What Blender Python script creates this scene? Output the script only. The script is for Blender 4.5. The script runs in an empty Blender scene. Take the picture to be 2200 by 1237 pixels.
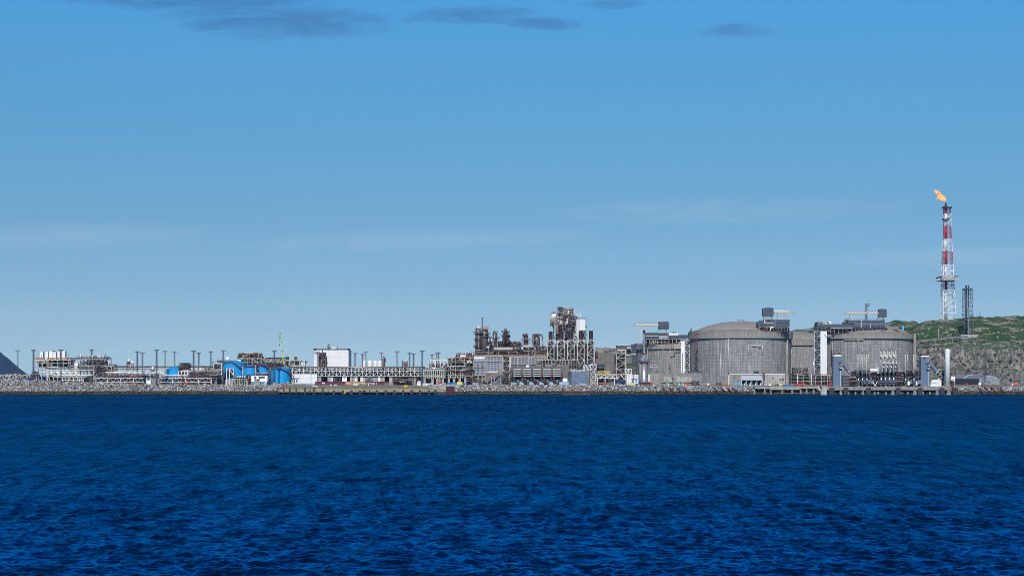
import bpy, math, random
import numpy as np
from mathutils import Vector

sc = bpy.context.scene
C = sc.collection
R = math.radians
# ---------------------------------------------------------------- camera, sky, sun, exposure
F, H, HY = 4345.0, 14.15, 807.0            # focal length in photo pixels, eye height over the sea, horizon row
def X(px, Y): return (px - 1100.0) * Y / F
def Z(py, Y): return H + (HY - py) * Y / F
def S(n, Y): return n * Y / F

cam = bpy.data.cameras.new("camera")
cam.sensor_width = 36; cam.lens = 36 * F / 2200; cam.shift_y = (HY - 618.5) / 2200
cam.clip_start = 1; cam.clip_end = 90000
camo = bpy.data.objects.new("camera", cam); C.objects.link(camo)
camo.location = (0, 0, H); camo.rotation_euler = (R(90), 0, 0)
sc.camera = camo

SUN_EL, SUN_AZ = R(38), R(185)             # azimuth clockwise from +Y: behind the camera, a little to its left
to_sun = Vector((math.sin(SUN_AZ) * math.cos(SUN_EL), math.cos(SUN_AZ) * math.cos(SUN_EL), math.sin(SUN_EL)))
sd = bpy.data.lights.new("sun", 'SUN'); sd.energy = 4.6; sd.angle = R(0.53); sd.color = (1.0, 0.965, 0.91)
so = bpy.data.objects.new("sun", sd); C.objects.link(so)
so.rotation_euler = to_sun.to_track_quat('Z', 'Y').to_euler()
sc.view_settings.view_transform = 'Standard'; sc.view_settings.look = 'None'
sc.cycles.filter_width = 0.9; sc.cycles.use_denoising = True; sc.cycles.denoising_prefilter = 'ACCURATE'; sc.cycles.sample_clamp_indirect = 3.0; sc.view_settings.exposure = -0.1; sc.view_settings.gamma = 1.0

class NT:
    """terse node-graph builder"""
    def __init__(s, tree): s.t = tree; s.t.nodes.clear()
    def n(s, typ, ins=None, **kw):
        nd = s.t.nodes.new(typ)
        for k, v in kw.items(): setattr(nd, k, v)
        for k, v in (ins or {}).items():
            sk = nd.inputs[k]
            if isinstance(v, bpy.types.NodeSocket): s.t.links.new(v, sk)
            elif isinstance(v, bpy.types.Node): s.t.links.new(v.outputs[0], sk)
            else: sk.default_value = v
        return nd
    def m(s, op, a, b=0.0, c=0.0):
        return s.n('ShaderNodeMath', {0: a, 1: b, 2: c}, operation=op).outputs[0]
    def rng(s, v, a, b, c=0.0, d=1.0):
        return s.n('ShaderNodeMapRange', {0: v, 1: a, 2: b, 3: c, 4: d}).outputs[0]
    def mix(s, f, a, b, bt='MIX'):
        nd = s.n('ShaderNodeMix', data_type='RGBA', blend_type=bt)
        for k, v in ((0, f), (6, a), (7, b)):
            if isinstance(v, bpy.types.NodeSocket): s.t.links.new(v, nd.inputs[k])
            elif isinstance(v, (tuple, list)): nd.inputs[k].default_value = (*v[:3], 1)
            else: nd.inputs[k].default_value = v
        return nd.outputs[2]
    def xyz(s, v):
        nd = s.n('ShaderNodeSeparateXYZ', {0: v}); return nd.outputs[0], nd.outputs[1], nd.outputs[2]
    def vec(s, x, y, z): return s.n('ShaderNodeCombineXYZ', {0: x, 1: y, 2: z}).outputs[0]
    def noise(s, v, scale, det=4, rough=0.55, dist=0.0):
        return s.n('ShaderNodeTexNoise', {'Vector': v, 'Scale': scale, 'Detail': det, 'Roughness': rough, 'Distortion': dist}).outputs[0]
    def ramp(s, f, stops):
        nd = s.n('ShaderNodeValToRGB', {0: f}); e = nd.color_ramp.elements
        while len(e) < len(stops): e.new(0.5)
        for k, (p, c) in zip(e, stops): k.position = p; k.color = (*c, 1) if len(c) == 3 else c
        return nd.outputs[0]

w = bpy.data.worlds.new("World"); sc.world = w; w.use_nodes = True
g = NT(w.node_tree)
sky = g.n('ShaderNodeTexSky', sky_type='NISHITA', sun_disc=False, sun_elevation=SUN_EL, sun_rotation=SUN_AZ,
          altitude=0, air_density=1.0, dust_density=0.3, ozone_density=3.0)
tc = g.n('ShaderNodeTexCoord').outputs['Generated']
dx, dy, dz = g.xyz(tc)
# clear deep northern air: the low sky is graded towards blue with height above the horizon
grade = g.ramp(dz, [(0.0, (0.66, 1.00, 1.58)), (0.021, (0.55, 0.79, 1.23)), (0.044, (0.42, 0.63, 0.98)), (0.0785, (0.354, 0.592, 0.836)),
              (0.115, (0.331, 0.641, 0.869)), (0.138, (0.327, 0.684, 0.922)), (0.162, (0.317, 0.736, 0.999)), (0.19, (0.29, 0.80, 1.12)), (0.36, (0.075, 0.30, 0.64)), (1.0, (0.06, 0.25, 0.56))])
col = g.mix(1.0, g.mix(1.0, sky.outputs[0], grade, 'MULTIPLY'), (0.965, 0.965, 0.965), 'MULTIPLY')
# clouds by real direction: azimuth u, elevation v (tangents)
u = g.m('DIVIDE', dx, g.m('MAXIMUM', dy, 0.05)); v = g.m('DIVIDE', dz, g.m('MAXIMUM', dy, 0.05))
def cloud(px, py, wx, wy, sc_, lo, hi, seed, skew=0.0):
    du = g.m('SUBTRACT', u, (px - 1100) / F)
    dv = g.m('SUBTRACT', g.m('SUBTRACT', v, (HY - py) / F), g.m('MULTIPLY', du, skew))
    a = g.m('DIVIDE', du, wx / F); b = g.m('DIVIDE', dv, wy / F)
    d2 = g.m('ADD', g.m('MULTIPLY', a, a), g.m('MULTIPLY', b, b))
    fall = g.rng(d2, 0.0, 1.0, 1.0, 0.0)
    nv = g.vec(g.m('ADD', du, seed), g.m('MULTIPLY', dv, 4.5), seed)
    nz = g.noise(nv, sc_, 9, 0.62, 1.2)
    return g.m('MULTIPLY', g.rng(g.m('ADD', nz, g.m('MULTIPLY', fall, 0.36)), lo, hi), g.rng(d2, 0.6, 1.0, 1.0, 0.0))
front = g.m('GREATER_THAN', dy, 0.0)
dark = None
for a in [(590, 46, 290, 46, 26, 0.52, 0.92, 3.1, -0.02), (430, 2, 380, 34, 26, 0.50, 0.92, 7.7, -0.03), (1000, 34, 190, 30, 34, 0.56, 0.95, 1.3, 0.01),
          (1165, 50, 110, 18, 40, 0.55, 0.92, 4.4, -0.05), (1580, 66, 100, 18, 40, 0.56, 0.95, 9.2, 0.0), (1310, 7, 90, 16, 40, 0.6, 1.0, 5.2, 0.0)]:
    c_ = cloud(*a); dark = c_ if dark is None else g.m('MAXIMUM', dark, c_)
pale = None
for a in [(120, 508, 400, 32, 20, 0.46, 0.95, 2.3, 0.03), (1560, 452, 460, 32, 20, 0.46, 0.98, 6.1, 0.02), (900, 515, 440, 26, 20, 0.50, 1.0, 8.8, 0.03),
          (2050, 552, 330, 24, 20, 0.50, 1.0, 0.6, 0.02)]:
    c_ = cloud(*a); pale = c_ if pale is None else g.m('MAXIMUM', pale, c_)
lum = g.n('ShaderNodeRGBToBW', {0: col}).outputs[0]
darkc = g.mix(1.0, col, (0.78, 0.66, 0.74), 'MULTIPLY')
palec = g.mix(1.0, col, (1.55, 1.15, 1.04), 'MULTIPLY')
col = g.mix(g.m('MULTIPLY', g.m('MULTIPLY', pale, 0.5), front), col, palec)
col = g.mix(g.m('MULTIPLY', g.m('MULTIPLY', dark, 0.95), front), col, darkc)
bg = g.n('ShaderNodeBackground', {'Color': col, 'Strength': 0.1})
g.n('ShaderNodeOutputWorld', {'Surface': bg})

# ---------------------------------------------------------------- materials
MATS = {}
def new_mat(name):
    m = bpy.data.materials.new(name); m.use_nodes = True; MATS[name] = m
    return m, NT(m.node_tree)
def finish(g, **ins):
    b = g.n('ShaderNodeBsdfPrincipled', ins); g.n('ShaderNodeOutputMaterial', {'Surface': b}); return b
def paint(name, col, rough=0.5, metal=0.0, var=0.25, scale=0.35, streak=0.25, ribs=0.0, ribdir=0):
    """painted or bare metal / render with soft mottling, vertical dirt streaks and optional cladding ribs"""
    m, g = new_mat(name)
    p = g.n('ShaderNodeNewGeometry').outputs['Position']
    x, y, z = g.xyz(p)
    n1 = g.noise(p, scale, 5, 0.6)
    n2 = g.noise(g.vec(g.m('MULTIPLY', x, 1.3), g.m('MULTIPLY', y, 1.3), g.m('MULTIPLY', z, 0.09)), 1.0, 4, 0.6)
    f = g.m('ADD', g.rng(n1, 0.3, 0.7, 1 - var, 1 + var * 0.35), g.rng(n2, 0.5, 0.75, 0.0, -streak))
    c = g.mix(1.0, col, g.n('ShaderNodeCombineColor', {0: f, 1: f, 2: f}).outputs[0], 'MULTIPLY')
    ins = {'Base Color': c, 'Roughness': rough, 'Metallic': metal}
    if ribs:
        s = g.m('SINE', g.m('MULTIPLY', (z if ribdir else g.m('ADD', x, y)), 2 * math.pi / ribs))
        ins['Normal'] = g.n('ShaderNodeBump', {'Strength': 0.6, 'Distance': 0.12, 'Height': s}).outputs[0]
    finish(g, **ins); return m
LATT = paint('weathered_white_steel', (0.56, 0.555, 0.52), 0.5, 0, 0.3, 0.5, 0.3)
WHITE = paint('white_paint', (0.80, 0.80, 0.78), 0.45, 0, 0.12, 0.3, 0.12)
CREAM = paint('cream_steel', (0.52, 0.49, 0.415), 0.5, 0, 0.35, 0.4, 0.35)
PIPEW = paint('white_cladding', (0.66, 0.67, 0.68), 0.4, 0.1, 0.25, 0.4, 0.25)
SILVER = paint('silver_cladding', (0.55, 0.56, 0.58), 0.3, 0.7, 0.2, 0.5, 0.2)
DSTEEL = paint('dull_steel_cladding', (0.20, 0.18, 0.16), 0.36, 0.35, 0.3, 0.5, 0.25)
GSTEEL = paint('galvanised_steel', (0.10, 0.115, 0.145), 0.5, 0.3, 0.2, 0.6, 0.1)
GREY = paint('grey_steel', (0.20, 0.21, 0.23), 0.55, 0.1, 0.25, 0.4, 0.25)
DARK = paint('dark_gear_and_shade', (0.030, 0.034, 0.042), 0.6, 0, 0.5, 0.5, 0.2)  # near-black for dark gear, and for shade painted onto inner decks and backings
BROWN = paint('dark_brown_stack', (0.042, 0.030, 0.030), 0.5, 0.2, 0.35, 0.5, 0.2)
OXIDE = paint('oxide_red_steel', (0.105, 0.028, 0.034), 0.6, 0, 0.35, 0.6, 0.2)
RED = paint('red_paint', (0.50, 0.030, 0.028), 0.5, 0, 0.2, 0.6, 0.2)
MAROON = paint('maroon_container', (0.145, 0.018, 0.033), 0.6, 0, 0.25, 0.5, 0.3, 0.5)
ORANGE = paint('orange_paint', (0.46, 0.165, 0.035), 0.6, 0, 0.3, 0.5, 0.3)
YELLOW = paint('yellow_paint', (0.72, 0.50, 0.05), 0.6, 0, 0.3, 0.6, 0.3)
LIME = paint('lime_paint', (0.36, 0.58, 0.09), 0.4, 0, 0.15, 0.6, 0.1)
LEMON = paint('lemon_sign', (0.80, 0.72, 0.06), 0.5, 0, 0.1, 0.6, 0.1)
BLUE = paint('blue_tank_paint', (0.002, 0.30, 0.70), 0.6, 0, 0.12, 0.12, 0.16)
BLUEP = paint('blue_paint', (0.02, 0.16, 0.50), 0.5, 0, 0.2, 0.6, 0.2)
SKYB = paint('light_blue_paint', (0.30, 0.46, 0.60), 0.5, 0, 0.2, 0.6, 0.2)
TEAL = paint('teal_paint', (0.08, 0.42, 0.46), 0.5, 0, 0.2, 0.6, 0.2)
GREEN = paint('green_paint', (0.02, 0.16, 0.08), 0.5, 0, 0.2, 0.6, 0.2)
CLAD = paint('blue_grey_cladding', (0.16, 0.205, 0.30), 0.5, 0.1, 0.22, 0.3, 0.25, 0.9)
CLADD = paint('slate_cladding', (0.078, 0.095, 0.130), 0.5, 0.1, 0.22, 0.3, 0.25, 1.0)
WCLAD = paint('white_cladding_wall', (0.74, 0.745, 0.76), 0.5, 0, 0.06, 0.1, 0.07, 1.2)
LOUV = paint('louvre_panel', (0.30, 0.32, 0.38), 0.5, 0.1, 0.2, 0.5, 0.2, 0.6, 1)
BRCLAD = paint('brown_grey_cladding', (0.165, 0.152, 0.142), 0.6, 0, 0.25, 0.3, 0.35, 1.1)
CONC = paint('concrete', (0.27, 0.26, 0.245), 0.85, 0, 0.3, 0.35, 0.45)
CONCL = paint('pale_concrete', (0.40, 0.385, 0.35), 0.85, 0, 0.3, 0.35, 0.45)
RUST = paint('rusty_steel', (0.165, 0.065, 0.034), 0.8, 0, 0.5, 0.7, 0.3)
RUBBER = paint('dark_fender', (0.032, 0.030, 0.034), 0.7, 0, 0.5, 0.9, 0.3)
TARP = paint('white_tarpaulin', (0.72, 0.73, 0.75), 0.6, 0, 0.15, 0.6, 0.1)
EARTH = paint('gravel_ground', (0.165, 0.155, 0.14), 0.95, 0, 0.5, 0.25, 0.0)
HIVIS = paint('coral_orange', (0.72, 0.13, 0.05), 0.5, 0, 0.15, 0.6, 0.15)
SAND = paint('sand_paint', (0.66, 0.56, 0.33), 0.6, 0, 0.15, 0.6, 0.15)

# ---------------------------------------------------------------- mesh builder
# parts one could count: every piece becomes a part of its own
SPLIT = set('concrete_pier rear_pier pipe_stand roof_fan plinth pile bollard post saddle sample_port clamp roof_box window round_window blue_cabinet white_cabinet shelter_pump door boom_collar leaning_post concrete_leg yellow_bollard platform_panel edge_panel twin_flue roof_fitting wheel cable_box wall_opening roof_unit white_post riser_pipe round_filter brown_duct'.split())
class MB:
    def __init__(s): s.v = []; s.f = []; s.sm = []
    def _add(s, vs, fs, smooth=False):
        o = len(s.v); s.v.extend(vs); s.f.extend([tuple(i + o for i in f) for f in fs]); s.sm.extend([smooth] * len(fs)); return s
    def box(s, x0, x1, y0, y1, z0, z1):
        vs = [(x, y, z) for x in (x0, x1) for y in (y0, y1) for z in (z0, z1)]
        return s._add(vs, [(0, 1, 3, 2), (4, 6, 7, 5), (0, 4, 5, 1), (2, 3, 7, 6), (0, 2, 6, 4), (1, 5, 7, 3)])
    def bx(s, a, b, t, bo, Y, d):                                  # photo px left,right,top,bottom of the front face at distance Y, depth d
        return s.box(X(a, Y), X(b, Y), Y, Y + d, Z(bo, Y), Z(t, Y))
    def beam(s, p, q, w, h=None):
        p, q = Vector(p), Vector(q); d = q - p
        if d.length < 1e-6: return s
        h = h or w; d.normalize()
        up = Vector((0, 0, 1)) if abs(d.z) < 0.95 else Vector((0, 1, 0))
        a = d.cross(up).normalized() * w / 2; b = a.cross(d).normalized() * h / 2
        vs = [tuple(e + i * a + j * b) for e in (p, q) for i, j in ((-1, -1), (1, -1), (1, 1), (-1, 1))]
        return s._add(vs, [(0, 3, 2, 1), (4, 5, 6, 7), (0, 1, 5, 4), (1, 2, 6, 5), (2, 3, 7, 6), (3, 0, 4, 7)])
    def cyl(s, p, q, r, r2=None, n=10, cap=True):
        p, q = Vector(p), Vector(q); d = (q - p)
        if d.length < 1e-6: return s
        d.normalize(); r2 = r if r2 is None else r2
        up = Vector((0, 0, 1)) if abs(d.z) < 0.95 else Vector((0, 1, 0))
        a = d.cross(up).normalized(); b = a.cross(d)
        vs = []
        for e, rr in ((p, r), (q, r2)):
            for k in range(n):
                t = 2 * math.pi * k / n; vs.append(tuple(e + rr * (math.cos(t) * a + math.sin(t) * b)))
        s._add(vs, [(k, (k + 1) % n, n + (k + 1) % n, n + k) for k in range(n)], True)
        if cap:
            o = len(s.v) - 2 * n; s.f += [tuple(o + k for k in reversed(range(n))), tuple(o + n + k for k in range(n))]; s.sm += [False, False]
        return s
    def pipe(s, pts, r, n=8):
        for a, b in zip(pts, pts[1:]): s.cyl(a, b, r, n=n)
        for a in pts[1:-1]: s.ball(a, r * 1.02, 6, n)
        return s
    def lathe(s, cx, cy, prof, n=32, smooth=True):
        o = len(s.v)
        for r, z in prof:
            for k in range(n):
                t = 2 * math.pi * k / n; s.v.append((cx + r * math.cos(t), cy + r * math.sin(t), z))
        for i in range(len(prof) - 1):
            for k in range(n):
                s.f.append((o + i * n + k, o + i * n + (k + 1) % n, o + (i + 1) * n + (k + 1) % n, o + (i + 1) * n + k)); s.sm.append(smooth)
        return s
    def lathe_arc(s, cx, cy, ro, ri, z0, z1, a0, a1, k=12):
        for i in range(k):
            q = [(cx + r * math.cos(t), cy + r * math.sin(t)) for t in (a0 + (a1 - a0) * i / k, a0 + (a1 - a0) * (i + 1) / k) for r in (ri, ro)]
            s._add([(*c, z) for z in (z0, z1) for c in q], [(0, 1, 3, 2), (4, 6, 7, 5), (1, 5, 7, 3), (0, 4, 5, 1), (2, 3, 7, 6)])
        return s
    def ball(s, c, r, nu=8, nv=12):
        return s.lathe_at(c, [(r * math.sin(math.pi * i / nu), -r * math.cos(math.pi * i / nu)) for i in range(nu + 1)], nv)
    def lathe_at(s, c, prof, n): return s.lathe(c[0], c[1], [(max(r, 1e-4), z + c[2]) for r, z in prof], n)
    def prism(s, poly, y0, y1):                                    # poly of (x,z), extruded along y
        n = len(poly); vs = [(x, y0, z) for x, z in poly] + [(x, y1, z) for x, z in poly]
        return s._add(vs, [tuple(range(n)), tuple(reversed(range(n, 2 * n)))] + [(k, n + k, n + (k + 1) % n, (k + 1) % n) for k in range(n)])
    def rail(s, pts, h=1.1, w=0.10, step=2.0):                     # handrail along a path of (x,y,z)
        for a, b in zip(pts, pts[1:]):
            a, b = Vector(a), Vector(b); L = (b - a).length; k = max(1, int(L / step))
            for i in range(k + 1):
                p = a + (b - a) * (i / k); s.beam(p, p + Vector((0, 0, h)), w)
            for z in (h * 0.5, h): s.beam(a + Vector((0, 0, z)), b + Vector((0, 0, z)), w)
        return s
    def railrect(s, x0, x1, y0, y1, z, h=1.1, w=0.10, step=2.0):
        return s.rail([(x0, y0, z), (x1, y0, z), (x1, y1, z), (x0, y1, z), (x0, y0, z)], h, w, step)
    def lattice(s, x0, x1, y0, y1, z0, z1, n, w, top=1.0, bw=None, brace='x'):  # square tower, corner legs and braces; top = width ratio at the top
        w *= .64; bw = (bw * .6) if bw else w * 0.7; cx, cy = (x0 + x1) / 2, (y0 + y1) / 2
        def ring(t):
            k = 1 + (top - 1) * t; z = z0 + (z1 - z0) * t
            return [Vector((cx + (a - cx) * k, cy + (b - cy) * k, z)) for a, b in ((x0, y0), (x1, y0), (x1, y1), (x0, y1))]
        rs = [ring(i / n) for i in range(n + 1)]
        for i in range(n):
            A, B = rs[i], rs[i + 1]
            for k in range(4):
                j = (k + 1) % 4
                s.beam(A[k], B[k], w); s.beam(B[k], B[j], bw)
                if brace == 'x': s.beam(A[k], B[j], bw); s.beam(A[j], B[k], bw)
                elif (i + k) % 2: s.beam(A[k], B[j], bw)
                else: s.beam(A[j], B[k], bw)
        return s
    def truss(s, xa, xb, y, z0, z1, n, w, bw=None, posts=True, kind='w'):     # plane truss in x-z
        w *= .75; bw = (bw * .75) if bw else w * 0.75; dx = (xb - xa) / n
        s.beam((xa, y, z0), (xb, y, z0), w); s.beam((xa, y, z1), (xb, y, z1), w)
        for i in range(n):
            a, b = xa + i * dx, xa + (i + 1) * dx
            if kind == 'w': m_ = (a + b) / 2; s.beam((a, y, z0), (m_, y, z1), bw); s.beam((m_, y, z1), (b, y, z0), bw)
            elif i % 2: s.beam((a, y, z1), (b, y, z0), bw)
            else: s.beam((a, y, z0), (b, y, z1), bw)
            if posts: s.beam((a, y, z0), (a, y, z1), bw)
        if posts: s.beam((xb, y, z0), (xb, y, z1), bw)
        return s
    def frame(s, xs, ys, zs, w, beams=True):                       # columns at every xs,ys; beams at every zs[1:]
        w *= .62
        for x in xs:
            for y in ys: s.beam((x, y, zs[0]), (x, y, zs[-1]), w)
        for z in zs[1:] if beams else ():
            for y in ys: s.beam((xs[0], y, z), (xs[-1], y, z), w)
            for x in xs: s.beam((x, ys[0], z), (x, ys[-1], z), w * 0.8)
        return s
    def islands(s):
        par = list(range(len(s.v)))
        def find(i):
            while par[i] != i: par[i] = par[par[i]]; i = par[i]
            return i
        for f in s.f:
            r = find(f[0])
            for i in f[1:]: par[find(i)] = r
        grp = {}
        for k, f in enumerate(s.f): grp.setdefault(find(f[0]), []).append(k)
        out = []
        for ks in grp.values():
            m = MB(); ix = {}
            for k in ks:
                for i in s.f[k]:
                    if i not in ix: ix[i] = len(m.v); m.v.append(s.v[i])
                m.f.append(tuple(ix[i] for i in s.f[k])); m.sm.append(s.sm[k])
            out.append(m)
        return out
    def build(s, name, mat, parent=None, base=(0, 0, 0)):
        if name in SPLIT and parent is not None:
            parts_ = s.islands()
            if 1 < len(parts_) <= 100: return [m._build(name, mat, parent, base) for m in parts_][0]
        return s._build(name, mat, parent, base)
    def _build(s, name, mat, parent=None, base=(0, 0, 0)):
        if parent is not None:
            base = Vector(parent.location); q = parent
            while q.parent: q = q.parent; base = base + Vector(q.location)
        me = bpy.data.meshes.new(name)
        me.from_pydata([(a - base[0], b - base[1], c - base[2]) for a, b, c in s.v], [], s.f)
        me.polygons.foreach_set('use_smooth', s.sm)
        me.materials.append(mat); me.update()
        o = bpy.data.objects.new(name, me); C.objects.link(o)
        if parent is not None: o.parent = parent
        else: o.location = base
        return o

def thing(name, label, cat, px=0, Y=0, z=7.0, group=None, xyz=None):
    o = bpy.data.objects.new(name, None); C.objects.link(o); o.empty_display_size = 1
    o.location = xyz or (X(px, Y), Y, z)
    o['label'] = label; o['category'] = cat; o['kind'] = 'thing'
    if group: o['group'] = group
    return o
def tag(o, label, cat, group=None):
    o['label'] = label; o['category'] = cat
    if group: o['group'] = group
    return o
def struct(o): o['kind'] = 'structure'; return o
def stuff(o): o['kind'] = 'stuff'; return o
def dup(root, loc=None, label=None, group=None):
    r = root.copy(); C.objects.link(r)
    if loc: r.location = loc
    if label: r['label'] = label
    if group: r['group'] = group
    for ch in root.children:
        c = ch.copy(); C.objects.link(c); c.parent = r
        for gc in ch.children:
            d = gc.copy(); C.objects.link(d); d.parent = c
    return r

# ---------------------------------------------------------------- numpy value noise for terrain
def vnoise(x, y, z=0.0, seed=0):
    x, y, z = np.broadcast_arrays(np.asarray(x, float), np.asarray(y, float), np.asarray(z, float))
    xi, yi, zi = np.floor(x), np.floor(y), np.floor(z)
    fx, fy, fz = x - xi, y - yi, z - zi
    fx, fy, fz = (t * t * (3 - 2 * t) for t in (fx, fy, fz))
    def h(a, b, c):
        n = (a.astype(np.int64) * 374761393 + b.astype(np.int64) * 668265263 + c.astype(np.int64) * 2147483647 + seed * 1274126177) & 0xffffffff
        n = ((n ^ (n >> 13)) * 1274126177) & 0xffffffff
        return ((n ^ (n >> 16)) & 0xffff) / 65535.0
    r = 0
    for i in (0, 1):
        for j in (0, 1):
            for k in (0, 1):
                r = r + h(xi + i, yi + j, zi + k) * (fx if i else 1 - fx) * (fy if j else 1 - fy) * (fz if k else 1 - fz)
    return r * 2 - 1
def fbm(x, y, z=0.0, o=4, seed=0):
    r, a = 0, 1.0
    for i in range(o):
        r = r + a * vnoise(np.asarray(x) * 2 ** i, np.asarray(y) * 2 ** i, np.asarray(z) * 2 ** i, seed + i); a *= 0.5
    return r
def grid_mesh(name, P, mat, smooth=True):                          # P: (rows, cols, 3)
    r, c = P.shape[:2]
    me = bpy.data.meshes.new(name)
    idx = np.arange(r * c).reshape(r, c)
    q = np.stack([idx[:-1, :-1], idx[:-1, 1:], idx[1:, 1:], idx[1:, :-1]], -1).reshape(-1, 4)
    me.vertices.add(r * c); me.vertices.foreach_set('co', P.reshape(-1).astype(np.float32))
    me.loops.add(q.size); me.loops.foreach_set('vertex_index', q.reshape(-1).astype(np.int32))
    me.polygons.add(len(q)); me.polygons.foreach_set('loop_start', np.arange(0, q.size, 4, dtype=np.int32))
    me.polygons.foreach_set('loop_total', np.full(len(q), 4, dtype=np.int32))
    me.polygons.foreach_set('use_smooth', np.full(len(q), smooth, dtype=bool))
    me.update(calc_edges=True); me.validate()
    me.materials.append(mat)
    o = bpy.data.objects.new(name, me); C.objects.link(o); return o
# ================================================================ the setting: water, shore, ground, hills
rng = np.random.default_rng(11)
# ---- sea
m, g = new_mat('sea_water')
p = g.n('ShaderNodeNewGeometry').outputs['Position']
x, y, z = g.xyz(p)
pv = g.vec(x, g.m('MULTIPLY', y, 1.0), 0.0)
h1 = g.noise(g.vec(g.m('MULTIPLY', x, 0.8), y, 0.0), 1.0, 4, 0.62, 0.5)
h2 = g.noise(g.vec(g.m('MULTIPLY', x, 0.8), y, 3.0), 4.2, 3, 0.6)
def crest_dash(sx, sy, o): return g.noise(g.vec(g.m('MULTIPLY', x, sx), g.m('MULTIPLY', y, sy), o), 1.0, 5, 0.75, 0.6)
near_, mid_, off_ = crest_dash(0.36, 0.06, 7.0), crest_dash(0.36, 0.030, 17.0), crest_dash(0.30, 0.012, 27.0)   # streaks painting glints and dark faces of unresolved crests, longer offshore
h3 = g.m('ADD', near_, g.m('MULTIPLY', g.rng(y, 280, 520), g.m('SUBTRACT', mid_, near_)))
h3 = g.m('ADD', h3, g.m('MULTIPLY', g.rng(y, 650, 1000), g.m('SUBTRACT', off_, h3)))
lost = g.n('ShaderNodeAttribute', attribute_name='lost_slope').outputs['Fac']       # chop too fine for the mesh at that distance
hh = g.m('MULTIPLY', g.m('ADD', g.m('MULTIPLY', h1, 0.8), g.m('MULTIPLY', h2, 0.10)), g.m('ADD', 0.16, g.m('MULTIPLY', lost, 2.2)))
bump = g.n('ShaderNodeBump', {'Strength': g.rng(h3, 0.35, 0.65, 0.45, 1.0), 'Distance': 1.0, 'Height': hh}).outputs[0]
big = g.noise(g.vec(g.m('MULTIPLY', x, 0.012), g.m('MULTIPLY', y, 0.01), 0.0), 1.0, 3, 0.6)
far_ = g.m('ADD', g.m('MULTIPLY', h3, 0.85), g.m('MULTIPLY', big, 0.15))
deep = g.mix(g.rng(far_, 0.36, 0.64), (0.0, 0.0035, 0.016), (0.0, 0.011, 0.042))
fr = g.n('ShaderNodeFresnel', {'IOR': 1.333, 'Normal': bump}).outputs[0]
fac = g.m('MULTIPLY', g.rng(fr, 0.03, 0.30, 0.0, 1.0), g.m('MULTIPLY', g.rng(far_, 0.40, 0.60, 0.22, 1.0), g.rng(y, 180, 900, 1.18, 0.88)))  # reflection painted in crest streaks, brighter near and duller far off
dif = g.n('ShaderNodeBsdfDiffuse', {'Color': deep, 'Normal': bump})
glo = g.n('ShaderNodeBsdfGlossy', {'Color': (0.009, 0.345, 0.635, 1), 'Roughness': g.rng(y, 250, 900, 0.07, 0.32), 'Normal': bump})
g.n('ShaderNodeOutputMaterial', {'Surface': g.n('ShaderNodeMixShader', {0: fac, 1: dif, 2: glo})})
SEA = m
rows = [60.0]
while rows[-1] < 1560: rows.append(rows[-1] + max(0.2, rows[-1] ** 2 / (2022 * H) / 3.4))
rows += [1650, 1800, 2000, 2200, 3000, 5000, 9000, 16000, 30000, 60000]
rows = np.array(rows)
tt = np.concatenate([[-6, -3, -1.5, -0.8, -0.5], np.linspace(-0.36, 0.36, 1300), [0.5, 0.8, 1.5, 3, 6]])
YY, TT = np.meshgrid(rows, tt, indexing='ij'); XX = YY * TT
hz = np.zeros_like(XX); lost = np.zeros_like(XX)
row_step = np.gradient(rows)[:, None] * np.ones_like(XX)
wv = np.random.default_rng(5)
for i in range(44):
    lam = 0.5 * 1.085 ** i                                       # wavelengths 0.5 .. 17 m
    ang = R(78) + wv.normal(0, 0.75)                             # wind chop, mostly running along the line of sight
    k = 2 * math.pi / lam; amp = 0.0165 * lam * (1.0 if lam < 1.6 else (1.6 / lam) ** 0.85)
    fade = np.clip((lam / row_step - 1.0) / 1.2, 0, 1)
    lost += ((1 - fade) * amp * k) ** 2 / 2
    ph = k * (math.cos(ang) * XX + math.sin(ang) * YY) + wv.uniform(0, 6.28) + 2.2 * vnoise(XX / (lam * 2.5), YY / (lam * 2.5), i * 3.7, 40 + i)
    env = 0.6 + 0.8 * vnoise(XX / (lam * 4), YY / (lam * 4), i * 1.9, 90 + i)
    hz += fade * amp * env * (np.sin(ph) - 0.28 * np.cos(2 * ph))
hz[np.abs(TT) > 0.37] = 0
hz[YY > 1500] *= 0.2
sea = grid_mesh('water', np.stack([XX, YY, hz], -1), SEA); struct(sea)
at = sea.data.attributes.new('lost_slope', 'FLOAT', 'POINT'); at.data.foreach_set('value', np.sqrt(lost).reshape(-1).astype(np.float32)); print('lost slope', np.sqrt(lost[[0, 200, 500, -12], 600]))

# ---- shore and island ground: cross-section per column
def crest_py(px): return np.interp(px, [-400, 0, 60, 130, 200, 330, 590, 600, 970, 985, 1400, 1440, 1620, 2060, 2200, 2700],
                                         [810, 815, 817, 819, 822.5, 826, 827, 829, 829, 827, 827, 830, 830, 831, 831, 830])
SHOREY = 1500.0
m, g = new_mat('island_ground')
p = g.n('ShaderNodeNewGeometry').outputs['Position']; x, y, z = g.xyz(p)
n1 = g.noise(p, 0.12, 5, 0.6); n2 = g.noise(p, 1.4, 4, 0.7)
cg = g.mix(g.rng(n1, 0.42, 0.6), (0.17, 0.155, 0.135), (0.085, 0.095, 0.045))
cg = g.mix(g.rng(n2, 0.3, 0.8), cg, (0.24, 0.22, 0.20))
cg = g.mix(g.rng(z, 2.0, 3.2, 1.0, 0.0), cg, (0.02, 0.018, 0.012))
finish(g, **{'Base Color': cg, 'Roughness': 0.95})
GROUND = m
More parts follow.
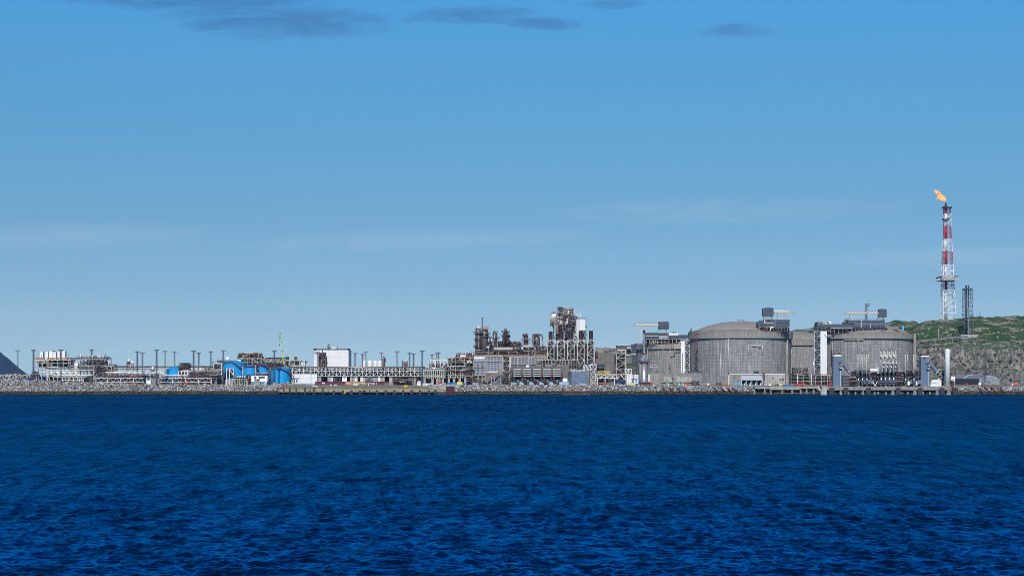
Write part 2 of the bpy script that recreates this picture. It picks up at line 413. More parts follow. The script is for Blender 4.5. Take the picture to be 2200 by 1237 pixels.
def shore_z(px, dY):                                              # height at distance dY behind the waterline
    cy = crest_py(px); zc = H + (HY - cy) * 1514 / F
    quay = ((px > 598) & (px < 972)) | ((px > 1625) & (px < 2056))
    top = np.where(quay, 4.0, zc)
    s1 = np.interp(dY, [-12, 0, 14], [-5.0, 0.0, 1.0])
    zz = np.where(dY < 14, np.where(s1 < 0, s1, s1 * top), top + (7.0 - top) * np.clip((dY - 16) / 24, 0, 1))
    return np.where(dY < 0, dY * 0.4, zz)
dYs = np.concatenate([np.arange(-12, 16, 1.0), np.arange(17, 60, 3.0), np.arange(60, 420, 20.0)])
pxs = np.arange(-700, 2950, 4.0)
D_, P_ = np.meshgrid(dYs, pxs, indexing='ij')
gz = shore_z(P_, D_) - 1.0 * (D_ < 15) + 0.15 * fbm(P_ * 0.05, D_ * 0.2, 0, 3, 7) * (D_ < 60)
gx = (P_ - 1100) * SHOREY / F
gnd = grid_mesh('ground', np.stack([gx, SHOREY + D_, gz], -1), GROUND); struct(gnd)

# ---- rock armour (riprap): angular boulders
ico_v = []
ph_ = (1 + 5 ** 0.5) / 2
for a in (-1, 1):
    for b in (-ph_, ph_): ico_v += [(0, a, b), (a, b, 0), (b, 0, a)]
ico_v = np.array(ico_v, float); ico_v /= np.linalg.norm(ico_v[0])
from itertools import combinations
dmin = min(np.linalg.norm(ico_v[i] - ico_v[j]) for i, j in combinations(range(12), 2)) * 1.01
ico_f = []
for i, j, k in combinations(range(12), 3):
    if max(np.linalg.norm(ico_v[i] - ico_v[j]), np.linalg.norm(ico_v[j] - ico_v[k]), np.linalg.norm(ico_v[i] - ico_v[k])) < dmin:
        nrm = np.cross(ico_v[j] - ico_v[i], ico_v[k] - ico_v[i])
        ico_f.append((i, j, k) if nrm @ ico_v[i] > 0 else (i, k, j))
ico_f = np.array(ico_f)
m, g = new_mat('armour_rock')
p = g.n('ShaderNodeNewGeometry').outputs['Position']; x, y, z = g.xyz(p)
tone = g.n('ShaderNodeAttribute', attribute_name='tone').outputs['Fac']
cr = g.ramp(tone, [(0.0, (0.06, 0.058, 0.06)), (0.35, (0.20, 0.195, 0.20)), (0.65, (0.37, 0.36, 0.365)), (1.0, (0.56, 0.53, 0.51))])
n2 = g.noise(p, 1.2, 4, 0.65)
f = g.rng(n2, 0.3, 0.7, 0.7, 1.2)
cr = g.mix(1.0, cr, g.n('ShaderNodeCombineColor', {0: f, 1: f, 2: f}).outputs[0], 'MULTIPLY')
edge = g.m('ADD', z, g.m('MULTIPLY', g.noise(p, 0.3, 3), 1.4))
wet = g.ramp(g.rng(edge, 0.4, 3.4), [(0.0, (0.012, 0.011, 0.010)), (0.34, (0.018, 0.016, 0.012)), (0.48, (0.105, 0.085, 0.042)), (0.66, (0.075, 0.062, 0.036)), (0.78, (0.03, 0.028, 0.026)), (1.0, (0.05, 0.05, 0.05))])
cr = g.mix(g.rng(edge, 3.3, 3.9, 1.0, 0.0), cr, wet)
finish(g, **{'Base Color': cr, 'Roughness': 0.85})
ROCK = m
def boulders(name, pos, rad, seed):
    r_ = np.random.default_rng(seed); n = len(pos)
    V = ico_v[None] * (1 + r_.uniform(-0.28, 0.22, (n, 12, 1)))
    q = r_.normal(size=(n, 4)); q /= np.linalg.norm(q, axis=1, keepdims=True)
    w_, a, b, c = q.T
    M = np.stack([1 - 2 * (b * b + c * c), 2 * (a * b - c * w_), 2 * (a * c + b * w_), 2 * (a * b + c * w_), 1 - 2 * (a * a + c * c), 2 * (b * c - a * w_),
                  2 * (a * c - b * w_), 2 * (b * c + a * w_), 1 - 2 * (a * a + b * b)], -1).reshape(n, 3, 3)
    V = V * r_.uniform(0.65, 1.2, (n, 1, 3)); V = np.einsum('nij,nkj->nki', M, V) * rad[:, None, None] + pos[:, None, :]
    Fc = (ico_f[None] + 12 * np.arange(n)[:, None, None]).reshape(-1, 3)
    me = bpy.data.meshes.new(name)
    me.vertices.add(n * 12); me.vertices.foreach_set('co', V.reshape(-1).astype(np.float32))
    me.loops.add(Fc.size); me.loops.foreach_set('vertex_index', Fc.reshape(-1).astype(np.int32))
    me.polygons.add(len(Fc)); me.polygons.foreach_set('loop_start', np.arange(0, Fc.size, 3, dtype=np.int32))
    me.polygons.foreach_set('loop_total', np.full(len(Fc), 3, dtype=np.int32))
    me.update(calc_edges=True)
    at = me.attributes.new('tone', 'FLOAT', 'POINT'); at.data.foreach_set('value', np.repeat(np.clip(r_.normal(0.5, 0.27, n), 0, 1), 12).astype(np.float32))
    me.materials.append(ROCK)
    o = bpy.data.objects.new(name, me); C.objects.link(o); return stuff(o)
n = 20000
px_ = rng.uniform(-500, 2750, n); d_ = rng.uniform(-1.0, 16.5, n)
quay = ((px_ > 600) & (px_ < 968)) | ((px_ > 1668) & (px_ < 2052))
d_ = np.where(quay, rng.uniform(1, 9, n), d_)
zz = shore_z(px_, d_)
zz = np.where(quay, np.minimum(d_ * 0.42, 2.9), zz)
rad = np.exp(rng.normal(-0.54, 0.32, n))
pos = np.stack([(px_ - 1100) * SHOREY / F, SHOREY + d_, zz + rng.uniform(-1.0, 0.15, n)], -1)
tag(boulders('rock_armour', pos, rad, 3), 'grey boulder revetment piled along the waterline below the plant', 'rocks')
# second, higher rock bank at the far left behind the shore bank
n = 1500
px_ = rng.uniform(-420, 66, n); t_ = rng.uniform(0, 1, n)
zt = H + (HY - np.interp(px_, [-420, 0, 40, 62, 70], [800, 806, 805, 806, 812])) * 1540 / F
pos = np.stack([(px_ - 1100) * 1540 / F, 1524 + 18 * t_, 7 + (zt - 7) * np.sin(np.clip(t_ * 1.3, 0, 1) * 1.57) - 0.3 + rng.uniform(-0.3, 0.3, n)], -1)
tag(boulders('rock_bank', pos, np.exp(rng.normal(-0.05, 0.25, n)), 4), 'higher grey boulder bank at the far left end of the shore', 'rocks')
# bund of boulders behind the quay's end, and the piece beside the sheet piles
n = 420
px_ = rng.uniform(920, 990, n); t_ = rng.uniform(0, 1, n)
pos = np.stack([(px_ - 1100) * 1520 / F, 1516 + 9 * t_, 4.3 + 2.9 * t_ + rng.uniform(-0.2, 0.2, n)], -1)
tag(boulders('rock_bund', pos, np.exp(rng.normal(-0.3, 0.2, n)), 6), 'short boulder bund behind the end of the old quay', 'rocks')

# ---- hills behind the right half: profile swept along x
m, g = new_mat('hill_rock_and_grass')
geo = g.n('ShaderNodeNewGeometry'); p = geo.outputs['Position']; x, y, z = g.xyz(p)
nx, ny, nz_ = g.xyz(geo.outputs['Normal'])
cliff = g.n('ShaderNodeAttribute', attribute_name='cliff').outputs['Fac']
n1 = g.noise(p, 0.05, 6, 0.6, 0.3); n2 = g.noise(p, 0.35, 5, 0.65)
n4 = g.noise(g.vec(g.m('MULTIPLY', x, 0.06), g.m('MULTIPLY', y, 0.03), g.m('MULTIPLY', z, 0.25)), 1.0, 6, 0.7, 0.5)
grass = g.mix(g.rng(n2, 0.3, 0.7), (0.008, 0.044, 0.008), (0.032, 0.100, 0.016))
grass = g.mix(g.rng(n1, 0.45, 0.62), grass, (0.055, 0.078, 0.022))
rockp = g.mix(g.rng(n2, 0.35, 0.7), (0.13, 0.12, 0.11), (0.42, 0.38, 0.35))
grass = g.mix(g.rng(g.noise(p, 0.16, 4, 0.6), 0.52, 0.62, 0.0, 0.8), grass, (0.004, 0.024, 0.006))
out = g.mix(g.m('MULTIPLY', g.rng(n4, 0.515, 0.575), g.rng(n2, 0.36, 0.48)), grass, rockp)
nc = g.noise(g.vec(g.m('MULTIPLY', x, 0.55), g.m('MULTIPLY', y, 0.3), g.m('MULTIPLY', z, 0.13)), 1.0, 6, 0.7, 0.8)
nb = g.noise(g.vec(g.m('MULTIPLY', x, 0.4), g.m('MULTIPLY', y, 0.4), g.m('MULTIPLY', z, 0.45)), 1.0, 5, 0.75)
nl = g.noise(g.vec(g.m('MULTIPLY', x, 0.035), 0.0, g.m('MULTIPLY', z, 0.05)), 1.0, 4, 0.6)
vr = g.n('ShaderNodeTexVoronoi', {'Vector': g.vec(g.m('ADD', g.m('MULTIPLY', x, 0.55), g.m('MULTIPLY', nb, 1.6)), g.m('MULTIPLY', y, 0.3), g.m('ADD', g.m('MULTIPLY', z, 0.2), nc)), 'Scale': 1.0}, feature='F1')
blk = g.n('ShaderNodeSeparateColor', {0: vr.outputs['Color']}).outputs[0]
up_ = g.rng(z, 19.0, 21.5)
crk = g.ramp(g.m('ADD', g.m('MULTIPLY', nc, 0.88), g.m('MULTIPLY', blk, 0.12)), [(0.30, (0.06, 0.06, 0.064)), (0.42, (0.16, 0.156, 0.152)), (0.56, (0.255, 0.24, 0.225)), (0.74, (0.50, 0.47, 0.43))])
crk = g.mix(g.m('MULTIPLY', g.m('MULTIPLY', up_, 0.3), g.rng(blk, 0.72, 0.9)), crk, (0.46, 0.42, 0.38))
crk = g.mix(g.m('MULTIPLY', g.m('MULTIPLY', up_, 0.35), g.rng(blk, 0.28, 0.12)), crk, (0.08, 0.077, 0.08))
ledge = g.noise(g.vec(g.m('MULTIPLY', x, 0.03), 0.0, g.m('MULTIPLY', z, 0.55)), 1.0, 4, 0.6, 0.4)
crk = g.mix(g.rng(ledge, 0.60, 0.68, 0.0, 0.55), crk, (0.07, 0.068, 0.07)); crk = g.mix(g.rng(ledge, 0.40, 0.33, 0.0, 0.5), crk, (0.42, 0.39, 0.35))
crk = g.mix(g.rng(nl, 0.58, 0.68, 0.0, 0.6), crk, (0.27, 0.235, 0.20))
crk = g.mix(g.m('MULTIPLY', g.m('MULTIPLY', g.rng(nz_, 0.40, 0.70), 0.85), g.rng(n1, 0.40, 0.54)), crk, (0.018, 0.045, 0.012))
cc = g.mix(cliff, out, crk)
bmp = g.n('ShaderNodeBump', {'Strength': 0.8, 'Distance': 1.0, 'Height': g.m('ADD', nb, nc)}).outputs[0]
finish(g, **{'Base Color': cc, 'Roughness': 0.95, 'Normal': bmp})
HILL = m
hp = np.arange(1240, 2760, 1.6)
def ridge_py(q): return np.interp(q, [1240, 1300, 1345, 1370, 1500, 1640, 1690, 1712, 1730, 1750, 1800, 1890, 1905, 1920, 1940, 1958, 1974, 1986, 2000, 2030, 2060, 2090, 2120, 2150, 2200, 2400, 2760],
                                        [775, 768, 764, 755, 740, 722, 716, 709, 707, 704, 700, 692, 690, 687.5, 688, 690, 692.5, 687.5, 687, 685, 682.5, 679.5, 678, 678, 678, 672, 668])
def ctop_py(q): return np.interp(q, [1240, 1345, 1370, 1500, 1900, 1960, 2060, 2200, 2760], [802, 788, 786, 760, 750, 748, 747, 749, 745])
def bench_py(q): return np.interp(q, [1240, 1400, 1900, 2030, 2050, 2100, 2160, 2200, 2760], [808, 800, 790, 789, 793, 794, 791, 794, 792])
RIDGE_Y = 1985.0
prof = []
rp, ct, be = ridge_py(hp), ctop_py(hp), bench_py(hp)
yb = 1790.0
def seg(y0, z0, y1, z1, k, cl): return [(y0 + (y1 - y0) * i / k, z0 + (z1 - z0) * i / k, cl) for i in range(k)]
zb = H + (HY - be) * 1796 / F; zt = H + (HY - ct) * 1806 / F; zm = H + (HY - (ct - 4)) * 1840 / F; zr = H + (HY - rp) * RIDGE_Y / F
rowsP = seg(yb, 6.0 + 0 * hp, yb + 3, zb, 16, 1.0) + seg(yb + 3, zb, yb + 10, zb + 0.6, 4, 0.9) + seg(yb + 10, zb + 0.6, yb + 15, zt, 20, 1.0) + \
        seg(yb + 15, zt, yb + 50, zm, 8, 0.0) + seg(yb + 50, zm, RIDGE_Y, zr, 44, 0.0) + seg(RIDGE_Y, zr, RIDGE_Y + 260, zr * 0.3, 14, 0.0)
py_ = np.array([np.broadcast_to(a, hp.shape) for a, b, c in rowsP]).astype(float); pz_ = np.array([np.broadcast_to(b, hp.shape) for a, b, c in rowsP]).astype(float)
pc_ = np.array([np.full(hp.shape, c) for a, b, c in rowsP])
hx = (hp[None] - 1100) * 1850 / F * np.ones_like(py_)
hx = (hp[None] - 1100) * py_ / F
nse = fbm(hx * 0.16, pz_ * 0.10, py_ * 0.05, 5, 21)
nfine = fbm(hx * 0.5, pz_ * 0.35, 5.0, 4, 31)
py_ = py_ + pc_ * (3.0 * nse + 2.0 * nfine)
amp = np.where(pc_ > 0.5, 0.7, np.where(py_ > RIDGE_Y - 60, 1.7, 2.4)) * np.clip((py_ - 1792) / 8, 0, 1)
pz_ = pz_ + amp * (fbm(hx * 0.045, py_ * 0.03, 2.0, 5, 51) + 0.5 * fbm(hx * 0.2, py_ * 0.12, 9.0, 3, 61))
hill = grid_mesh('hills', np.stack([hx, py_, pz_], -1), HILL, False); struct(hill)
at = hill.data.attributes.new('cliff', 'FLOAT', 'POINT'); at.data.foreach_set('value', pc_.reshape(-1).astype(np.float32))
def hill_z(px, Y):                                                # terrain height under a point on the hill
    i = int(np.argmin(np.abs(hp - px))); c_ = py_[:, i]; return float(np.interp(Y, c_[28:-14], pz_[28:-14, i]))

# ---- distant mountain beyond the left end of the island
m, g = new_mat('distant_mountain')
p = g.n('ShaderNodeNewGeometry').outputs['Position']
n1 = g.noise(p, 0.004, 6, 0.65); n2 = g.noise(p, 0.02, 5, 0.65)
cm = g.mix(g.rng(n1, 0.35, 0.65), (0.003, 0.014, 0.030), (0.007, 0.021, 0.044)); cm = g.mix(g.rng(n2, 0.55, 0.75), cm, (0.022, 0.032, 0.046))  # bluish base paints part of the distance haze into the rock
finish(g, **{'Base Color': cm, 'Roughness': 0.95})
MY = 9500.0
mp = np.arange(-900, 75, 3.0); my = np.linspace(0, 1, 40)
prf = H + (HY - np.interp(mp, [-900, -600, -380, -200, -90, -40, 0, 6, 18, 31, 43, 54, 66], [790, 732, 694, 676, 702, 729, 756, 762, 771, 783, 794, 804, 812])) * MY / F
MP, MV = np.meshgrid(mp, my)
mx = (MP - 1100) * MY / F; mY = MY - 220 + 440 * MV
mzz = -20 + (prf[None] + 20) * np.sin(np.pi * np.clip(MV, 0, 1)) ** 0.8
mzz = mzz + (mzz > 5) * 9 * fbm(mx * 0.006, mY * 0.006, 0, 5, 77) * np.clip(mzz / 60, 0, 1)
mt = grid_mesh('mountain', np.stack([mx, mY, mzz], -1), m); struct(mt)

# ---- clear but long-distance air: one closed box of thin haze round everything below the sky
m = bpy.data.materials.new('haze_air'); m.use_nodes = True; g = NT(m.node_tree)
vol = g.n('ShaderNodeVolumePrincipled', {'Color': (0.22, 0.52, 1.0, 1), 'Density': 2.5e-5, 'Anisotropy': 0.0})
g.n('ShaderNodeOutputMaterial', {'Volume': vol})
hzb = MB().box(-7000, 7000, -60, 12500, -7.0, 330.0).build('haze', m); stuff(hzb)
# ================================================================ generators for the plant
G = 7.0
def clut(mb, x0, x1, y0, y1, z0, z1, n, rnd, big=1.0):             # assorted skids, valves and drums in a volume
    for _ in range(n):
        w_, d_, h_ = (rnd.uniform(0.4, 1.6) * big for _ in range(3))
        x = rnd.uniform(x0, max(x0 + .01, x1 - w_)); y = rnd.uniform(y0, max(y0 + .01, y1 - d_)); z = rnd.uniform(z0, max(z0 + .01, z1 - h_))
        k = rnd.random()
        if k < .45: mb.box(x, x + w_, y, y + d_, z, z + h_)
        elif k < .8: mb.cyl((x, y, z0), (x, y, z + h_), 0.25 * w_ + .12, n=8)
        else: mb.cyl((x, y, z), (x + w_ * 1.6, y, z), 0.3 * h_ + .15, n=8)
def runs(mb, x0, x1, y0, y1, z0, z1, n, rnd, r=(.1, .25)):           # orthogonal pipe runs
    for _ in range(n):
        p = [rnd.uniform(x0, x1), rnd.uniform(y0, y1), rnd.uniform(z0, z1)]; pts = [tuple(p)]
        for _k in range(rnd.randint(2, 4)):
            ax = rnd.choice((0, 0, 2, 2, 1)); lo, hi = ((x0, x1), (y0, y1), (z0, z1))[ax]
            p[ax] = min(hi, max(lo, p[ax] + rnd.uniform(-1, 1) * min(9, hi - lo))); pts.append(tuple(p))
        q = rnd.uniform(*r)
        for a, b in zip(pts, pts[1:]): mb.cyl(a, b, q, n=6)
def fill(par, a, b, t, bo, Y, d, n, seed, pipe=CREAM, gear=OXIDE, dark=DARK, names=('pipework', 'valve_gear', 'equipment')):
    """process clutter of one module: light pipework, dark red gear, dark equipment; each one part"""
    x0, x1, z0, z1 = X(a, Y), X(b, Y), Z(bo, Y), Z(t, Y); rnd = random.Random(seed)
    m1, m2, m3 = MB(), MB(), MB(); n = int(n * 1.5)
    runs(m1, x0, x1, Y, Y + d * .8, z0, z1, int(n * .7), rnd, (.07, .20))
    clut(m2, x0, x1, Y + .1 * d, Y + d, z0, z1, int(n * 1.4), rnd, .8); runs(m2, x0, x1, Y, Y + d, z0, z1, n // 2, rnd, (.06, .13))
    runs(m3, x0, x1, Y - .1, Y + d * .6, z0, z1, int(n * .6), rnd, (.08, .26))
    clut(m3, x0, x1, Y + .3 * d, Y + d, z0, z1, n, rnd, 1.5)
    if pipe: m1.build(names[0], pipe, par)
    if gear: m2.build(names[1], gear, par)
    if dark: m3.build(names[2], dark, par)
def pxs_(l, Y): return [X(p, Y) for p in l]
def pys_(l, Y): return [Z(p, Y) for p in l]
def steel(par, cols, levels, Y, d, w=.45, mat=CREAM, ny=2, name='frame', xb=0, seed=0):   # columns at px list, floors at py list
    mb = MB(); ys = [Y + d * i / (ny - 1) for i in range(ny)]
    xs = pxs_(cols, Y); zs = [G if levels[0] is None else Z(levels[0], Y)] + pys_(levels[1:], Y)
    mb.frame(xs, ys, zs, w); rnd = random.Random(seed)
    for i in range(len(xs) - 1):
        for k in range(len(zs) - 1):
            if rnd.random() < xb:
                if rnd.random() < .5: mb.beam((xs[i], Y, zs[k]), (xs[i + 1], Y, zs[k + 1]), w * .6)
                else: mb.beam((xs[i + 1], Y, zs[k]), (xs[i], Y, zs[k + 1]), w * .6)
    return mb.build(name, mat, par)
def decks(par, a, b, levels, Y, d, mat=GREY, th=.25, name='floor'):
    for py in levels:
        mb = MB(); z = Z(py, Y); mb.box(X(a, Y), X(b, Y), Y + .3, Y + d - .3, z - th, z); mb.build(name, mat, par)
def rails(par, a, b, py, Y, d, mat=OXIDE, h=1.15, w=.12, step=1.6, name='railing'):
    mb = MB(); mb.railrect(X(a, Y), X(b, Y), Y, Y + d, Z(py, Y), h, w, step); return mb.build(name, mat, par)
def part(par, name, mat, fn):
    mb = MB(); fn(mb); return mb.build(name, mat, par)
def pbox(par, name, mat, a, b, t, bo, Y, d): return MB().bx(a, b, t, bo, Y, d).build(name, mat, par)
def vcyl(mb, px, t, bo, Y, rpx, n=20, dome=True, yoff=0):            # upright vessel, domed top
    x, y, r = X(px, Y), Y + yoff, S(rpx, Y); z0, z1 = (G if bo is None else Z(bo, Y)), Z(t, Y)
    if dome:
        h = min(r * .8, (z1 - z0) * .4)
        prof = [(.001, z0), (r, z0), (r, z1 - h)] + [(r * math.cos(a), z1 - h + h * math.sin(a)) for a in (R(18), R(36), R(54), R(72))] + [(.001, z1)]
    else: prof = [(.001, z0), (r, z0), (r, z1), (.001, z1)]
    return mb.lathe(x, y, prof, n, True)
def ring_platform(par, px, py, Y, rpx, out=1.4, mat=OXIDE, arc=(0, 360), yoff=0, name='ring_platform'):
    mb = MB(); x, y, r, z = X(px, Y), Y + yoff, S(rpx, Y), Z(py, Y); n = 16
    A = [R(arc[0] + (arc[1] - arc[0]) * i / n) for i in range(n + 1)]
    for a, b in zip(A, A[1:]):
        q = [(x + rr * math.cos(t), y + rr * math.sin(t)) for t in (a, b) for rr in (r * .98, r + out)]
        vs = [(*c_, z + dz) for dz in (-.18, 0) for c_ in q]
        mb._add(vs, [(0, 1, 3, 2), (4, 6, 7, 5), (1, 5, 7, 3), (0, 2, 6, 4)])
        o1, o2 = q[1], q[3]
        mb.beam((*o1, z), (*o1, z + 1.1), .12); mb.beam((*o1, z + 1.1), (*o2, z + 1.1), .14); mb.beam((*o1, z + .6), (*o2, z + .6), .1)
        mb.beam((*q[0], z - 1.3), (*o1, z - .1), .12)
    return mb.build(name, mat, par)
def caged_ladder(par, px, t, bo, Y, mat=OXIDE, yoff=0, name='ladder', w=.7):
    mb = MB(); x, y, z0, z1 = X(px, Y), Y + yoff, (G if bo is None else Z(bo, Y)), Z(t, Y)
    for dx in (-w / 2, w / 2): mb.beam((x + dx, y, z0), (x + dx, y, z1), .12)
    z = z0
    while z < z1: mb.beam((x - w / 2, y, z), (x + w / 2, y, z), .08); z += .6
    z = z0 + 2.2
    while z < z1:
        mb.beam((x - w / 2, y, z), (x - w / 2, y - .7, z), .08); mb.beam((x + w / 2, y, z), (x + w / 2, y - .7, z), .08); mb.beam((x - w / 2, y - .7, z), (x + w / 2, y - .7, z), .08); z += 1.4
    return mb.build(name, mat, par)
def stair_tower(name, label, a, b, t, Y, d, mat=CREAM, flights=OXIDE, n=6, group=None, w=.4, cat='stair tower'):
    o = thing(name, label, cat, (a + b) / 2, Y + d / 2, G, group)
    x0, x1, z1 = X(a, Y), X(b, Y), Z(t, Y)
    part(o, 'frame', mat, lambda m: m.lattice(x0, x1, Y, Y + d, G, z1, n, w, brace='k', bw=w * .6))
    mb = MB(); h = (z1 - G) / n
    for i in range(n):
        s_ = (x0 + .4, x1 - .4) if i % 2 else (x1 - .4, x0 + .4)
        mb.beam((s_[0], Y + d * .35, G + i * h), (s_[1], Y + d * .35, G + (i + 1) * h), 1.0, .25)
        mb.box(x0 + .2, x1 - .2, Y + d * .55, Y + d - .3, G + (i + 1) * h - .2, G + (i + 1) * h)
        mb.beam((s_[0], Y + d * .2, G + i * h + 1.1), (s_[1], Y + d * .2, G + (i + 1) * h + 1.1), .1)
    mb.build('stair_flights', flights, o)
    return o
def solid(name, label, cat, mat, a, b, t, bo, Y, d, group=None, part_name='body'):
    o = thing(name, label, cat, (a + b) / 2, Y + d / 2, G if bo is None else Z(bo, Y), group)
    z0 = G if bo is None else Z(bo, Y)
    MB().box(X(a, Y), X(b, Y), Y, Y + d, z0, Z(t, Y)).build(part_name, mat, o)
    return o
def container(label, mat, a, b, Y, h=2.6, d=2.6, z=G, cat='container', group=None, doors=True):
    o = thing('shipping_container', label, cat, (a + b) / 2, Y + d / 2, z, group)
    x0, x1 = X(a, Y), X(b, Y)
    mb = MB(); mb.box(x0, x1, Y, Y + d, z + .1, z + h)
    k = max(2, int((x1 - x0) / .9))
    for i in range(k): mb.box(x0 + (i + .25) * (x1 - x0) / k, x0 + (i + .7) * (x1 - x0) / k, Y - .05, Y, z + .3, z + h - .2)
    mb.build('body', mat, o)
    mb = MB()
    for x in (x0, x1 - .18):
        for y in (Y - .07, Y + d - .1): mb.box(x - .02, x + .2, y, y + .2, z, z + h + .03)
    mb.box(x0, x1, Y - .08, Y - .05, z + h - .16, z + h + .03)
    mb.build('corner_frame', mat, o)
    return o
def tank(name, label, px, t, Y, rpx, mat, bo=None, roof=2.0, group=None, cat='tank', n=64, yc=0):
    """cylindrical tank with shallow cone roof; parts shell, roof, rim, railing"""
    o = thing(name, label, cat, px, Y, G, group)
    x, y, r, z1 = X(px, Y), Y, S(rpx, Y), Z(t, Y); z0 = G if bo is None else Z(bo, Y)
    MB().lathe(x, y, [(r, z0), (r, z1)], n).build('shell', mat, o)
    MB().lathe(x, y, [(r + .12, z1), (r * .5, z1 + roof * .62), (.01, z1 + roof)], n).build('roof', mat, o)
    MB().lathe(x, y, [(r + .02, z1 - .5), (r + .28, z1 - .5), (r + .28, z1 + .06), (r + .02, z1 + .06)], n).build('rim', mat, o)
    return o
def spiral_stair(par, px, Y, rpx, t, bo, a0, a1, mat=OXIDE, name='spiral_stair', seg=26):
    mb = MB(); x, y, r = X(px, Y), Y, S(rpx, Y); z1, z0 = Z(t, Y), (G if bo is None else Z(bo, Y))
    for i in range(seg):
        A, B = (R(a0 + (a1 - a0) * k / seg) for k in (i, i + 1)); zA, zB = (z1 + (z0 - z1) * k / seg for k in (i, i + 1))
        pA = lambda rr, z: (x + rr * math.cos(A), y + rr * math.sin(A), z)
        pB = lambda rr, z: (x + rr * math.cos(B), y + rr * math.sin(B), z)
        mb._add([pA(r + .1, zA), pA(r + 1.2, zA), pB(r + 1.2, zB), pB(r + .1, zB), pA(r + .1, zA - .3), pA(r + 1.2, zA - .3), pB(r + 1.2, zB - .3), pB(r + .1, zB - .3)],
                [(0, 1, 2, 3), (4, 7, 6, 5), (1, 5, 6, 2), (0, 3, 7, 4)])
        for h in (.55, 1.1): mb.beam(pA(r + 1.2, zA + h), pB(r + 1.2, zB + h), .14)
        mb.beam(pA(r + 1.2, zA), pA(r + 1.2, zA + 1.1), .12)
    return mb.build(name, mat, par)
def rim_walk(par, px, Y, rpx, t, a0, a1, mat=OXIDE, out=1.1, name='rim_walkway', seg=40):
    mb = MB(); x, y, r, z = X(px, Y), Y, S(rpx, Y), Z(t, Y)
    for i in range(seg):
        A, B = (R(a0 + (a1 - a0) * k / seg) for k in (i, i + 1))
        P = lambda rr, q, zz: (x + rr * math.cos(q), y + rr * math.sin(q), zz)
        mb._add([P(r, A, z), P(r + out, A, z), P(r + out, B, z), P(r, B, z), P(r, A, z - .25), P(r + out, A, z - .25), P(r + out, B, z - .25), P(r, B, z - .25)],
                [(0, 1, 2, 3), (4, 7, 6, 5), (1, 5, 6, 2), (0, 3, 7, 4)])
        for h in (.55, 1.1): mb.beam(P(r + out, A, z + h), P(r + out, B, z + h), .14)
        mb.beam(P(r + out, A, z), P(r + out, A, z + 1.1), .12)
    return mb.build(name, mat, par)
def elbow(p0, p1, p2, r, k=5):                                       # rounded corner points between two straight legs
    p0, p1, p2 = Vector(p0), Vector(p1), Vector(p2)
    a = p1 + (p0 - p1).normalized() * r; b = p1 + (p2 - p1).normalized() * r
    return [tuple((1 - t) ** 2 * a + 2 * t * (1 - t) * p1 + t * t * b) for t in (i / k for i in range(k + 1))]
def letters(par, a, b, t, bo, Y, mat, rnd, name='lettering', fillp=.8, y_=-.09):   # weathered, unreadable lettering as in the photo
    mb = MB(); x, x1, z0, z1 = X(a, Y), X(b, Y), Z(bo, Y), Z(t, Y); h = z1 - z0; w_ = h * .62
    while x < x1 - w_ * .6:
        k = rnd.randint(0, 4); q = w_ * .22
        mb.box(x, x + q, Y + y_, Y + y_ + .03, z0, z1)
        if k in (0, 2, 4): mb.box(x + w_ * .55, x + w_ * .55 + q, Y + y_, Y + y_ + .03, z0, z1)
        if k in (0, 1, 3): mb.box(x + q, x + w_ * .55, Y + y_, Y + y_ + .03, z1 - h * .2, z1)
        if k in (1, 2, 3): mb.box(x + q, x + w_ * .55, Y + y_, Y + y_ + .03, z0 + h * .4, z0 + h * .58)
        if k in (3, 4): mb.box(x + q, x + w_ * .55, Y + y_, Y + y_ + .03, z0, z0 + h * .2)
        x += w_ * (1.0 if rnd.random() < fillp else 1.5)
    return mb.build(name, mat, par)
# ================================================================ left third: modules, pipe racks, blue tanks
rn = random.Random(1)
# ---- floodlight masts (all 27 m tall; their distance follows from how high they stand in the view)
def mast_proto():
    o = thing('floodlight_mast', 'floodlight mast', 'light mast', xyz=(0, 0, G))
    mb = MB(); mb.lattice(-.62, .62, -.62, .62, 0, 26.2, 20, .13, .8, .085)
    mb.cyl((.1, .1, 0), (.1, .1, 26.4), .18, n=6); mb.v = [(a, b, c + G) for a, b, c in mb.v]; mb.build('lattice_pole', GSTEEL, o)
    mb = MB(); mb.lathe(0, 0, [(1.2, G + 26.3), (1.62, G + 26.3), (1.62, G + 26.75), (1.2, G + 26.75), (1.2, G + 26.3)], 16, False)
    for k in range(4): mb.beam((0, 0, G + 26.5), (1.3 * math.cos(k * 1.571), 1.3 * math.sin(k * 1.571), G + 26.5), .16)
    mb.build('lamp_ring', GSTEEL, o)
    mb = MB()
    for k in range(8):
        t = k * math.pi / 4; c_, s_ = math.cos(t) * 1.75, math.sin(t) * 1.75; mb.box(c_ - .28, c_ + .28, s_ - .28, s_ + .28, G + 26.0, G + 26.5)
    mb.build('lamp_cluster', GREY, o)
    return o
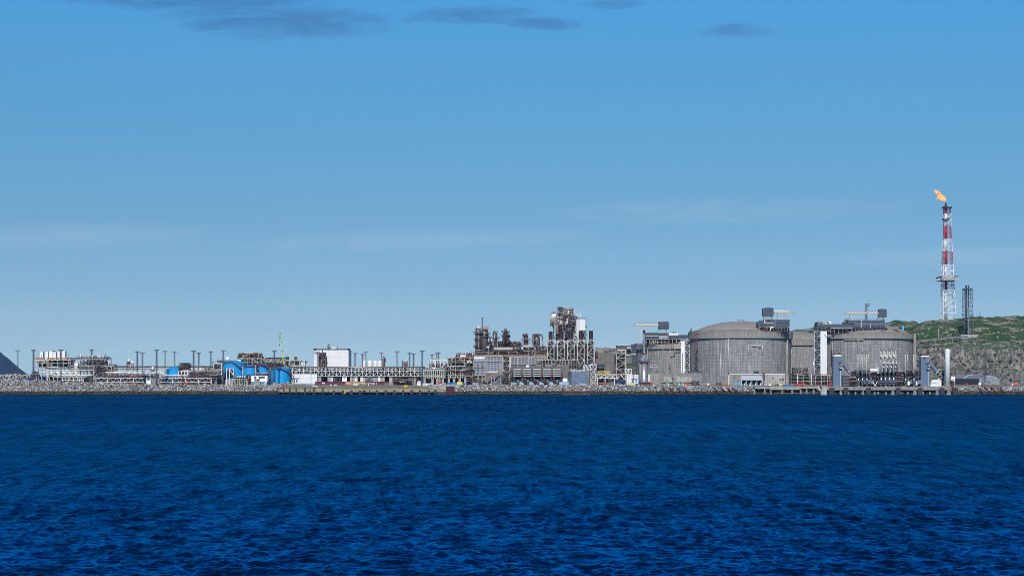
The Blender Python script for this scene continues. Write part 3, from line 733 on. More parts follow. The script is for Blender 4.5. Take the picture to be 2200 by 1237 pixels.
MASTS = [(38, 752, 'left of the six white exhaust housings, alone against the sky'), (72, 751, 'at the left edge of the module with six white exhaust housings'),
 (131, 750.5, 'in front of the last of the six white exhaust housings'), (114, 753, 'just behind the tallest white exhaust housing'), (197, 750, 'above the dark red deck module beside the six-housing module'),
 (295, 754, 'right of the white valve stacks, taller of the pair'), (306, 756.5, 'right of the white valve stacks, shorter of the pair'),
 (336.6, 750.5, 'behind zigzag pipes, first of three left of small blue tank'), (354.5, 753.5, 'close to the left side of the small blue tank'), (375, 755.5, 'directly above the roof of the small blue tank'),
 (416, 752.5, 'right of the small blue tank, taller of two close together'), (427, 757, 'right of the small blue tank, shorter of two close together'), (453, 754, 'above the white steel portal left of the tall blue tanks'),
 (479.5, 752, 'in front of the leftmost tall blue tank'), (549, 757, 'rising among yellow-railed machinery behind the blue tanks'), (589.5, 752, 'in front of the nearest blue tank, left of the lime crane boom'),
 (682.5, 755.3, 'in front of the tall white windowless building'), (763, 758, 'just right of the tall white windowless building'), (779, 760, 'left of the white upright tanks, shorter of two'), (785.5, 754.5, 'left of the white upright tanks, taller of two'),
 (819.5, 757.5, 'beside the dark steel vessel right of the white upright tanks'), (853, 754, 'midway between the dark steel vessel and the oxide framed vessel'), (880, 757.5, 'right of the oxide framed vessel, taller of two'),
 (888.5, 759.5, 'right of the oxide framed vessel, shorter of two'), (907, 752.5, 'standing alone in front of the right end of the long pipe rack'), (928, 761, 'on the left of three above the open white steel frame'),
 (937.5, 758.3, 'in the middle of three above the open white steel frame'), (942, 756.3, 'on the right of three above the open white steel frame')]
mp0 = mast_proto()
for i, (a, t, wh) in enumerate(MASTS):
    Ym = (26.8 + G - H) * F / (HY - t); far = {114: 1640, 197: 1660, 549: 1712, 679: 1665, 682.5: 1660, 763: 1712}.get(a); sc_z = 1.0
    if far: sc_z = (Z(t, far) - G) / 26.8; Ym = far
    o = mp0 if i == 0 else dup(mp0)
    o.location = (X(a, Ym), Ym, G); o.scale.z = sc_z; o.rotation_euler.z = rn.uniform(0, 1.5)
    o['label'] = 'dark light mast ' + wh; o['group'] = 'floodlight masts'

# ---- module with six white exhaust housings
Y = 1590
o = thing('process_module', 'open steel deck module with six white exhaust housings and orange edge panels', 'process module', 112, Y, G)
steel(o, [75, 83.2, 91.5, 101, 112, 124, 137, 147, 151], [None, 795, 787.6, 779.8, 772.5], Y, 24, .62, CREAM, 3)
decks(o, 74, 152, [795, 787.6, 779.8, 772.3], Y, 24, DARK)
pbox(o, 'deck_edge', CREAM, 73.5, 152, 771.6, 773.6, Y - .4, .5)
mb = MB()
for k in range(26):
    if k not in (7, 8, 15, 16): mb.bx(74 + 3 * k, 76.6 + 3 * k, 768.4, 771.2, Y - .3, .2)
mb.build('edge_panel', ORANGE, o)
rails(o, 74, 152, 771.6, Y, 24, OXIDE)
for a, b, t in ((86, 92.3, 756), (97, 103.4, 755), (105.2, 113.2, 754), (114.2, 120.3, 756), (123, 129.2, 755), (132.3, 139.9, 754)):
    MB().bx(a, b, t, 771.5, Y + 5, 5).build('exhaust_housing', WHITE, o)
for a in (79, 88.4, 146): part(o, 'vent_pipe', DSTEEL, lambda m: m.cyl((X(a, Y), Y + 1, Z(772, Y)), (X(a, Y), Y + 1, Z(762, Y)), .18))
fill(o, 100, 150, 774, 789, Y + 3, 18, 34, 2, CREAM, None, DARK)
fill(o, 76, 100, 775, 789, Y + 8, 14, 9, 3, GREY, None, DARK, ('bypass_pipe', 'valve_gear', 'pump'))
pbox(o, 'duct', DARK, 104, 148, 774, 779, Y + 6, 10); pbox(o, 'cable_tray', ORANGE, 101.5, 107, 782.5, 785.4, Y - .3, .4)
mb = MB(); mb.beam((X(106, Y), Y - .5, Z(772, Y)), (X(101, Y), Y - .5, Z(788, Y)), .7, .3); mb.build('stair_flight', ORANGE, o)
fill(o, 75, 146, 768, 771.5, Y + 1, 20, 10, 4, None, OXIDE, None, ('p', 'deck_gear', 'q'))
# gantry linking both modules
part(thing('pipe_bridge', 'thin dark pipe bridge linking the two left deck modules', 'pipe bridge', 155, Y + 4, G), 'span', GREY,
     lambda m: (m.truss(X(150, Y), X(161, Y), Y + 4, Z(780, Y), Z(776.5, Y), 4, .25), m.beam((X(151, Y), Y + 4, G), (X(151, Y), Y + 4, Z(776, Y)), .5)))
# ---- dark red deck module
Y = 1600
o = thing('process_module', 'dark red deck module on dark legs with white domed drums on top', 'process module', 194, Y, G)
steel(o, [160, 166, 173, 181, 190, 199, 208, 217, 226], [None, 784, 778, 771.6], Y, 24, .6, GREY, 3)
decks(o, 159.5, 227.5, [784, 771.4], Y, 24, DARK)
pbox(o, 'deck_edge', CREAM, 159.5, 227.5, 771.4, 772.7, Y - .3, .4)
rails(o, 159.5, 227.5, 771.2, Y, 24, OXIDE)
fill(o, 161, 226, 763.5, 771.5, Y + 2, 20, 24, 5, PIPEW, OXIDE, None)
fill(o, 172, 224, 773, 783.5, Y + 2, 20, 26, 6, CREAM, None, DARK, ('hung_pipework', 'x', 'machinery'))
for a, t, r_ in ((173.5, 760, 1.5), (189.5, 761.5, 1.1), (209, 762, 1.2), (214, 762.5, 1.2), (198, 764, .9)):
    part(o, 'drum', WHITE, lambda m: vcyl(m, a, t, 771.4, Y + 4, r_, 12))
pbox(o, 'fan_box', DARK, 197, 219, 774.5, 780, Y + 6, 9)
for a in (164.5, 223.5, 226.5): part(o, 'vent_pipe', DSTEEL, lambda m: m.cyl((X(a, Y), Y + 1, Z(771, Y)), (X(a, Y), Y + 1, Z(758 if a > 226 else 762, Y)), .16))
o = thing('white_vessel', 'short white vessel with boxy skirt between the two left deck modules', 'vessel', 164, 1585, G)
part(o, 'shell', WHITE, lambda m: vcyl(m, 165.3, 773.5, 786, 1585, 1.9, 14)); pbox(o, 'skirt_box', WHITE, 160, 167.2, 779.5, 786, 1584, 3); part(o, 'leg', CREAM, lambda m: m.box(X(161, 1585), X(167, 1585), 1584, 1587, G, Z(786, 1585)))
o = thing('white_vessel', 'slim white upright vessel right of the dark red deck module', 'vessel', 234, 1590, G)
part(o, 'shell', WHITE, lambda m: vcyl(m, 233.8, 774.3, 786, 1590, 1.7, 14)); part(o, 'support_frame', GREY, lambda m: m.lattice(X(231, 1590), X(240, 1590), 1588, 1594, G, Z(785.5, 1590), 4, .3)); rails(o, 229, 245, 785.5, 1587, 8)
# low lattice module behind pipe rack between
Y = 1586
o = thing('process_module', 'low open deck of cream beams and dark red valves under the deck modules', 'process module', 215, Y, G)
steel(o, [150, 160, 172, 190, 203, 214, 229, 240, 246], [None, 795, 786], Y, 12, .5, CREAM, 2, xb=.25)
fill(o, 145, 246, 785, 797, Y, 11, 40, 8, CREAM, OXIDE, DARK); rails(o, 160, 246, 785.5, Y, 12)
fill(o, 202, 226, 786, 806, Y - 22, 8, 26, 9, CREAM, OXIDE, DARK, ('riser', 'hand_wheel', 'skid'))

# ---- long header pipes
def long_pipe(label, px0, px1, py, Y, rpx, mat=PIPEW, posts=0, mid=None, support=CREAM):
    o = thing('header_pipe', label, 'pipe', px0, Y, G)
    z, r = Z(py, Y), S(rpx, Y)
    pts = [(X(px0, Y), Y, z)] + ([(X(a, Y), Y, Z(b, Y)) for a, b in mid] if mid else []) + [(X(px1, Y), Y, Z(mid[-1][1], Y) if mid else z)]
    part(o, 'pipe_run', mat, lambda m: m.pipe(pts, r, 12))
    mb = MB()
    for i in range(posts):
        k = px0 + (px1 - px0) * (i + .5) / posts; zz = np.interp(k, [a for a, b in ([(px0, py)] + (mid or []) + [(px1, mid[-1][1] if mid else py)])], [b for a, b in ([(px0, py)] + (mid or []) + [(px1, mid[-1][1] if mid else py)])])
        mb.box(X(k, Y) - .22, X(k, Y) + .22, Y - .25, Y + .25, G, Z(zz, Y) - r * .8)
    if posts: mb.build('pipe_stand', support, o)
    return o
long_pipe('long dull grey insulated pipe across the skyline left of the tall blue tanks', 243, 472, 787.7, 1668, 1.6, DSTEEL, 24, None, PIPEW)
long_pipe('thin pale pipe just above the long dull grey pipe', 243, 472, 785.6, 1676, .5, PIPEW, 12)
long_pipe('grey pipe running under the two left deck modules', 102, 212, 791.6, 1574, 1.1, SILVER, 9, None, CREAM)
long_pipe('grey pipe on posts in front of the long skyline pipe', 239, 478, 792.2, 1640, .95, SILVER, 26, None, PIPEW)
long_pipe('white pipe with flanged bends below the orange cable tray', 102, 128, 787.8, 1580, 1.0, WHITE, 4)
long_pipe('thin white pipe under the grey pipe at the left modules', 98, 206, 795.2, 1572, .7, WHITE, 10)
long_pipe('thin white pipe along the middle rack behind the small blue tank', 236, 470, 796, 1632, .7, WHITE, 18)
for k, nm in enumerate(('nearest and lowest', 'second nearest', 'third nearest', 'fourth nearest', 'farthest')):
    Yk = 1552 + 2.3 * k; s_ = 13.3 * k
    long_pipe(nm + ' white pipe with a dropping zigzag bend below the six-housing module', 89 + s_ * .9, 199, 798.8, Yk, 1.45, WHITE, 5, [(108 + s_, 798.8), (116.5 + s_, 805.6)])
for k, nm in enumerate(('nearer', 'middle', 'farther')):
    Yk = 1556 + 2.3 * k; s_ = 13 * k
    long_pipe(nm + ' of three white pipes that zigzag down left of the small blue tank', 226, 345, 799.5, Yk, 1.35, WHITE, 8, [(274 + s_, 799.5), (282 + s_, 805.2)])
long_pipe('white pipe passing below the small blue tank', 330, 412, 799, 1560, 1.3, WHITE, 5, [(344, 799), (354, 805.4)])
long_pipe('white pipe feeding the white beam frame right of the small blue tank', 356, 470, 806, 1563, 1.0, WHITE, 8)
# ---- leaning pipe supports and low beams at the left end
Y = 1546
o = thing('pipe_support', 'white pipe support of thick posts at the left end of the zigzag pipes', 'pipe support', 130, Y, G)
mb = MB(); z = Z(803.2, Y); mb.beam((X(70, Y), Y, z), (X(112, Y), Y, z), .6)
for a in (78, 90, 101.5): mb.beam((X(a, Y), Y, G), (X(a, Y), Y, z), .75)
mb.build('portal', PIPEW, o)
mb = MB()
for i in range(9):
    a = 104 + i * 8.6; mb.beam((X(a, Y), Y, Z(804.5, Y)), (X(a + 3.4, Y), Y, Z(817, Y)), .55); mb.beam((X(a, Y), Y + 6, Z(804.5, Y)), (X(a + 3.4, Y), Y + 6, G), .5)
mb.beam((X(112, Y), Y, Z(809.3, Y)), (X(186, Y), Y, Z(809.3, Y)), .45); mb.build('leaning_post', CREAM, o)
mb = MB()
for py in (816.6, 821.6): mb.beam((X(134, Y), Y - 2, Z(py, Y)), (X(180, Y), Y - 2, Z(py, Y)), .5)
for a in (136, 148, 160, 172, 180): mb.beam((X(a, Y), Y - 2, G - 1), (X(a, Y), Y - 2, Z(812, Y)), .6)
mb.build('lower_frame', PIPEW, o)
fill(o, 64, 82, 797, 812, Y - 3, 8, 14, 11, CREAM, OXIDE, GREY)
fill(o, 84, 186, 808, 819, Y + 2, 10, 40, 12, CREAM, None, DARK, ('drain_pipe', 'x', 'skid'))
fill(o, 112, 186, 820, 827, Y, 6, 24, 13, CREAM, OXIDE, DARK, ('hose', 'bollard', 'pump'))
pbox(o, 'grating', GREY, 82, 190, 807.4, 808.6, Y + 1, 8)
# ---- white warren truss bridges
def truss_bridge(label, a, b, n, Y, posts, top=812.2, bot=820.8, seed=0):
    o = thing('truss_bridge', label, 'truss bridge', (a + b) / 2, Y, G)
    mb = MB()
    for yy in (Y, Y + 5): mb.truss(X(a, Y), X(b, Y), yy, Z(bot, Y), Z(top, Y), n, .58, .38, False)
    mb.build('truss', LATT, o)
    mb = MB()
    for p in posts:
        for yy in (Y - .1, Y + 5.1): mb.box(X(p, Y) - .35, X(p, Y) + .35, yy - .3, yy + .3, G - .6, Z(top, Y) + .2)
    mb.build('column', LATT, o)
    pbox(o, 'walkway', OXIDE, a - 5, b, top - 2.4, top - 1.5, Y - .5, 6)
    rails(o, a - 5, b, top - 2.3, Y - .5, 6, OXIDE)
    mb = MB(); rr = random.Random(seed)
    for k in range(4): mb.cyl((X(a, Y), Y + 1.2 + k, Z(bot - 2.2, Y)), (X(b, Y), Y + 1.2 + k, Z(bot - 2.2, Y)), .42, n=8)
    mb.box(X(a, Y), X(b, Y), Y + 4.4, Y + 4.8, Z(bot - .6, Y), Z(top + 1.2, Y))  # near-black sheet stands in for the shade behind the truss
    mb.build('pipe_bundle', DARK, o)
    fill(o, a, b, bot + 1, bot + 6, Y + 1, 6, 22, seed, CREAM, OXIDE, DARK)
    return o
truss_bridge('white zigzag truss bridge from the first red bin to the white switch hut', 204, 309, 8, 1538, (231, 259, 287), seed=21)
truss_bridge('white zigzag truss bridge right of the white switch hut, below the small blue tank', 344, 455, 8, 1538, (371, 399, 427, 454), seed=22)
fill(thing('valve_station', 'thicket of dark red valves on the left truss bridge', 'valve station', 250, 1545, G), 205, 340, 802, 811, 1544, 6, 46, 23, PIPEW, OXIDE, GREY)
fill(thing('valve_station', 'thicket of pale pipes and valves left of the tall blue tanks', 'valve station', 410, 1545, G), 400, 470, 796, 811, 1544, 8, 40, 24, CREAM, OXIDE, GREY)
solid('switch_hut', 'small white hut between the two white truss bridges', 'hut', WHITE, 315, 324, 816.5, 827, 1536, 4)
solid('switch_hut', 'small grey-white hut at the left end of the right truss bridge', 'hut', GREY, 327, 343, 812, 826, 1545, 5)
for lab, m_, a, b, t, bo in (('small dark red bin at the foot of the left truss bridge', RED, 220.5, 226, 823, 826), ('bright red skip under the left truss bridge', RED, 281.5, 289, 822, 826.2), ('red cabinet at the foot of the dark red stair', RED, 397, 404.5, 822.4, 829), ('small red cabinet at the end of the right truss bridge', RED, 453.5, 457.5, 824, 829),
                        ('blue box under the right truss bridge, left one of two', BLUEP, 363, 367.5, 822.5, 825.5), ('blue box under the right truss bridge, right one of two', BLUEP, 374, 377, 822.5, 825.3)):
    o = solid('storage_bin', lab, 'bin', m_, a, b, t, bo, 1533, 2.2)
    MB().bx(a - .2, b + .2, t - .35, t, 1532.9, 2.4).build('lid', m_, o)
# dark red diagonal stair near red cabinet
part(thing('access_stair', 'dark red diagonal stair crossing in front of the right truss bridge', 'stair', 392, 1535, G), 'flight', OXIDE, lambda m: (m.beam((X(384, 1535), 1535, Z(796, 1535)), (X(398, 1535), 1535, Z(822, 1535)), .9, .4), m.beam((X(384, 1535), 1534, Z(793, 1535)), (X(398, 1535), 1534, Z(819, 1535)), .14)))
# ---- white valve stacks with arch on the skyline pipe
o = thing('valve_stack', 'white domed valve stacks with cream arch on the skyline pipe', 'valve stack', 281, 1655, G)
for a, t in ((276.5, 770.5), (284, 774.5)): part(o, 'valve_body', WHITE, lambda m: (vcyl(m, a, t, 780, 1655, 1.9, 14), m.ball((X(a + 1.5, 1655), 1654, Z(t + 4, 1655)), .8)))
part(o, 'arch_pipe', CREAM, lambda m: m.pipe([(X(280, 1652), 1652, Z(791, 1652)), (X(280, 1652), 1652, Z(783, 1652)), (X(283, 1652), 1652, Z(779.5, 1652)), (X(286, 1652), 1652, Z(779.5, 1652)), (X(289, 1652), 1652, Z(783, 1652)), (X(289, 1652), 1652, Z(791, 1652))], .4))
part(o, 'stand', OXIDE, lambda m: (m.lattice(X(273, 1655), X(288, 1655), 1653, 1658, G, Z(782, 1655), 6, .3), m.box(X(272.5, 1655), X(279, 1655), 1654, 1658, Z(783, 1655), Z(777, 1655))))
o = thing('white_vessel', 'white upright vessel standing between the left zigzag pipes and the small blue tank', 'vessel', 328, 1600, G)
part(o, 'shell', WHITE, lambda m: vcyl(m, 328, 787.5, None, 1600, 2.8, 16)); ring_platform(o, 328, 795, 1600, 2.8, .8, OXIDE)
# ---- small blue tank
o = tank('storage_tank', 'small low blue tank with shallow cone roof', 376.5, 792.4, 1610, 19, BLUE, roof=1.9)
rails(o, 396, 410, 789, 1604, 5); caged_ladder(o, 388.5, 790, None, 1610, GREY, -S(19, 1610) * .8)
o = thing('process_skid', 'dark red gantry and machinery beside the small blue tank', 'process skid', 397, 1600, G)
steel(o, [385, 392, 400, 408], [None, 798, 790], 1600, 8, .4, OXIDE); fill(o, 384, 408, 779, 795, 1600, 7, 26, 31, CREAM, OXIDE, DARK); part(o, 'jib', GREY, lambda m: m.beam((X(383, 1602), 1602, Z(779.5, 1602)), (X(396, 1602), 1602, Z(779.5, 1602)), .2))
# ---- white beam frame with dark bays
Y = 1572
o = thing('open_building', 'white beam frame with dark open bays right of the small blue tank', 'frame building', 412, Y, G)
steel(o, [383, 390, 397, 404, 419.5, 436], [None, 806, 797.5], Y, 9, 1.0, WHITE, 2)
pbox(o, 'dark_back_panel', DARK, 385, 436, 798, 806, Y + 5, .5)  # dark panel stands in for shade inside the open bays
pbox(o, 'roof_slab', WHITE, 382.5, 437, 796.6, 798.3, Y - .3, 9.5); pbox(o, 'floor_slab', WHITE, 382.5, 456, 805.4, 807.2, Y - .4, 9.5)
part(o, 'tapered_post', WHITE, lambda m: m.prism([(X(401.5, Y), Z(806, Y)), (X(406, Y), Z(806, Y)), (X(405, Y), Z(794.5, Y)), (X(402, Y), Z(794.5, Y))], Y - 1, Y))
fill(o, 420, 436, 799, 806, Y + 1, 6, 10, 32, CREAM, OXIDE, GREY)
o = thing('drum_row', 'row of white horizontal drums behind the white beam frame', 'drum row', 430, 1600, G)
for k in range(5): part(o, 'drum', PIPEW, lambda m: (m.cyl((X(410 + 9 * k, 1600), 1600, Z(792, 1600)), (X(416 + 9 * k, 1600), 1600, Z(792, 1600)), S(2.2, 1600), n=14), m.box(X(412 + 9 * k, 1600), X(414 + 9 * k, 1600), 1599, 1601, G, Z(793, 1600))))
o = thing('scaffold_frame', 'close grid of cream posts left of the white portal', 'frame building', 452, 1575, G)
steel(o, [437, 440, 443, 446, 449, 452, 455, 458], [None, 800, 795, 790], 1575, 8, .42, CREAM, 2, xb=.35); fill(o, 438, 459, 787, 806, 1576, 8, 26, 33, CREAM, OXIDE, DARK)
o = thing('steel_portal', 'white two-storey steel portal with dark cabin in front of the tall blue tank', 'portal frame', 468, 1560, G)
steel(o, [459.5, 476.5], [None, 803, 795.5, 780.5], 1560, 9, .75, WHITE, 2); steel(o, [463, 467.5, 472], [803, 803, 795.5], 1559.6, .5, .35, CREAM, 2, 'mullion')
pbox(o, 'cabin', DARK, 464, 476, 796, 803, 1561, 6); fill(o, 457, 476, 781, 795, 1562, 6, 12, 34, CREAM, OXIDE, GREY); rails(o, 455, 478, 780, 1560, 9)
fill(o, 460, 480, 804, 828, 1556, 8, 22, 35, CREAM, None, DARK, ('drain_pipe', 'x', 'machinery'))
part(o, 'concrete_pier', CONC, lambda m: (m.bx(475, 478.5, 806, 829, 1556, 2), m.bx(464, 466, 815, 829, 1556, 2)))
solid('concrete_bunker', 'dark grey sloped mound beside the portal at the rock crest', 'bunker', GREY, 456, 466, 812, 829, 1548, 6)

# ---- the four tall blue tanks
TB = []
T1 = tank('storage_tank', 'largest blue tank, leftmost and tallest of the tall four', 502.5, 779.5, 1632, 26.5, BLUE, roof=2.3, n=72)
spiral_stair(T1, 502.5, 1632, 26.5, 777, 806, 268, 345); rim_walk(T1, 502.5, 1632, 26.5, 777.5, 180, 268)
part(T1, 'stair_head', OXIDE, lambda m: (m.box(X(468, 1608), X(483, 1608), 1606, 1611, Z(776, 1608), Z(774.6, 1608)), m.lattice(X(467.5, 1608), X(473, 1608), 1606, 1611, G, Z(775, 1608), 10, .3), m.railrect(X(467, 1608), X(493, 1608), 1605.5, 1611, Z(775, 1608))))
part(T1, 'roof_fitting', WHITE, lambda m: [m.cyl((X(a, 1625), 1625, Z(777, 1625)), (X(a, 1625), 1625, Z(766 + k % 2, 1625)), .35) for k, a in enumerate((486.5, 489, 491.5))] and None)
part(T1, 'plinth', CONC, lambda m: m.lathe(X(502.5, 1632), 1632, [(S(27.2, 1632), G), (S(27.2, 1632), Z(815.5, 1632)), (S(26, 1632), Z(815.4, 1632))], 48))
T2 = tank('storage_tank', 'second blue tank from the left, low and half hidden', 538, 787.5, 1622, 17.5, BLUE, roof=1.8)
rim_walk(T2, 538, 1622, 17.5, 786.5, 190, 350); spiral_stair(T2, 538, 1622, 17.5, 786.5, 800, 300, 345)
T3 = tank('storage_tank', 'third blue tank from the left, behind the white notched building', 565, 784.7, 1626, 18.5, BLUE, roof=1.9)
rim_walk(T3, 565, 1626, 18.5, 783.6, 185, 350); spiral_stair(T3, 565, 1626, 18.5, 783.6, 797, 268, 335)
T4 = tank('storage_tank', 'nearest blue tank, rightmost of the four, on a concrete plinth above the quay', 603.3, 792.2, 1578, 21.8, BLUE, bo=823, roof=1.6, n=72)
spiral_stair(T4, 603.3, 1578, 21.8, 789.8, 808, 268, 352); rim_walk(T4, 603.3, 1578, 21.8, 790, 185, 268)
part(T4, 'plinth', CONC, lambda m: m.lathe(X(603.3, 1578), 1578, [(S(23.5, 1578), G - 1), (S(23.5, 1578), Z(823, 1578)), (.1, Z(822.9, 1578))], 48))
caged_ladder(T4, 591, 793, None, 1578, OXIDE, -S(18, 1578), w=.9)
part(T4, 'shell_outlet', WHITE, lambda m: m.cyl((X(618, 1560), 1561, Z(821, 1560)), (X(618, 1560), 1564, Z(821, 1560)), .5))
# link walkways between tank tops, pipe columns
o = thing('link_walkway', 'dark red walkway spanning between the tops of the blue tanks', 'walkway', 560, 1600, G)
mb = MB()
for (a, t, b, t2, yy) in ((520, 788, 552, 786, 1606), (548, 782.6, 578, 786, 1606), (578, 786.5, 622, 790, 1598)):
    p, q = Vector((X(a, yy), yy, Z(t, yy))), Vector((X(b, yy), yy, Z(t2, yy))); mb.beam(p, q, 1.2, .4); mb.rail([p, q], 1.2, .14, 1.5); mb.beam((q.x, yy, G), q, .35)
mb.build('span', OXIDE, o)
fill(o, 545, 625, 781, 788, 1600, 10, 18, 36, None, OXIDE, None, ('p', 'valve_gear', 'q'))
o = thing('pipe_column', 'dark brown riser pipe with white clamps left of the second blue tank', 'pipe column', 521, 1590, G); PC0 = o
mb = MB(); mb.cyl((X(521, 1590), 1590, G), (X(521, 1590), 1590, Z(785, 1590)), S(1.5, 1590), n=12); mb.build('riser', DSTEEL, o)
mb = MB()
for k in range(6): mb.box(X(521.8, 1590), X(523.6, 1590), 1587.5, 1588.5, Z(789 + 4 * k, 1590), Z(787.4 + 4 * k, 1590))
mb.build('clamp', WHITE, o)
dup(o, (X(548.5, 1588), 1588, G + .8), 'dark brown riser pipe with white clamps left of the third blue tank')
dup(o, (X(580.5, 1584), 1584, G - 1.2), 'dark brown riser pipe with white clamps left of the nearest blue tank')
for r_ in [r for r in C.objects if r.name.startswith('pipe_column')]: r_['group'] = 'riser pipes between the blue tanks'
o = thing('stair_tower', 'dark red caged stair left of the nearest blue tank', 'stair tower', 578, 1560, G)
part(o, 'flights', OXIDE, lambda m: (m.lattice(X(575, 1560), X(581, 1560), 1559, 1563, G, Z(795, 1560), 7, .25), [m.beam((X(575.5 if k % 2 else 580.5, 1560), 1560, Z(826 - 4.4 * k, 1560)), (X(580.5 if k % 2 else 575.5, 1560), 1560, Z(821.6 - 4.4 * k, 1560)), .8, .2) for k in range(6)]) and None)
# ---- white portal and column rows in front of the blue tanks
o = thing('steel_portal', 'tall white portal with diagonal brace in front of the leftmost tall blue tank', 'portal frame', 495, 1555, G)
steel(o, [486.5, 492.5, 501], [None, 791.5], 1555, 3, .62, WHITE, 2); part(o, 'brace', WHITE, lambda m: m.beam((X(492.5, 1555), 1555, Z(792, 1555)), (X(501, 1555), 1555, Z(805, 1555)), .45))
fill(o, 484, 502, 792, 812, 1558, 6, 14, 41, GREY, OXIDE, DARK)
o = thing('column_rack', 'rack of close white columns with round valves on top, left of the notched building', 'pipe rack', 515, 1550, G)
steel(o, [499, 504.5, 509.5, 514.5, 519.5, 524.5, 530], [None, 813.5], 1550, 6, .5, CREAM, 3); fill(o, 500, 531, 807, 813, 1551, 6, 22, 42, CREAM, OXIDE, DARK); fill(o, 498, 531, 815, 828, 1556, 3, 16, 43, GREY, None, DARK, ('cross_pipe', 'x', 'pump'))
for k in range(4): part(o, 'valve_head', PIPEW, lambda m: m.cyl((X(511 + 5 * k, 1549), 1549, Z(808.8, 1549)), (X(511 + 5 * k, 1549), 1551, Z(808.8, 1549)), .62, n=12))
fill(thing('process_skid', 'dark machinery skid with yellow edge beside the notched white building', 'process skid', 534, 1550, G), 529, 539, 808, 828, 1550, 6, 18, 44, YELLOW, OXIDE, DARK)
# ---- notched white building
Y = 1548
o = thing('control_building', 'white concrete building with a dark L-shaped notch on a narrow base', 'building', 557, Y, G)
mb = MB(); mb.bx(539.5, 546.5, 807.6, 820, Y, 9); mb.bx(546.5, 558, 818.8, 820, Y, 9); mb.bx(558, 574.5, 812.6, 820, Y, 9); mb.bx(546.5, 558, 807.6, 812, Y + 5, 4); mb.bx(569, 574.5, 807.6, 812.6, Y, 9); mb.bx(550.5, 556, 807.8, 814, Y, 1.5); mb.bx(539.5, 574.5, 807.0, 808.4, Y - .1, 9.2)
mb.build('wall', WHITE, o)
pbox(o, 'recess', GREY, 546.5, 569, 808.4, 818.8, Y + 1.6, .3); pbox(o, 'base', CONCL, 546, 559, 820, 829, Y + 1, 6)
rails(o, 530, 575, 807, Y, 9); fill(o, 548, 574, 801, 807, Y + 3, 5, 14, 45, PIPEW, OXIDE, None)
mb = MB(); mb.beam((X(565, Y), Y - 1, Z(829, Y)), (X(574, Y), Y - 1, Z(819, Y)), .7, .3); mb.rail([(X(565, Y), Y - 1.4, Z(829, Y)), (X(574, Y), Y - 1.4, Z(819, Y))], 1, .12); mb.build('outside_stair', WHITE, o)
part(o, 'leg', CREAM, lambda m: [m.bx(a, a + 1.4, 820, 829, Y + 1, 1) for a in (540, 562, 572)] and None)
# ---- process modules behind the blue tanks
Y = 1690
o = thing('process_module', 'machinery deck with yellow rails above the second and third blue tanks', 'process module', 536, Y, G)
steel(o, [509, 520, 531, 542, 553, 561.5], [None, 785, 778, 769.5], Y, 18, .6, CREAM, 2, xb=.3); decks(o, 508.5, 562, [785, 769.5], Y, 18, GREY)
pbox(o, 'deck_edge', CREAM, 508.5, 562, 769, 770.4, Y - .3, .4); rails(o, 508.5, 562, 769, Y, 18, OXIDE); pbox(o, 'white_wall', WHITE, 508.5, 517, 770, 778, Y + .5, 4)
fill(o, 511, 561, 758.5, 769, Y + 1, 15, 44, 46, CREAM, OXIDE, DARK); fill(o, 518, 561, 771, 786, Y + 3, 14, 44, 47, CREAM, None, DARK, ('hung_pipework', 'x', 'machinery'))
for a, b in ((522.5, 530), (536, 545), (555, 560.5)): part(o, 'yellow_hoist_frame', YELLOW, lambda m: (m.frame(pxs_([a, b], Y), [Y + 2, Y + 8], pys_([769, 758.5], Y), .35)))
o = thing('air_cooler', 'dark flat-topped cooler bank on tangled cream legs right of the yellow-railed deck', 'air cooler', 588, 1700, G)
part(o, 'fan_deck', DARK, lambda m: (m.bx(572, 612, 767.5, 769.5, 1700, 14), m.beam((X(563, 1700), 1702, Z(773, 1700)), (X(575, 1700), 1702, Z(768.5, 1700)), 1.6, .8)))
mb = MB()
for k in range(17): mb.beam((X(563 + 2.9 * k, 1700), 1699, Z(771, 1700)), (X(565.5 + 2.9 * k, 1700), 1699, Z(779, 1700)), .5); mb.beam((X(563 + 2.9 * k, 1700), 1710, Z(770, 1700)), (X(563 + 2.9 * k, 1700), 1710, G), .4)
mb.build('leg', CREAM, o); fill(o, 562, 612, 770, 790, 1701, 10, 50, 48, CREAM, OXIDE, DARK)
Y = 1690
o = thing('process_module', 'cream framed deck with two dark fans and white end room, near the tall white building', 'process module', 635, Y, G)
steel(o, [612, 622, 633, 643, 652], [None, 784.5, 774.8], Y, 16, .6, CREAM, 2, xb=.4); decks(o, 611, 653, [784.5, 774.8], Y, 16, GREY); pbox(o, 'deck_edge', CREAM, 611, 656, 784, 785.4, Y - .3, .4); pbox(o, 'upper_edge', CREAM, 611, 640, 773.4, 774.8, Y - .3, .4)
for a in (618, 635.5): part(o, 'fan_drum', DARK, lambda m: vcyl(m, a, 766, 773, Y + 5, 3, 14, False))
part(o, 'lifting_frame', SAND, lambda m: (m.frame(pxs_([618, 627], Y), [Y + 3, Y + 7], pys_([774, 762.5], Y), .25), m.frame(pxs_([629, 637], Y), [Y + 3, Y + 7], pys_([774, 762.5], Y), .25)))
pbox(o, 'end_room', WHITE, 642.5, 655.5, 774, 783, Y + 1, 8); pbox(o, 'doorway', DARK, 645, 647.5, 777.5, 783, Y + .8, .4); rails(o, 654, 658, 779, Y, 10)
fill(o, 612, 642, 775, 784, Y + 1, 12, 34, 49, CREAM, OXIDE, DARK)
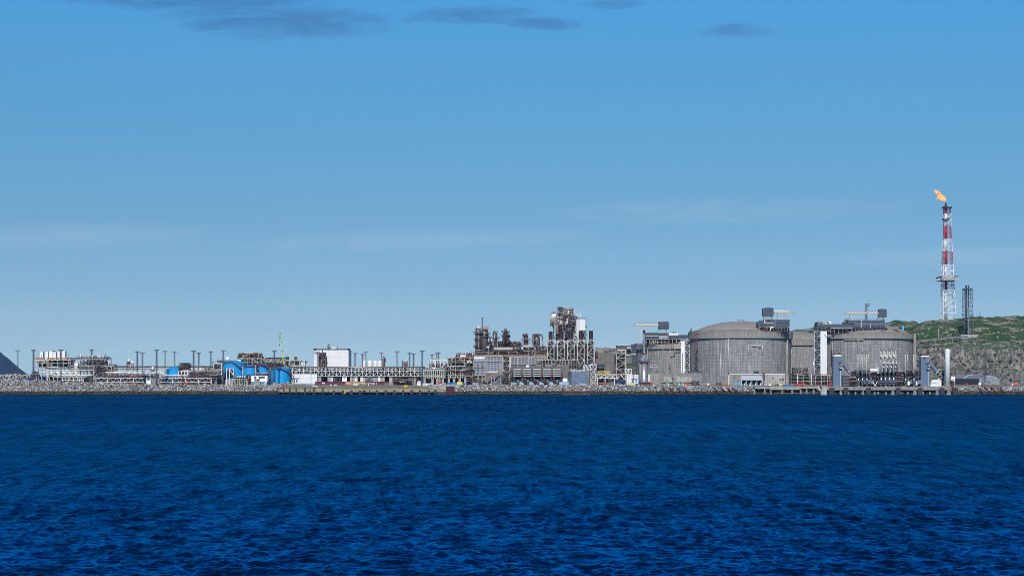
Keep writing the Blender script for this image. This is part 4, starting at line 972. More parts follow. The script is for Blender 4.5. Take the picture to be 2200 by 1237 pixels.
# ---- mobile crane
Yc = 1650
o = thing('mobile_crane', 'lime green telescopic crane boom raised behind the blue tanks', 'crane', 612, Yc, G)
part(o, 'carrier', LIME, lambda m: (m.box(X(606, Yc), X(640, Yc), Yc - 1.5, Yc + 1.5, G + .9, G + 2.2), m.box(X(606, Yc), X(612, Yc), Yc - 1.4, Yc + 1.4, G + 2.2, G + 3.6), m.box(X(614, Yc), X(630, Yc), Yc - 1.4, Yc + 1.4, G + 2.3, G + 4.2)))
part(o, 'wheel', RUBBER, lambda m: [m.cyl((X(608 + 5 * k, Yc), Yc - 1.6, G + .75), (X(608 + 5 * k, Yc), Yc + 1.6, G + .75), .75, n=12) for k in range(6)] and None)
P0, P1 = Vector((X(613.5, Yc), Yc, G + 3.5)), Vector((X(602.4, Yc), Yc, Z(715.5, Yc)))
part(o, 'boom', LIME, lambda m: [m.beam(P0 + (P1 - P0) * a, P0 + (P1 - P0) * b, w_, w_) for a, b, w_ in ((0, .42, .95), (.40, .62, .78), (.60, .82, .64), (.80, 1, .5))] and None)
part(o, 'boom_collar', RUBBER, lambda m: [m.beam(P0 + (P1 - P0) * (a - .006), P0 + (P1 - P0) * (a + .006), w_, w_) for a, w_ in ((.42, 1.3), (.62, 1.15), (.82, 1.0), (.995, 1.5))] and None)
part(o, 'hoist_rope', RUBBER, lambda m: m.cyl(P1 + Vector((-.6, 0, 0)), (X(600.8, Yc), Yc, Z(743, Yc)), .05, n=5))
part(o, 'hook_block', RUBBER, lambda m: (m.box(X(600.8, Yc) - .35, X(600.8, Yc) + .35, Yc - .3, Yc + .3, Z(743, Yc), Z(740, Yc)), m.box(X(601.6, Yc) - .35, X(601.6, Yc) + .3, Yc - .3, Yc + .3, Z(728, Yc), Z(723.5, Yc))))
# ---- tall white windowless building
Y = 1680
o = thing('process_building', 'tall white windowless building with roof machinery', 'building', 712, Y, G)
MB().bx(700.3, 748.8, 752.2, 790, Y - 6, 30).box(X(700.3, Y - 6), X(748.8, Y - 6), Y - 6, Y + 24, G, Z(789, Y)).build('right_block', WCLAD, o)
MB().box(X(674.6, Y), X(700.2, Y), Y, Y + 24, G, Z(752.2, Y)).build('left_block', WCLAD, o)
mb = MB(); mb.bx(700.3, 748.8, 765.6, 766.0, Y - 6.05, .1); mb.bx(674.6, 700.2, 765.6, 766.0, Y - .05, .1)
for a, b in ((725, 755), (732, 755.4), (742, 755)): mb.bx(a, a + .8, b + 3, b + 3.8, Y - 6.06, .1)
mb.build('panel_joint', GREY, o)
mb = MB(); mb.railrect(X(675, Y), X(748, Y), Y - 5, Y + 23, Z(752, Y), 1.3, .2, 1.2); mb.build('roof_railing', OXIDE, o)
part(o, 'roof_stack', DSTEEL, lambda m: (vcyl(m, 704.5, 740, 751, Y + 8, 1.0, 12, False), vcyl(m, 706.8, 738.2, 751, Y + 8, 1.1, 12, False), m.cyl((X(705, Y), Y + 8, Z(745, Y)), (X(707, Y), Y + 8, Z(748, Y)), .8)))
part(o, 'roof_duct', PIPEW, lambda m: (clut(m, X(710, Y), X(722, Y), Y + 4, Y + 10, Z(752, Y), Z(743.5, Y), 22, random.Random(3), .9)))
part(o, 'roof_mast', GREY, lambda m: m.cyl((X(724, Y), Y + 6, Z(752, Y)), (X(724, Y), Y + 6, Z(738, Y)), .14)); pbox(o, 'wall_ladder', OXIDE, 692, 694, 752, 762, Y - .3, .3)
o = stair_tower('stair_tower', 'dark braced stair tower against the left half of the tall white building', 684.5, 699, 764, Y - 14, 7, GREY, OXIDE, 7, w=.42)
fill(o, 686, 699, 757, 787, Y - 14, 7, 44, 50, CREAM, OXIDE, DARK)
# ================================================================ middle: long pipe rack, old quay, process trains, stacks
# ---- long pipe rack
Y = 1575
o = thing('pipe_rack', 'long white braced pipe rack behind the maroon containers', 'pipe rack', 768, Y, G)
cols = [628 + 7.95 * k for k in range(36)]
mb = MB()
for yy in (Y, Y + 11):
    for a in cols: mb.box(X(a, Y) - .25, X(a, Y) + .25, yy - .25, yy + .25, Z(809, Y), Z(789.5, Y))
    for py in (796.6, 807.3): mb.beam((X(626, Y), yy - .1, Z(py, Y)), (X(907, Y), yy - .1, Z(py, Y)), .36)
for a in cols: mb.beam((X(a, Y), Y, Z(796.6, Y)), (X(a, Y), Y + 11, Z(796.6, Y)), .4)
mb.build('frame', LATT, o)
mb = MB()
for k in range(len(cols) - 1):
    a, b = cols[k], cols[k + 1]
    for yy in (Y - .2,): mb.beam((X(a, Y), yy, Z(797 if k % 2 else 807, Y)), (X(b, Y), yy, Z(807 if k % 2 else 797, Y)), .34)
mb.build('diagonal_brace', LATT, o)
mb = MB()
for k in range(3): mb.cyl((X(620, Y), Y + 1.5 + 3.4 * k, Z(788.9, Y)), (X(912, Y), Y + 1.5 + 3.4 * k, Z(788.9, Y)), .62, n=10)
mb.build('top_pipe', DSTEEL, o)
mb = MB()
for k in range(4): mb.cyl((X(626, Y), Y + 1.5 + 2.4 * k, Z(798.4, Y)), (X(907, Y), Y + 1.5 + 2.4 * k, Z(798.4, Y)), .5, n=8)
for k in range(4): mb.cyl((X(626, Y), Y + 1.5 + 2.4 * k, Z(803.6, Y)), (X(907, Y), Y + 1.5 + 2.4 * k, Z(803.6, Y)), .7, n=8)
mb.box(X(626, Y), X(907, Y), Y + 5, Y + 5.3, Z(807, Y), Z(797, Y)); mb.build('pipe_bundle', DARK, o)  # dark sheet among the pipes paints the rack's inner shade
rr = random.Random(8); mb = MB()
for k in range(16):
    a = rr.uniform(640, 890); mb.bx(a, a + rr.uniform(2, 6), 791.5, 795.5, Y + 4, 1.5)
mb.build('cable_box', PIPEW, o)
fill(o, 628, 906, 791, 796, Y + 2, 8, 40, 51, CREAM, OXIDE, None, ('spur_pipe', 'valve_gear', 'q')); fill(o, 628, 906, 798, 806.5, Y + 1, 6, 50, 52, GREY, OXIDE, None, ('cross_pipe', 'hand_wheel', 'q'))
mb = MB()
for a, b in ((684, 690), (703.5, 709), (752, 756), (766, 769), (796, 800), (822, 826), (836, 843), (886, 893)): mb.box(X(a, Y), X(b, Y), Y + .8, Y + 3.4, G - .5, Z(808, Y))
mb.build('concrete_pier', CONCL, o)
mb = MB()
for a in [690 + 16 * k for k in range(14)]: mb.box(X(a, Y), X(a + 3, Y), Y + 8, Y + 10, G - .5, Z(808, Y))
mb.build('rear_pier', CONC, o)
o = thing('equipment_row', 'white and grey cabinets standing under the long pipe rack', 'cabinets', 770, Y, G)
for a, b, t, m_ in ((709.5, 716, 809.5, PIPEW), (734.5, 745, 808.5, WHITE), (757, 761, 810, SILVER), (761.5, 767.5, 808.5, WHITE), (774, 780.5, 809, WHITE), (781, 785, 811, CONCL), (812, 817, 808.5, WHITE), (817.5, 822, 811, CONCL), (800, 811, 811, SILVER)):
    MB().box(X(a, Y), X(b, Y), Y + 1.2, Y + 4, G, Z(t, Y)).build('cabinet', m_, o)
pbox(o, 'dark_back_panel', DARK, 684, 905, 808.5, 827, Y + 10.5, .4)  # dark panel paints the shaded gaps under the rack
fill(o, 716, 732, 812, 820, Y, 4, 18, 53, CREAM, None, DARK); fill(o, 786, 800, 809, 820, Y, 4, 16, 54, CREAM, None, GREY, ('hose', 'x', 'pump')); fill(o, 845, 905, 808, 824, Y, 5, 40, 55, CREAM, OXIDE, DARK, ('drain_pipe', 'valve_gear', 'compressor'))
for a in (864, 880, 891): part(o, 'steel_drum', DSTEEL, lambda m: m.cyl((X(a, Y), Y + 5, Z(817, Y)), (X(a + 9, Y), Y + 5, Z(817, Y)), S(4, Y), n=16))
# ---- white low shed right of the nearest blue tank
Y = 1558
o = thing('site_shed', 'long low white shed beside the nearest blue tank', 'shed', 653, Y, G)
MB().box(X(627, Y), X(681, Y), Y, Y + 10, G, Z(803.3, Y)).build('wall', WCLAD, o)
pbox(o, 'plinth', CONCL, 626.8, 681.2, 823, 828, Y - .1, 10); pbox(o, 'blue_door', BLUEP, 636, 639.3, 814.5, 821, Y - .1, .15)
mb = MB()
for a in (644, 668): mb.bx(a, a + .8, 803.3, 823, Y - .15, .15)
mb.bx(681, 682, 803, 824, Y - .2, .3); mb.bx(627, 681, 812.2, 812.5, Y - .04, .05); mb.build('downpipe', GREY, o)
part(o, 'wall_pipework', DARK, lambda m: (runs(m, X(625, Y), X(632, Y), Y - 3, Y, G + 1, Z(806, Y), 10, random.Random(4), (.12, .3)), m.beam((X(632, Y), Y - 1, Z(812, Y)), (X(642, Y), Y - 1, Z(812, Y)), .2)))
# ---- upright white tanks and dark vessel behind the rack
for a, r_, t, wh, yy in ((783.8, 4.1, 773.3, 'leftmost of the four upright tanks behind the pipe rack', 1662), (795, 5.2, 773.3, 'second of the four upright tanks behind the pipe rack', 1655), (806.3, 4.4, 773.3, 'third of the four upright tanks behind the pipe rack', 1658), (815.6, 5.0, 773.3, 'rightmost upright tank beside the dark steel vessel', 1656)):
    q = thing('upright_tank', 'white ' + wh, 'tank', a, yy, G, 'white upright tanks')
    part(q, 'shell', WHITE, lambda m: vcyl(m, a, t, None, yy, r_, 24)); part(q, 'top_nozzle', GREY, lambda m: m.cyl((X(a, yy), yy, Z(t, yy)), (X(a, yy), yy, Z(t - (4.5 if a == 795 else 1), yy)), .3))
q = thing('steel_vessel', 'dark steel upright vessel right of the white upright tanks', 'vessel', 824.8, 1640, G)
part(q, 'shell', DSTEEL, lambda m: vcyl(m, 824.4, 767.5, None, 1640, 2.9, 20)); part(q, 'top_pipe', DSTEEL, lambda m: m.pipe([(X(824, 1640), 1640, Z(768, 1640)), (X(824.5, 1640), 1640, Z(764.8, 1640)), (X(826, 1640), 1639, Z(767, 1640))], .3)); ring_platform(q, 824.4, 773.5, 1640, 2.9, .5, OXIDE, (-60, 60)); caged_ladder(q, 827.8, 768, None, 1640, OXIDE)
q = thing('steel_vessel', 'small domed vessel inside a dark red frame above the pipe rack', 'vessel', 871, 1640, G)
part(q, 'shell', DSTEEL, lambda m: vcyl(m, 870.5, 777.5, None, 1640, 3.2, 18)); part(q, 'frame', OXIDE, lambda m: m.lattice(X(864.5, 1640), X(876, 1640), 1637, 1645, G, Z(774.5, 1640), 7, .34)); part(q, 'top_pipe', PIPEW, lambda m: m.pipe([(X(871, 1639), 1639, Z(778, 1639)), (X(871, 1639), 1639, Z(773.8, 1639)), (X(876, 1639), 1639, Z(773.8, 1639)), (X(876, 1639), 1639, Z(787, 1639))], .35))
q = thing('pipe_rack', 'distant low rack behind the upright tanks', 'pipe rack', 745, 1700, G)
steel(q, [655 + 13 * k for k in range(21)], [None, 792], 1700, 6, .4, CREAM, 2); part(q, 'pipe_bundle', PIPEW, lambda m: [m.cyl((X(655, 1700), 1701 + k, Z(791.5, 1700)), (X(915, 1700), 1701 + k, Z(791.5, 1700)), .4) for k in range(4)] and None)

# ---- containers in front of the rack
Yk = 1545; kg = 'containers in front of the long pipe rack'
for lab, m_, a, b in (('maroon container with a white notice, leftmost of the container row', MAROON, 677.3, 693.5), ('maroon container with a pale patch, second of the container row', MAROON, 693.8, 710), ('plain maroon container with white scrap in front, third of the container row', MAROON, 710.3, 726.5), ('maroon container touching the orange container on its left', MAROON, 726.8, 742.3)):
    container(lab, m_, a, b, Yk, 2.75, 2.5, G, group=kg)
rl = random.Random(2)
q = container('orange container with big white letters, left of the two orange ones', ORANGE, 742.6, 764.5, Yk, 2.85, 2.5, group=kg); letters(q, 743.4, 756.5, 821, 824.6, Yk, WHITE, rl)
q = container('orange container with white letters, right of the two orange ones', ORANGE, 764.8, 785.5, Yk, 2.85, 2.5, group=kg); letters(q, 768, 785, 821.3, 824.4, Yk, WHITE, rl)
q = container('maroon container with a long line of white letters', MAROON, 785.8, 812.8, Yk, 2.85, 2.5, group=kg); letters(q, 786.5, 812, 821.3, 825.2, Yk, WHITE, rl)
container('plain maroon container, right end of the row', MAROON, 813.1, 824.5, Yk, 2.85, 2.5, group=kg)
q = container('maroon container behind the fenced cage', MAROON, 824.5, 836, Yk + 6, 2.9, 2.5, group=kg)
q = solid('notice_board', 'white notice board leaning on the leftmost maroon container', 'notice board', WHITE, 692, 697.5, 821, 824, Yk - .6, .15, part_name='panel'); MB().bx(692.5, 693, 821, 829, Yk - .45, .1).bx(696.8, 697.3, 821, 829, Yk - .45, .1).build('post', GREY, q)
o = thing('wire_cage', 'grey-brown wire mesh cage at the right end of the container row', 'cage', 836, 1540, G)
pbox(o, 'mesh_panel', BRCLAD, 825, 836, 822.5, 829.3, 1540, 3); pbox(o, 'gate', GREY, 836.3, 845.5, 822.5, 829.3, 1540, 3); pbox(o, 'sign_plate', WHITE, 837.5, 839, 824, 826, 1539.9, .1)
o = thing('fence', 'thin wire fence along the front of the containers', 'fence', 760, 1540, G)
part(o, 'post', GREY, lambda m: [m.beam((X(680 + 7.5 * k, 1541), 1541, 6.6), (X(680 + 7.5 * k, 1541), 1541, 9.3), .1) for k in range(20)] and None)
part(o, 'wire', GREY, lambda m: [m.beam((X(680, 1541), 1541, z), (X(830, 1541), 1541, z), .05) for z in (7.2, 7.8, 8.4, 9.0)] and None)
def barrel_like(name, label, cat, mat, a, b, t, bo, Y, n=12, top=None):     # small round-topped site object with a cap
    q = thing(name, label, cat, (a + b) / 2, Y, Z(bo, Y)); r = S((b - a) / 2, Y)
    MB().lathe(X((a + b) / 2, Y), Y, [(.01, Z(bo, Y)), (r, Z(bo, Y)), (r, Z(t, Y) - .2), (r * .7, Z(t, Y)), (.01, Z(t, Y))], n).build('body', mat, q)
    MB().cyl((X((a + b) / 2, Y), Y, Z(t, Y)), (X((a + b) / 2, Y), Y, Z(t, Y) + .3), r * .4, n=8).build('cap', top or GREY, q); return q
barrel_like('red_drum', 'red drum standing on the grass in front of the maroon containers', 'drum', RED, 691.3, 695, 825.5, 829.5, 1538)
solid('debris_bag', 'white sack lying before the third maroon container', 'sack', TARP, 709.5, 713, 825.5, 829.5, 1539, 1.2)
solid('debris_bag', 'white sack pile lying before the maroon and orange containers', 'sack', TARP, 718, 723.5, 826, 829.5, 1539, 1.2)
barrel_like('marker_buoy', 'tiny orange-red marker ball on the quay grass', 'buoy', HIVIS, 735.2, 737, 828.5, 830.2, 1530)
def van(label, mat, a, b, Y, z0, h, gl=DARK):
    q = thing('parked_van', label, 'van', (a + b) / 2, Y, z0); x0, x1 = X(a, Y), X(b, Y); L = x1 - x0
    MB().prism([(x0, z0 + .35), (x1, z0 + .35), (x1, z0 + h * .55), (x1 - .12 * L, z0 + h * .6), (x1 - .25 * L, z0 + h), (x0 + .04 * L, z0 + h), (x0, z0 + h * .9)], Y, Y + 1.9).build('body', mat, q)
    MB().prism([(x1 - .30 * L, z0 + h * .62), (x1 - .16 * L, z0 + h * .62), (x1 - .26 * L, z0 + h * .94), (x1 - .30 * L, z0 + h * .94)], Y - .02, Y + 1.92).box(x0 + .3 * L, x0 + .62 * L, Y - .02, Y, z0 + h * .62, z0 + h * .9).build('window', gl, q)
    for k in (.2, .8): MB().cyl((x0 + k * L, Y - .03, z0 + .33), (x0 + k * L, Y + .2, z0 + .33), .33, n=14).build('wheel', RUBBER, q); MB().cyl((x0 + k * L, Y + 1.7, z0 + .33), (x0 + k * L, Y + 1.93, z0 + .33), .33, n=14).build('wheel', RUBBER, q)
    return q
van('white van parked before the orange containers', WHITE, 759.5, 769, 1537, 6.6, 2.0)
solid('green_cabinet', 'narrow dark green cabinet before the right orange container', 'cabinet', GREEN, 773, 775, 823.3, 829.8, 1538, .8)
solid('white_cabinet', 'narrow white cabinet before the lettered maroon container', 'cabinet', WHITE, 791, 792.2, 825, 830, 1537, .8)
barrel_like('red_drum', 'red pump unit with two drums right of the wire cage', 'drum', RED, 848.5, 851.5, 825, 829.5, 1540)
barrel_like('red_drum', 'small orange cone-like drum beside the red pump unit', 'drum', HIVIS, 843.5, 845, 827.8, 829.8, 1538)
o = thing('info_sign', 'small yellow sign with dark marks on the quay', 'sign', 871.5, 1522, 5.0)
pbox(o, 'panel', YELLOW, 867.8, 875, 826.8, 832.2, 1522, .12); part(o, 'post', GREY, lambda m: (m.beam((X(869, 1522), 1522.2, 4.2), (X(869, 1522), 1522.2, Z(830, 1522)), .15), m.beam((X(874, 1522), 1522.2, 4.2), (X(874, 1522), 1522.2, Z(830, 1522)), .15)))
letters(o, 869, 874.3, 828, 829.2, 1522, DARK, rl, 'lettering', .8, -.04); letters(o, 869, 874, 830, 831.2, 1522, DARK, rl, 'lettering', .8, -.04)
o = thing('info_sign', 'large lemon yellow sign with two dark lines on the rock crest', 'sign', 987.5, 1516, 7)
pbox(o, 'panel', LEMON, 982, 993.2, 820, 826, 1516, .15); part(o, 'post', GREY, lambda m: [m.beam((X(a, 1516), 1516.3, 6), (X(a, 1516), 1516.3, Z(824, 1516)), .18) for a in (984, 991)] and None)
letters(o, 983.5, 992, 821.2, 822.4, 1516, GREEN, rl, 'lettering', .8, -.04); letters(o, 983.5, 992, 823.6, 824.8, 1516, GREEN, rl, 'lettering', .8, -.04)
# ---- old quay
YQ = 1499.0
o = thing('quay', 'old concrete quay with yellow kerb, dark fenders and open underside', 'quay', 784, YQ, 0)
MB().bx(596.5, 973, 836.2, 841.8, YQ, 20).build('deck_beam', paint('quay_concrete', (0.33, 0.29, 0.225), .85, 0, .4, .5, .5), o)
MB().bx(600, 966, 835.4, 836.3, YQ - .15, .5).build('kerb', paint('worn_yellow_kerb', (0.50, 0.36, 0.10), .7, 0, .6, .9, .3), o)
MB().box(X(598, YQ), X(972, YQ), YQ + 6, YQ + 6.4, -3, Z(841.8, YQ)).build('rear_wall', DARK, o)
mb = MB()
for k in range(52): mb.cyl((X(599 + 7.2 * k, YQ), YQ + 3, -4), (X(599 + 7.2 * k, YQ), YQ + 3, Z(841.8, YQ)), .42, n=8)
mb.build('pile', CONC, o)
for a, b, t, bo in ([(594.5, 596, 831.5, 850), (596.6, 598, 831.5, 850), (608, 610.5, 832, 849.5), (621, 622.4, 832, 850), (622.8, 624.2, 832, 850), (635, 636.4, 832, 850), (636.9, 638.3, 832, 850), (654, 655.5, 832, 850), (656, 657.6, 832, 850), (673.2, 674.8, 831.5, 850), (675.4, 677, 831.5, 850), (691.5, 693, 832, 850), (693.6, 695.2, 832, 850)] +
                    [(x_, x_ + 5.2, 838, 849.5) for x_ in (714.5, 734.5, 752.5, 771)] + [(x_, x_ + 5.0, 837.5, 849) for x_ in (807.5, 826.3, 845, 863.5, 881.8, 900.4, 919.5, 933)] + [(663.5, 667, 838.5, 844), (780.5, 784.6, 837.8, 843), (793, 794.5, 837, 844)]):
    z0 = max(-1.5, Z(bo, YQ)); w_ = X(b, YQ) - X(a, YQ)
    MB().box(X(a, YQ), X(b, YQ), YQ - .75, YQ - .02, z0, Z(t, YQ)).box(X(a, YQ) + .2 * w_, X(b, YQ) - .2 * w_, YQ - .02, YQ + .5, z0, Z(t, YQ) - .1 if t > 836 else Z(837, YQ)).build('fender', RUBBER, o)
mb = MB()
for a in (681, 698, 772, 811, 872, 904): mb.bx(a, a + 4.5, 834.6, 835.6, YQ + .6, 1)
mb.bx(740, 742.2, 838, 846, YQ - .2, .2); mb.build('bollard', YELLOW, o)
part(o, 'tyre_fender', RUBBER, lambda m: m.lathe_at((X(783, YQ), YQ - .6, Z(840, YQ)), [(.5, -.3), (.9, -.2), (.9, .2), (.5, .3)], 14))
part(o, 'steel_sheet_wall', paint('red_brown_sheet_piles', (0.085, 0.022, 0.024), .8, 0, .6, .5, .5, 1.3), lambda m: (m.bx(958, 974.5, 830, 849.5, YQ - .3, 12)))
part(o, 'dark_sheet_wall', DARK, lambda m: m.bx(940, 958, 837, 849.5, YQ + .8, 8))
# mooring posts and small clutter on the quay's left end
barrel_like('red_drum', 'small red pump at the left end of the old quay', 'drum', RED, 605.5, 609.5, 824, 829, 1545); barrel_like('red_drum', 'pair-mate red tank just right of the small red pump', 'drum', RED, 611, 616, 824, 829, 1545)
barrel_like('green_bollard', 'little green bollard at the left end of the old quay', 'bollard', GREEN, 600.5, 602, 829, 833, 1515); barrel_like('red_drum', 'red hose reel near the left end of the quay edge', 'hose reel', RED, 605, 609, 831, 834.5, 1512)
solid('utility_box', 'pale box with pink sign at the foot of the nearest blue tank', 'cabinet', CONCL, 587, 590.5, 822, 827, 1550, 1); barrel_like('round_sign', 'pink round sign beside the pale box below the nearest blue tank', 'sign', HIVIS, 591.5, 593.8, 824, 827.5, 1550)
solid('teal_container', 'dark teal container behind the quay grass, right of the nearest blue tank', 'container', TEAL, 657, 667, 823.5, 829, 1548, 2.5)
o = thing('low_wall', 'low grey concrete wall below the nearest blue tank', 'wall', 615, 1552, G); pbox(o, 'wall_panel', CONC, 586, 660, 823.5, 829.5, 1552, .6)
q = solid('gangway', 'pale gangway plank resting on the quay edge', 'gangway', TARP, 671, 683, 829, 830.5, 1515, 1.2)

# ---- right end of the rack: close cream columns on concrete plinths
Y = 1568
o = thing('pipe_rack', 'dense row of cream columns on concrete plinths left of the louvred building', 'pipe rack', 935, Y, G)
mb = MB(); cs = [911 + 4.1 * k for k in range(12)] + [963 + 5.2 * k for k in range(8)]
for i, a in enumerate(cs):
    for yy in (Y, Y + 7): mb.beam((X(a, Y), yy, Z(812.5, Y)), (X(a, Y), yy, Z(794.5 if i < 12 else 786, Y)), .55)
for i in range(len(cs) - 1):
    if i != 11: mb.beam((X(cs[i], Y), Y - .1, Z(805, Y)), (X(cs[i + 1], Y), Y - .1, Z(811.5, Y)), .42); mb.beam((X(cs[i], Y), Y, Z(804.5, Y)), (X(cs[i + 1], Y), Y, Z(804.5, Y)), .35); mb.beam((X(cs[i], Y), Y, Z(795, Y)), (X(cs[i + 1], Y), Y, Z(795, Y)), .4)
mb.beam((X(963, Y), Y, Z(785.6, Y)), (X(1000, Y), Y, Z(785.6, Y)), .6); mb.build('frame', CREAM, o)
pl = MB()
for a, b in ((910, 914.5), (926.5, 932), (937.5, 942), (943.5, 946.5), (949, 953.5), (962, 966.5), (973, 978), (985, 990), (997, 1002)): pl.prism([(X(a, Y), G - .5), (X(b, Y), G - .5), (X(b, Y), Z(814.5, Y)), (X(b - 1, Y), Z(812.5, Y)), (X(a + 1, Y), Z(812.5, Y)), (X(a, Y), Z(814.5, Y))], Y - .2, Y + 7)
pl.build('plinth', CONCL, o)
pbox(o, 'shade_backing', DARK, 910, 1003, 796, 826, Y + 7.5, .4)  # near-black panel added as the shade behind the columns
part(o, 'header_pipe', SILVER, lambda m: (m.cyl((X(909, Y), Y - .4, Z(791.6, Y)), (X(957, Y), Y - .4, Z(791.6, Y)), S(1.7, Y), n=14)))
part(o, 'pipe_coil', DSTEEL, lambda m: [m.lathe_at((X(962, Y), Y - 1, Z(793, Y)), [(r_, -.4), (r_ + .5, 0), (r_, .4)], 16) for r_ in ()] or m.pipe([(X(957 + 5 + 5 * math.cos(t), Y), Y - 1, Z(793 - 5 * math.sin(t), Y)) for t in [k * .6 for k in range(11)]], .5))
fill(o, 956, 1016, 786, 806, Y - 1, 6, 50, 61, CREAM, OXIDE, DARK); fill(o, 912, 1000, 796, 812, Y + 2, 5, 40, 62, GREY, None, DARK, ('rack_pipe', 'x', 'rack_box')); fill(o, 1000, 1018, 790, 826, Y, 6, 34, 63, CREAM, OXIDE, DARK, ('riser', 'gear', 'pump'))
pbox(o, 'control_cabin', DARK, 985, 994.5, 787, 792.5, Y - .4, 3)
# ---- open white frame on top with yellow rail
Y = 1600
o = thing('open_structure', 'open white steel frame with yellow rail and pipes on top of the rack end', 'frame building', 942, Y, G)
steel(o, [921.5, 928, 935.5, 947, 962], [None, 790, 773.5], Y, 9, .62, WHITE, 2); rails(o, 921, 962, 773.4, Y, 9, YELLOW); fill(o, 921, 962, 780, 790, Y, 8, 34, 64, CREAM, OXIDE, None)
part(o, 'slanting_duct', GREY, lambda m: m.beam((X(928, Y), Y + 2, Z(770, Y)), (X(939, Y), Y + 2, Z(773, Y)), 1.0, .8)); part(o, 'brace', WHITE, lambda m: (m.beam((X(931, Y), Y, Z(774, Y)), (X(935.5, Y), Y, Z(788, Y)), .4), m.beam((X(948, Y), Y - 1, Z(791, Y)), (X(956, Y), Y - 1, Z(781, Y)), .6)))
# ---- stepped process block up to the louvred building
Y = 1610
o = thing('process_module', 'stepped mass of pipes and orange-railed decks left of the twin steel columns', 'process module', 990, Y, G)
steel(o, [962, 970, 978, 988, 998, 1008, 1017], [None, 790, 780, 768.5], Y, 16, .6, CREAM, 2, xb=.3); decks(o, 962, 1017, [790, 780], Y, 16, DARK); decks(o, 978, 1017, [768.5], Y, 16, DARK)
mb = MB()
for k in range(9):
    if k % 4 != 3: mb.bx(978.5 + 4.2 * k, 981.8 + 4.2 * k, 766.6, 768.7, Y - .3, .25)
mb.build('edge_panel', ORANGE, o); rails(o, 978, 1017, 768.5, Y, 16, ORANGE)
pbox(o, 'white_cabin', WHITE, 988.5, 1001, 762.5, 766.3, Y + 2, 5); part(o, 'hoist_frame', WHITE, lambda m: (m.frame(pxs_([991, 995, 1000.5], Y), [Y + 2, Y + 6], pys_([766, 761, 756.5], Y), .3)))
fill(o, 960, 1017, 769, 790, Y, 14, 70, 65, CREAM, OXIDE, DARK); fill(o, 980, 1017, 757, 768, Y + 3, 10, 22, 66, GREY, OXIDE, None, ('deck_pipe', 'deck_gear', 'x'))
part(o, 'exhaust_duct', SILVER, lambda m: m.pipe([(X(1015.3, Y), Y + 3, Z(768, Y)), (X(1015.3, Y), Y + 3, Z(756, Y)), (X(1014.3, Y), Y + 3, Z(752.5, Y)), (X(1011.5, Y), Y + 3, Z(752.3, Y))], S(1.6, Y), 12))
for k in range(3): part(o, 'round_duct', DSTEEL, lambda m: m.cyl((X(970 + 9 * k, Y), Y - 1.5, Z(778, Y)), (X(977 + 9 * k, Y), Y - 1.5, Z(778, Y)), S(2.2, Y), n=14))
part(o, 'white_valve', WHITE, lambda m: (m.ball((X(1005, Y), Y - 1, Z(778, Y)), S(2.4, Y)), m.pipe([(X(1009 + 4 * math.cos(t), Y), Y - 1, Z(780 - 5 * math.sin(t), Y)) for t in (0, .8, 1.6, 2.4, 3.1)], .5)))

# ---- louvred compressor building
Y = 1585
o = thing('compressor_building', 'grey louvred building with cream columns under the steel columns', 'building', 1046, Y, G)
MB().box(X(1018, Y), X(1041, Y), Y, Y + 22, Z(807, Y), Z(765.5, Y)).build('louvre_wall', LOUV, o)
MB().box(X(1041.2, Y), X(1079, Y), Y + 2, Y + 22, G, Z(764.5, Y)).build('panel_wall', paint('purple_grey_panel', (0.125, 0.13, 0.165), .5, .1, .25, .6, .2), o)
pbox(o, 'white_band', WCLAD, 1018, 1041, 766, 770.5, Y - .1, .2)
mb = MB()
for py, h_ in ((777.2, 1.6), (790.3, .6), (797.3, .6)): mb.bx(1018, 1041, py, py + h_, Y - .12, .2)
for k in range(8):
    a = 1019.5 + 2.8 * k; mb.bx(a, a + 1.0, 780, 790, Y - .1, .15); mb.bx(a, a + 1.0, 792, 797, Y - .1, .15); mb.bx(a, a + 1.0, 799.5, 804.5, Y - .1, .15)
mb.build('louvre_slot', DARK, o)
mb = MB()
for k in range(11): mb.bx(1044.5 + 3.1 * k, 1044.9 + 3.1 * k, 766, 800, Y + 1.9, .15)
for py in (766, 770, 774, 779, 784, 788, 793, 797, 801): mb.bx(1043, 1079, py, py + .35, Y + 1.88, .15)
mb.build('mullion', PIPEW, o)
mb = MB(); 
for a in (1041.3, 1075.5): mb.bx(a, a + 1.6, 764.5, 826, Y + 1.2, 1)
for py in (764, 775.2): mb.bx(1041, 1079, py, py + 1.1, Y + 1.3, .8)
mb.build('steel_column', CREAM, o)
pbox(o, 'silver_band', PIPEW, 1047, 1070, 797, 800.5, Y + 1.6, .4); pbox(o, 'undercroft_shade', DARK, 1018, 1042, 807, 826, Y + 6, 10)  # dark block fills the open underside as painted shade
part(o, 'support_pipe', CREAM, lambda m: (m.cyl((X(1018, Y), Y - 1, G), (X(1018, Y), Y - 1, Z(810, Y)), .7), m.cyl((X(1027, Y), Y, G), (X(1027, Y), Y, Z(807, Y)), .35), m.beam((X(1006, Y), Y - 1, Z(815, Y)), (X(1030, Y), Y - 1, Z(815, Y)), .4), m.cyl((X(1036, Y), Y, G), (X(1036, Y), Y, Z(807, Y)), .35)))
fill(o, 1018, 1042, 808, 825, Y + 1, 5, 14, 67, CREAM, OXIDE, GREY)
o = thing('access_stair', 'orange-railed stair climbing across the front of the louvred building', 'stair', 1055, Y - 2, G)
pts = [(1036, 814.5), (1048, 814.5), (1056, 808), (1062, 808), (1070, 801), (1076, 799)]
pp = [Vector((X(a, Y), Y - 2, Z(b, Y))) for a, b in pts]
part(o, 'flight', GREY, lambda m: [m.beam(a, b, 1.3, .4) for a, b in zip(pp, pp[1:])] and None)
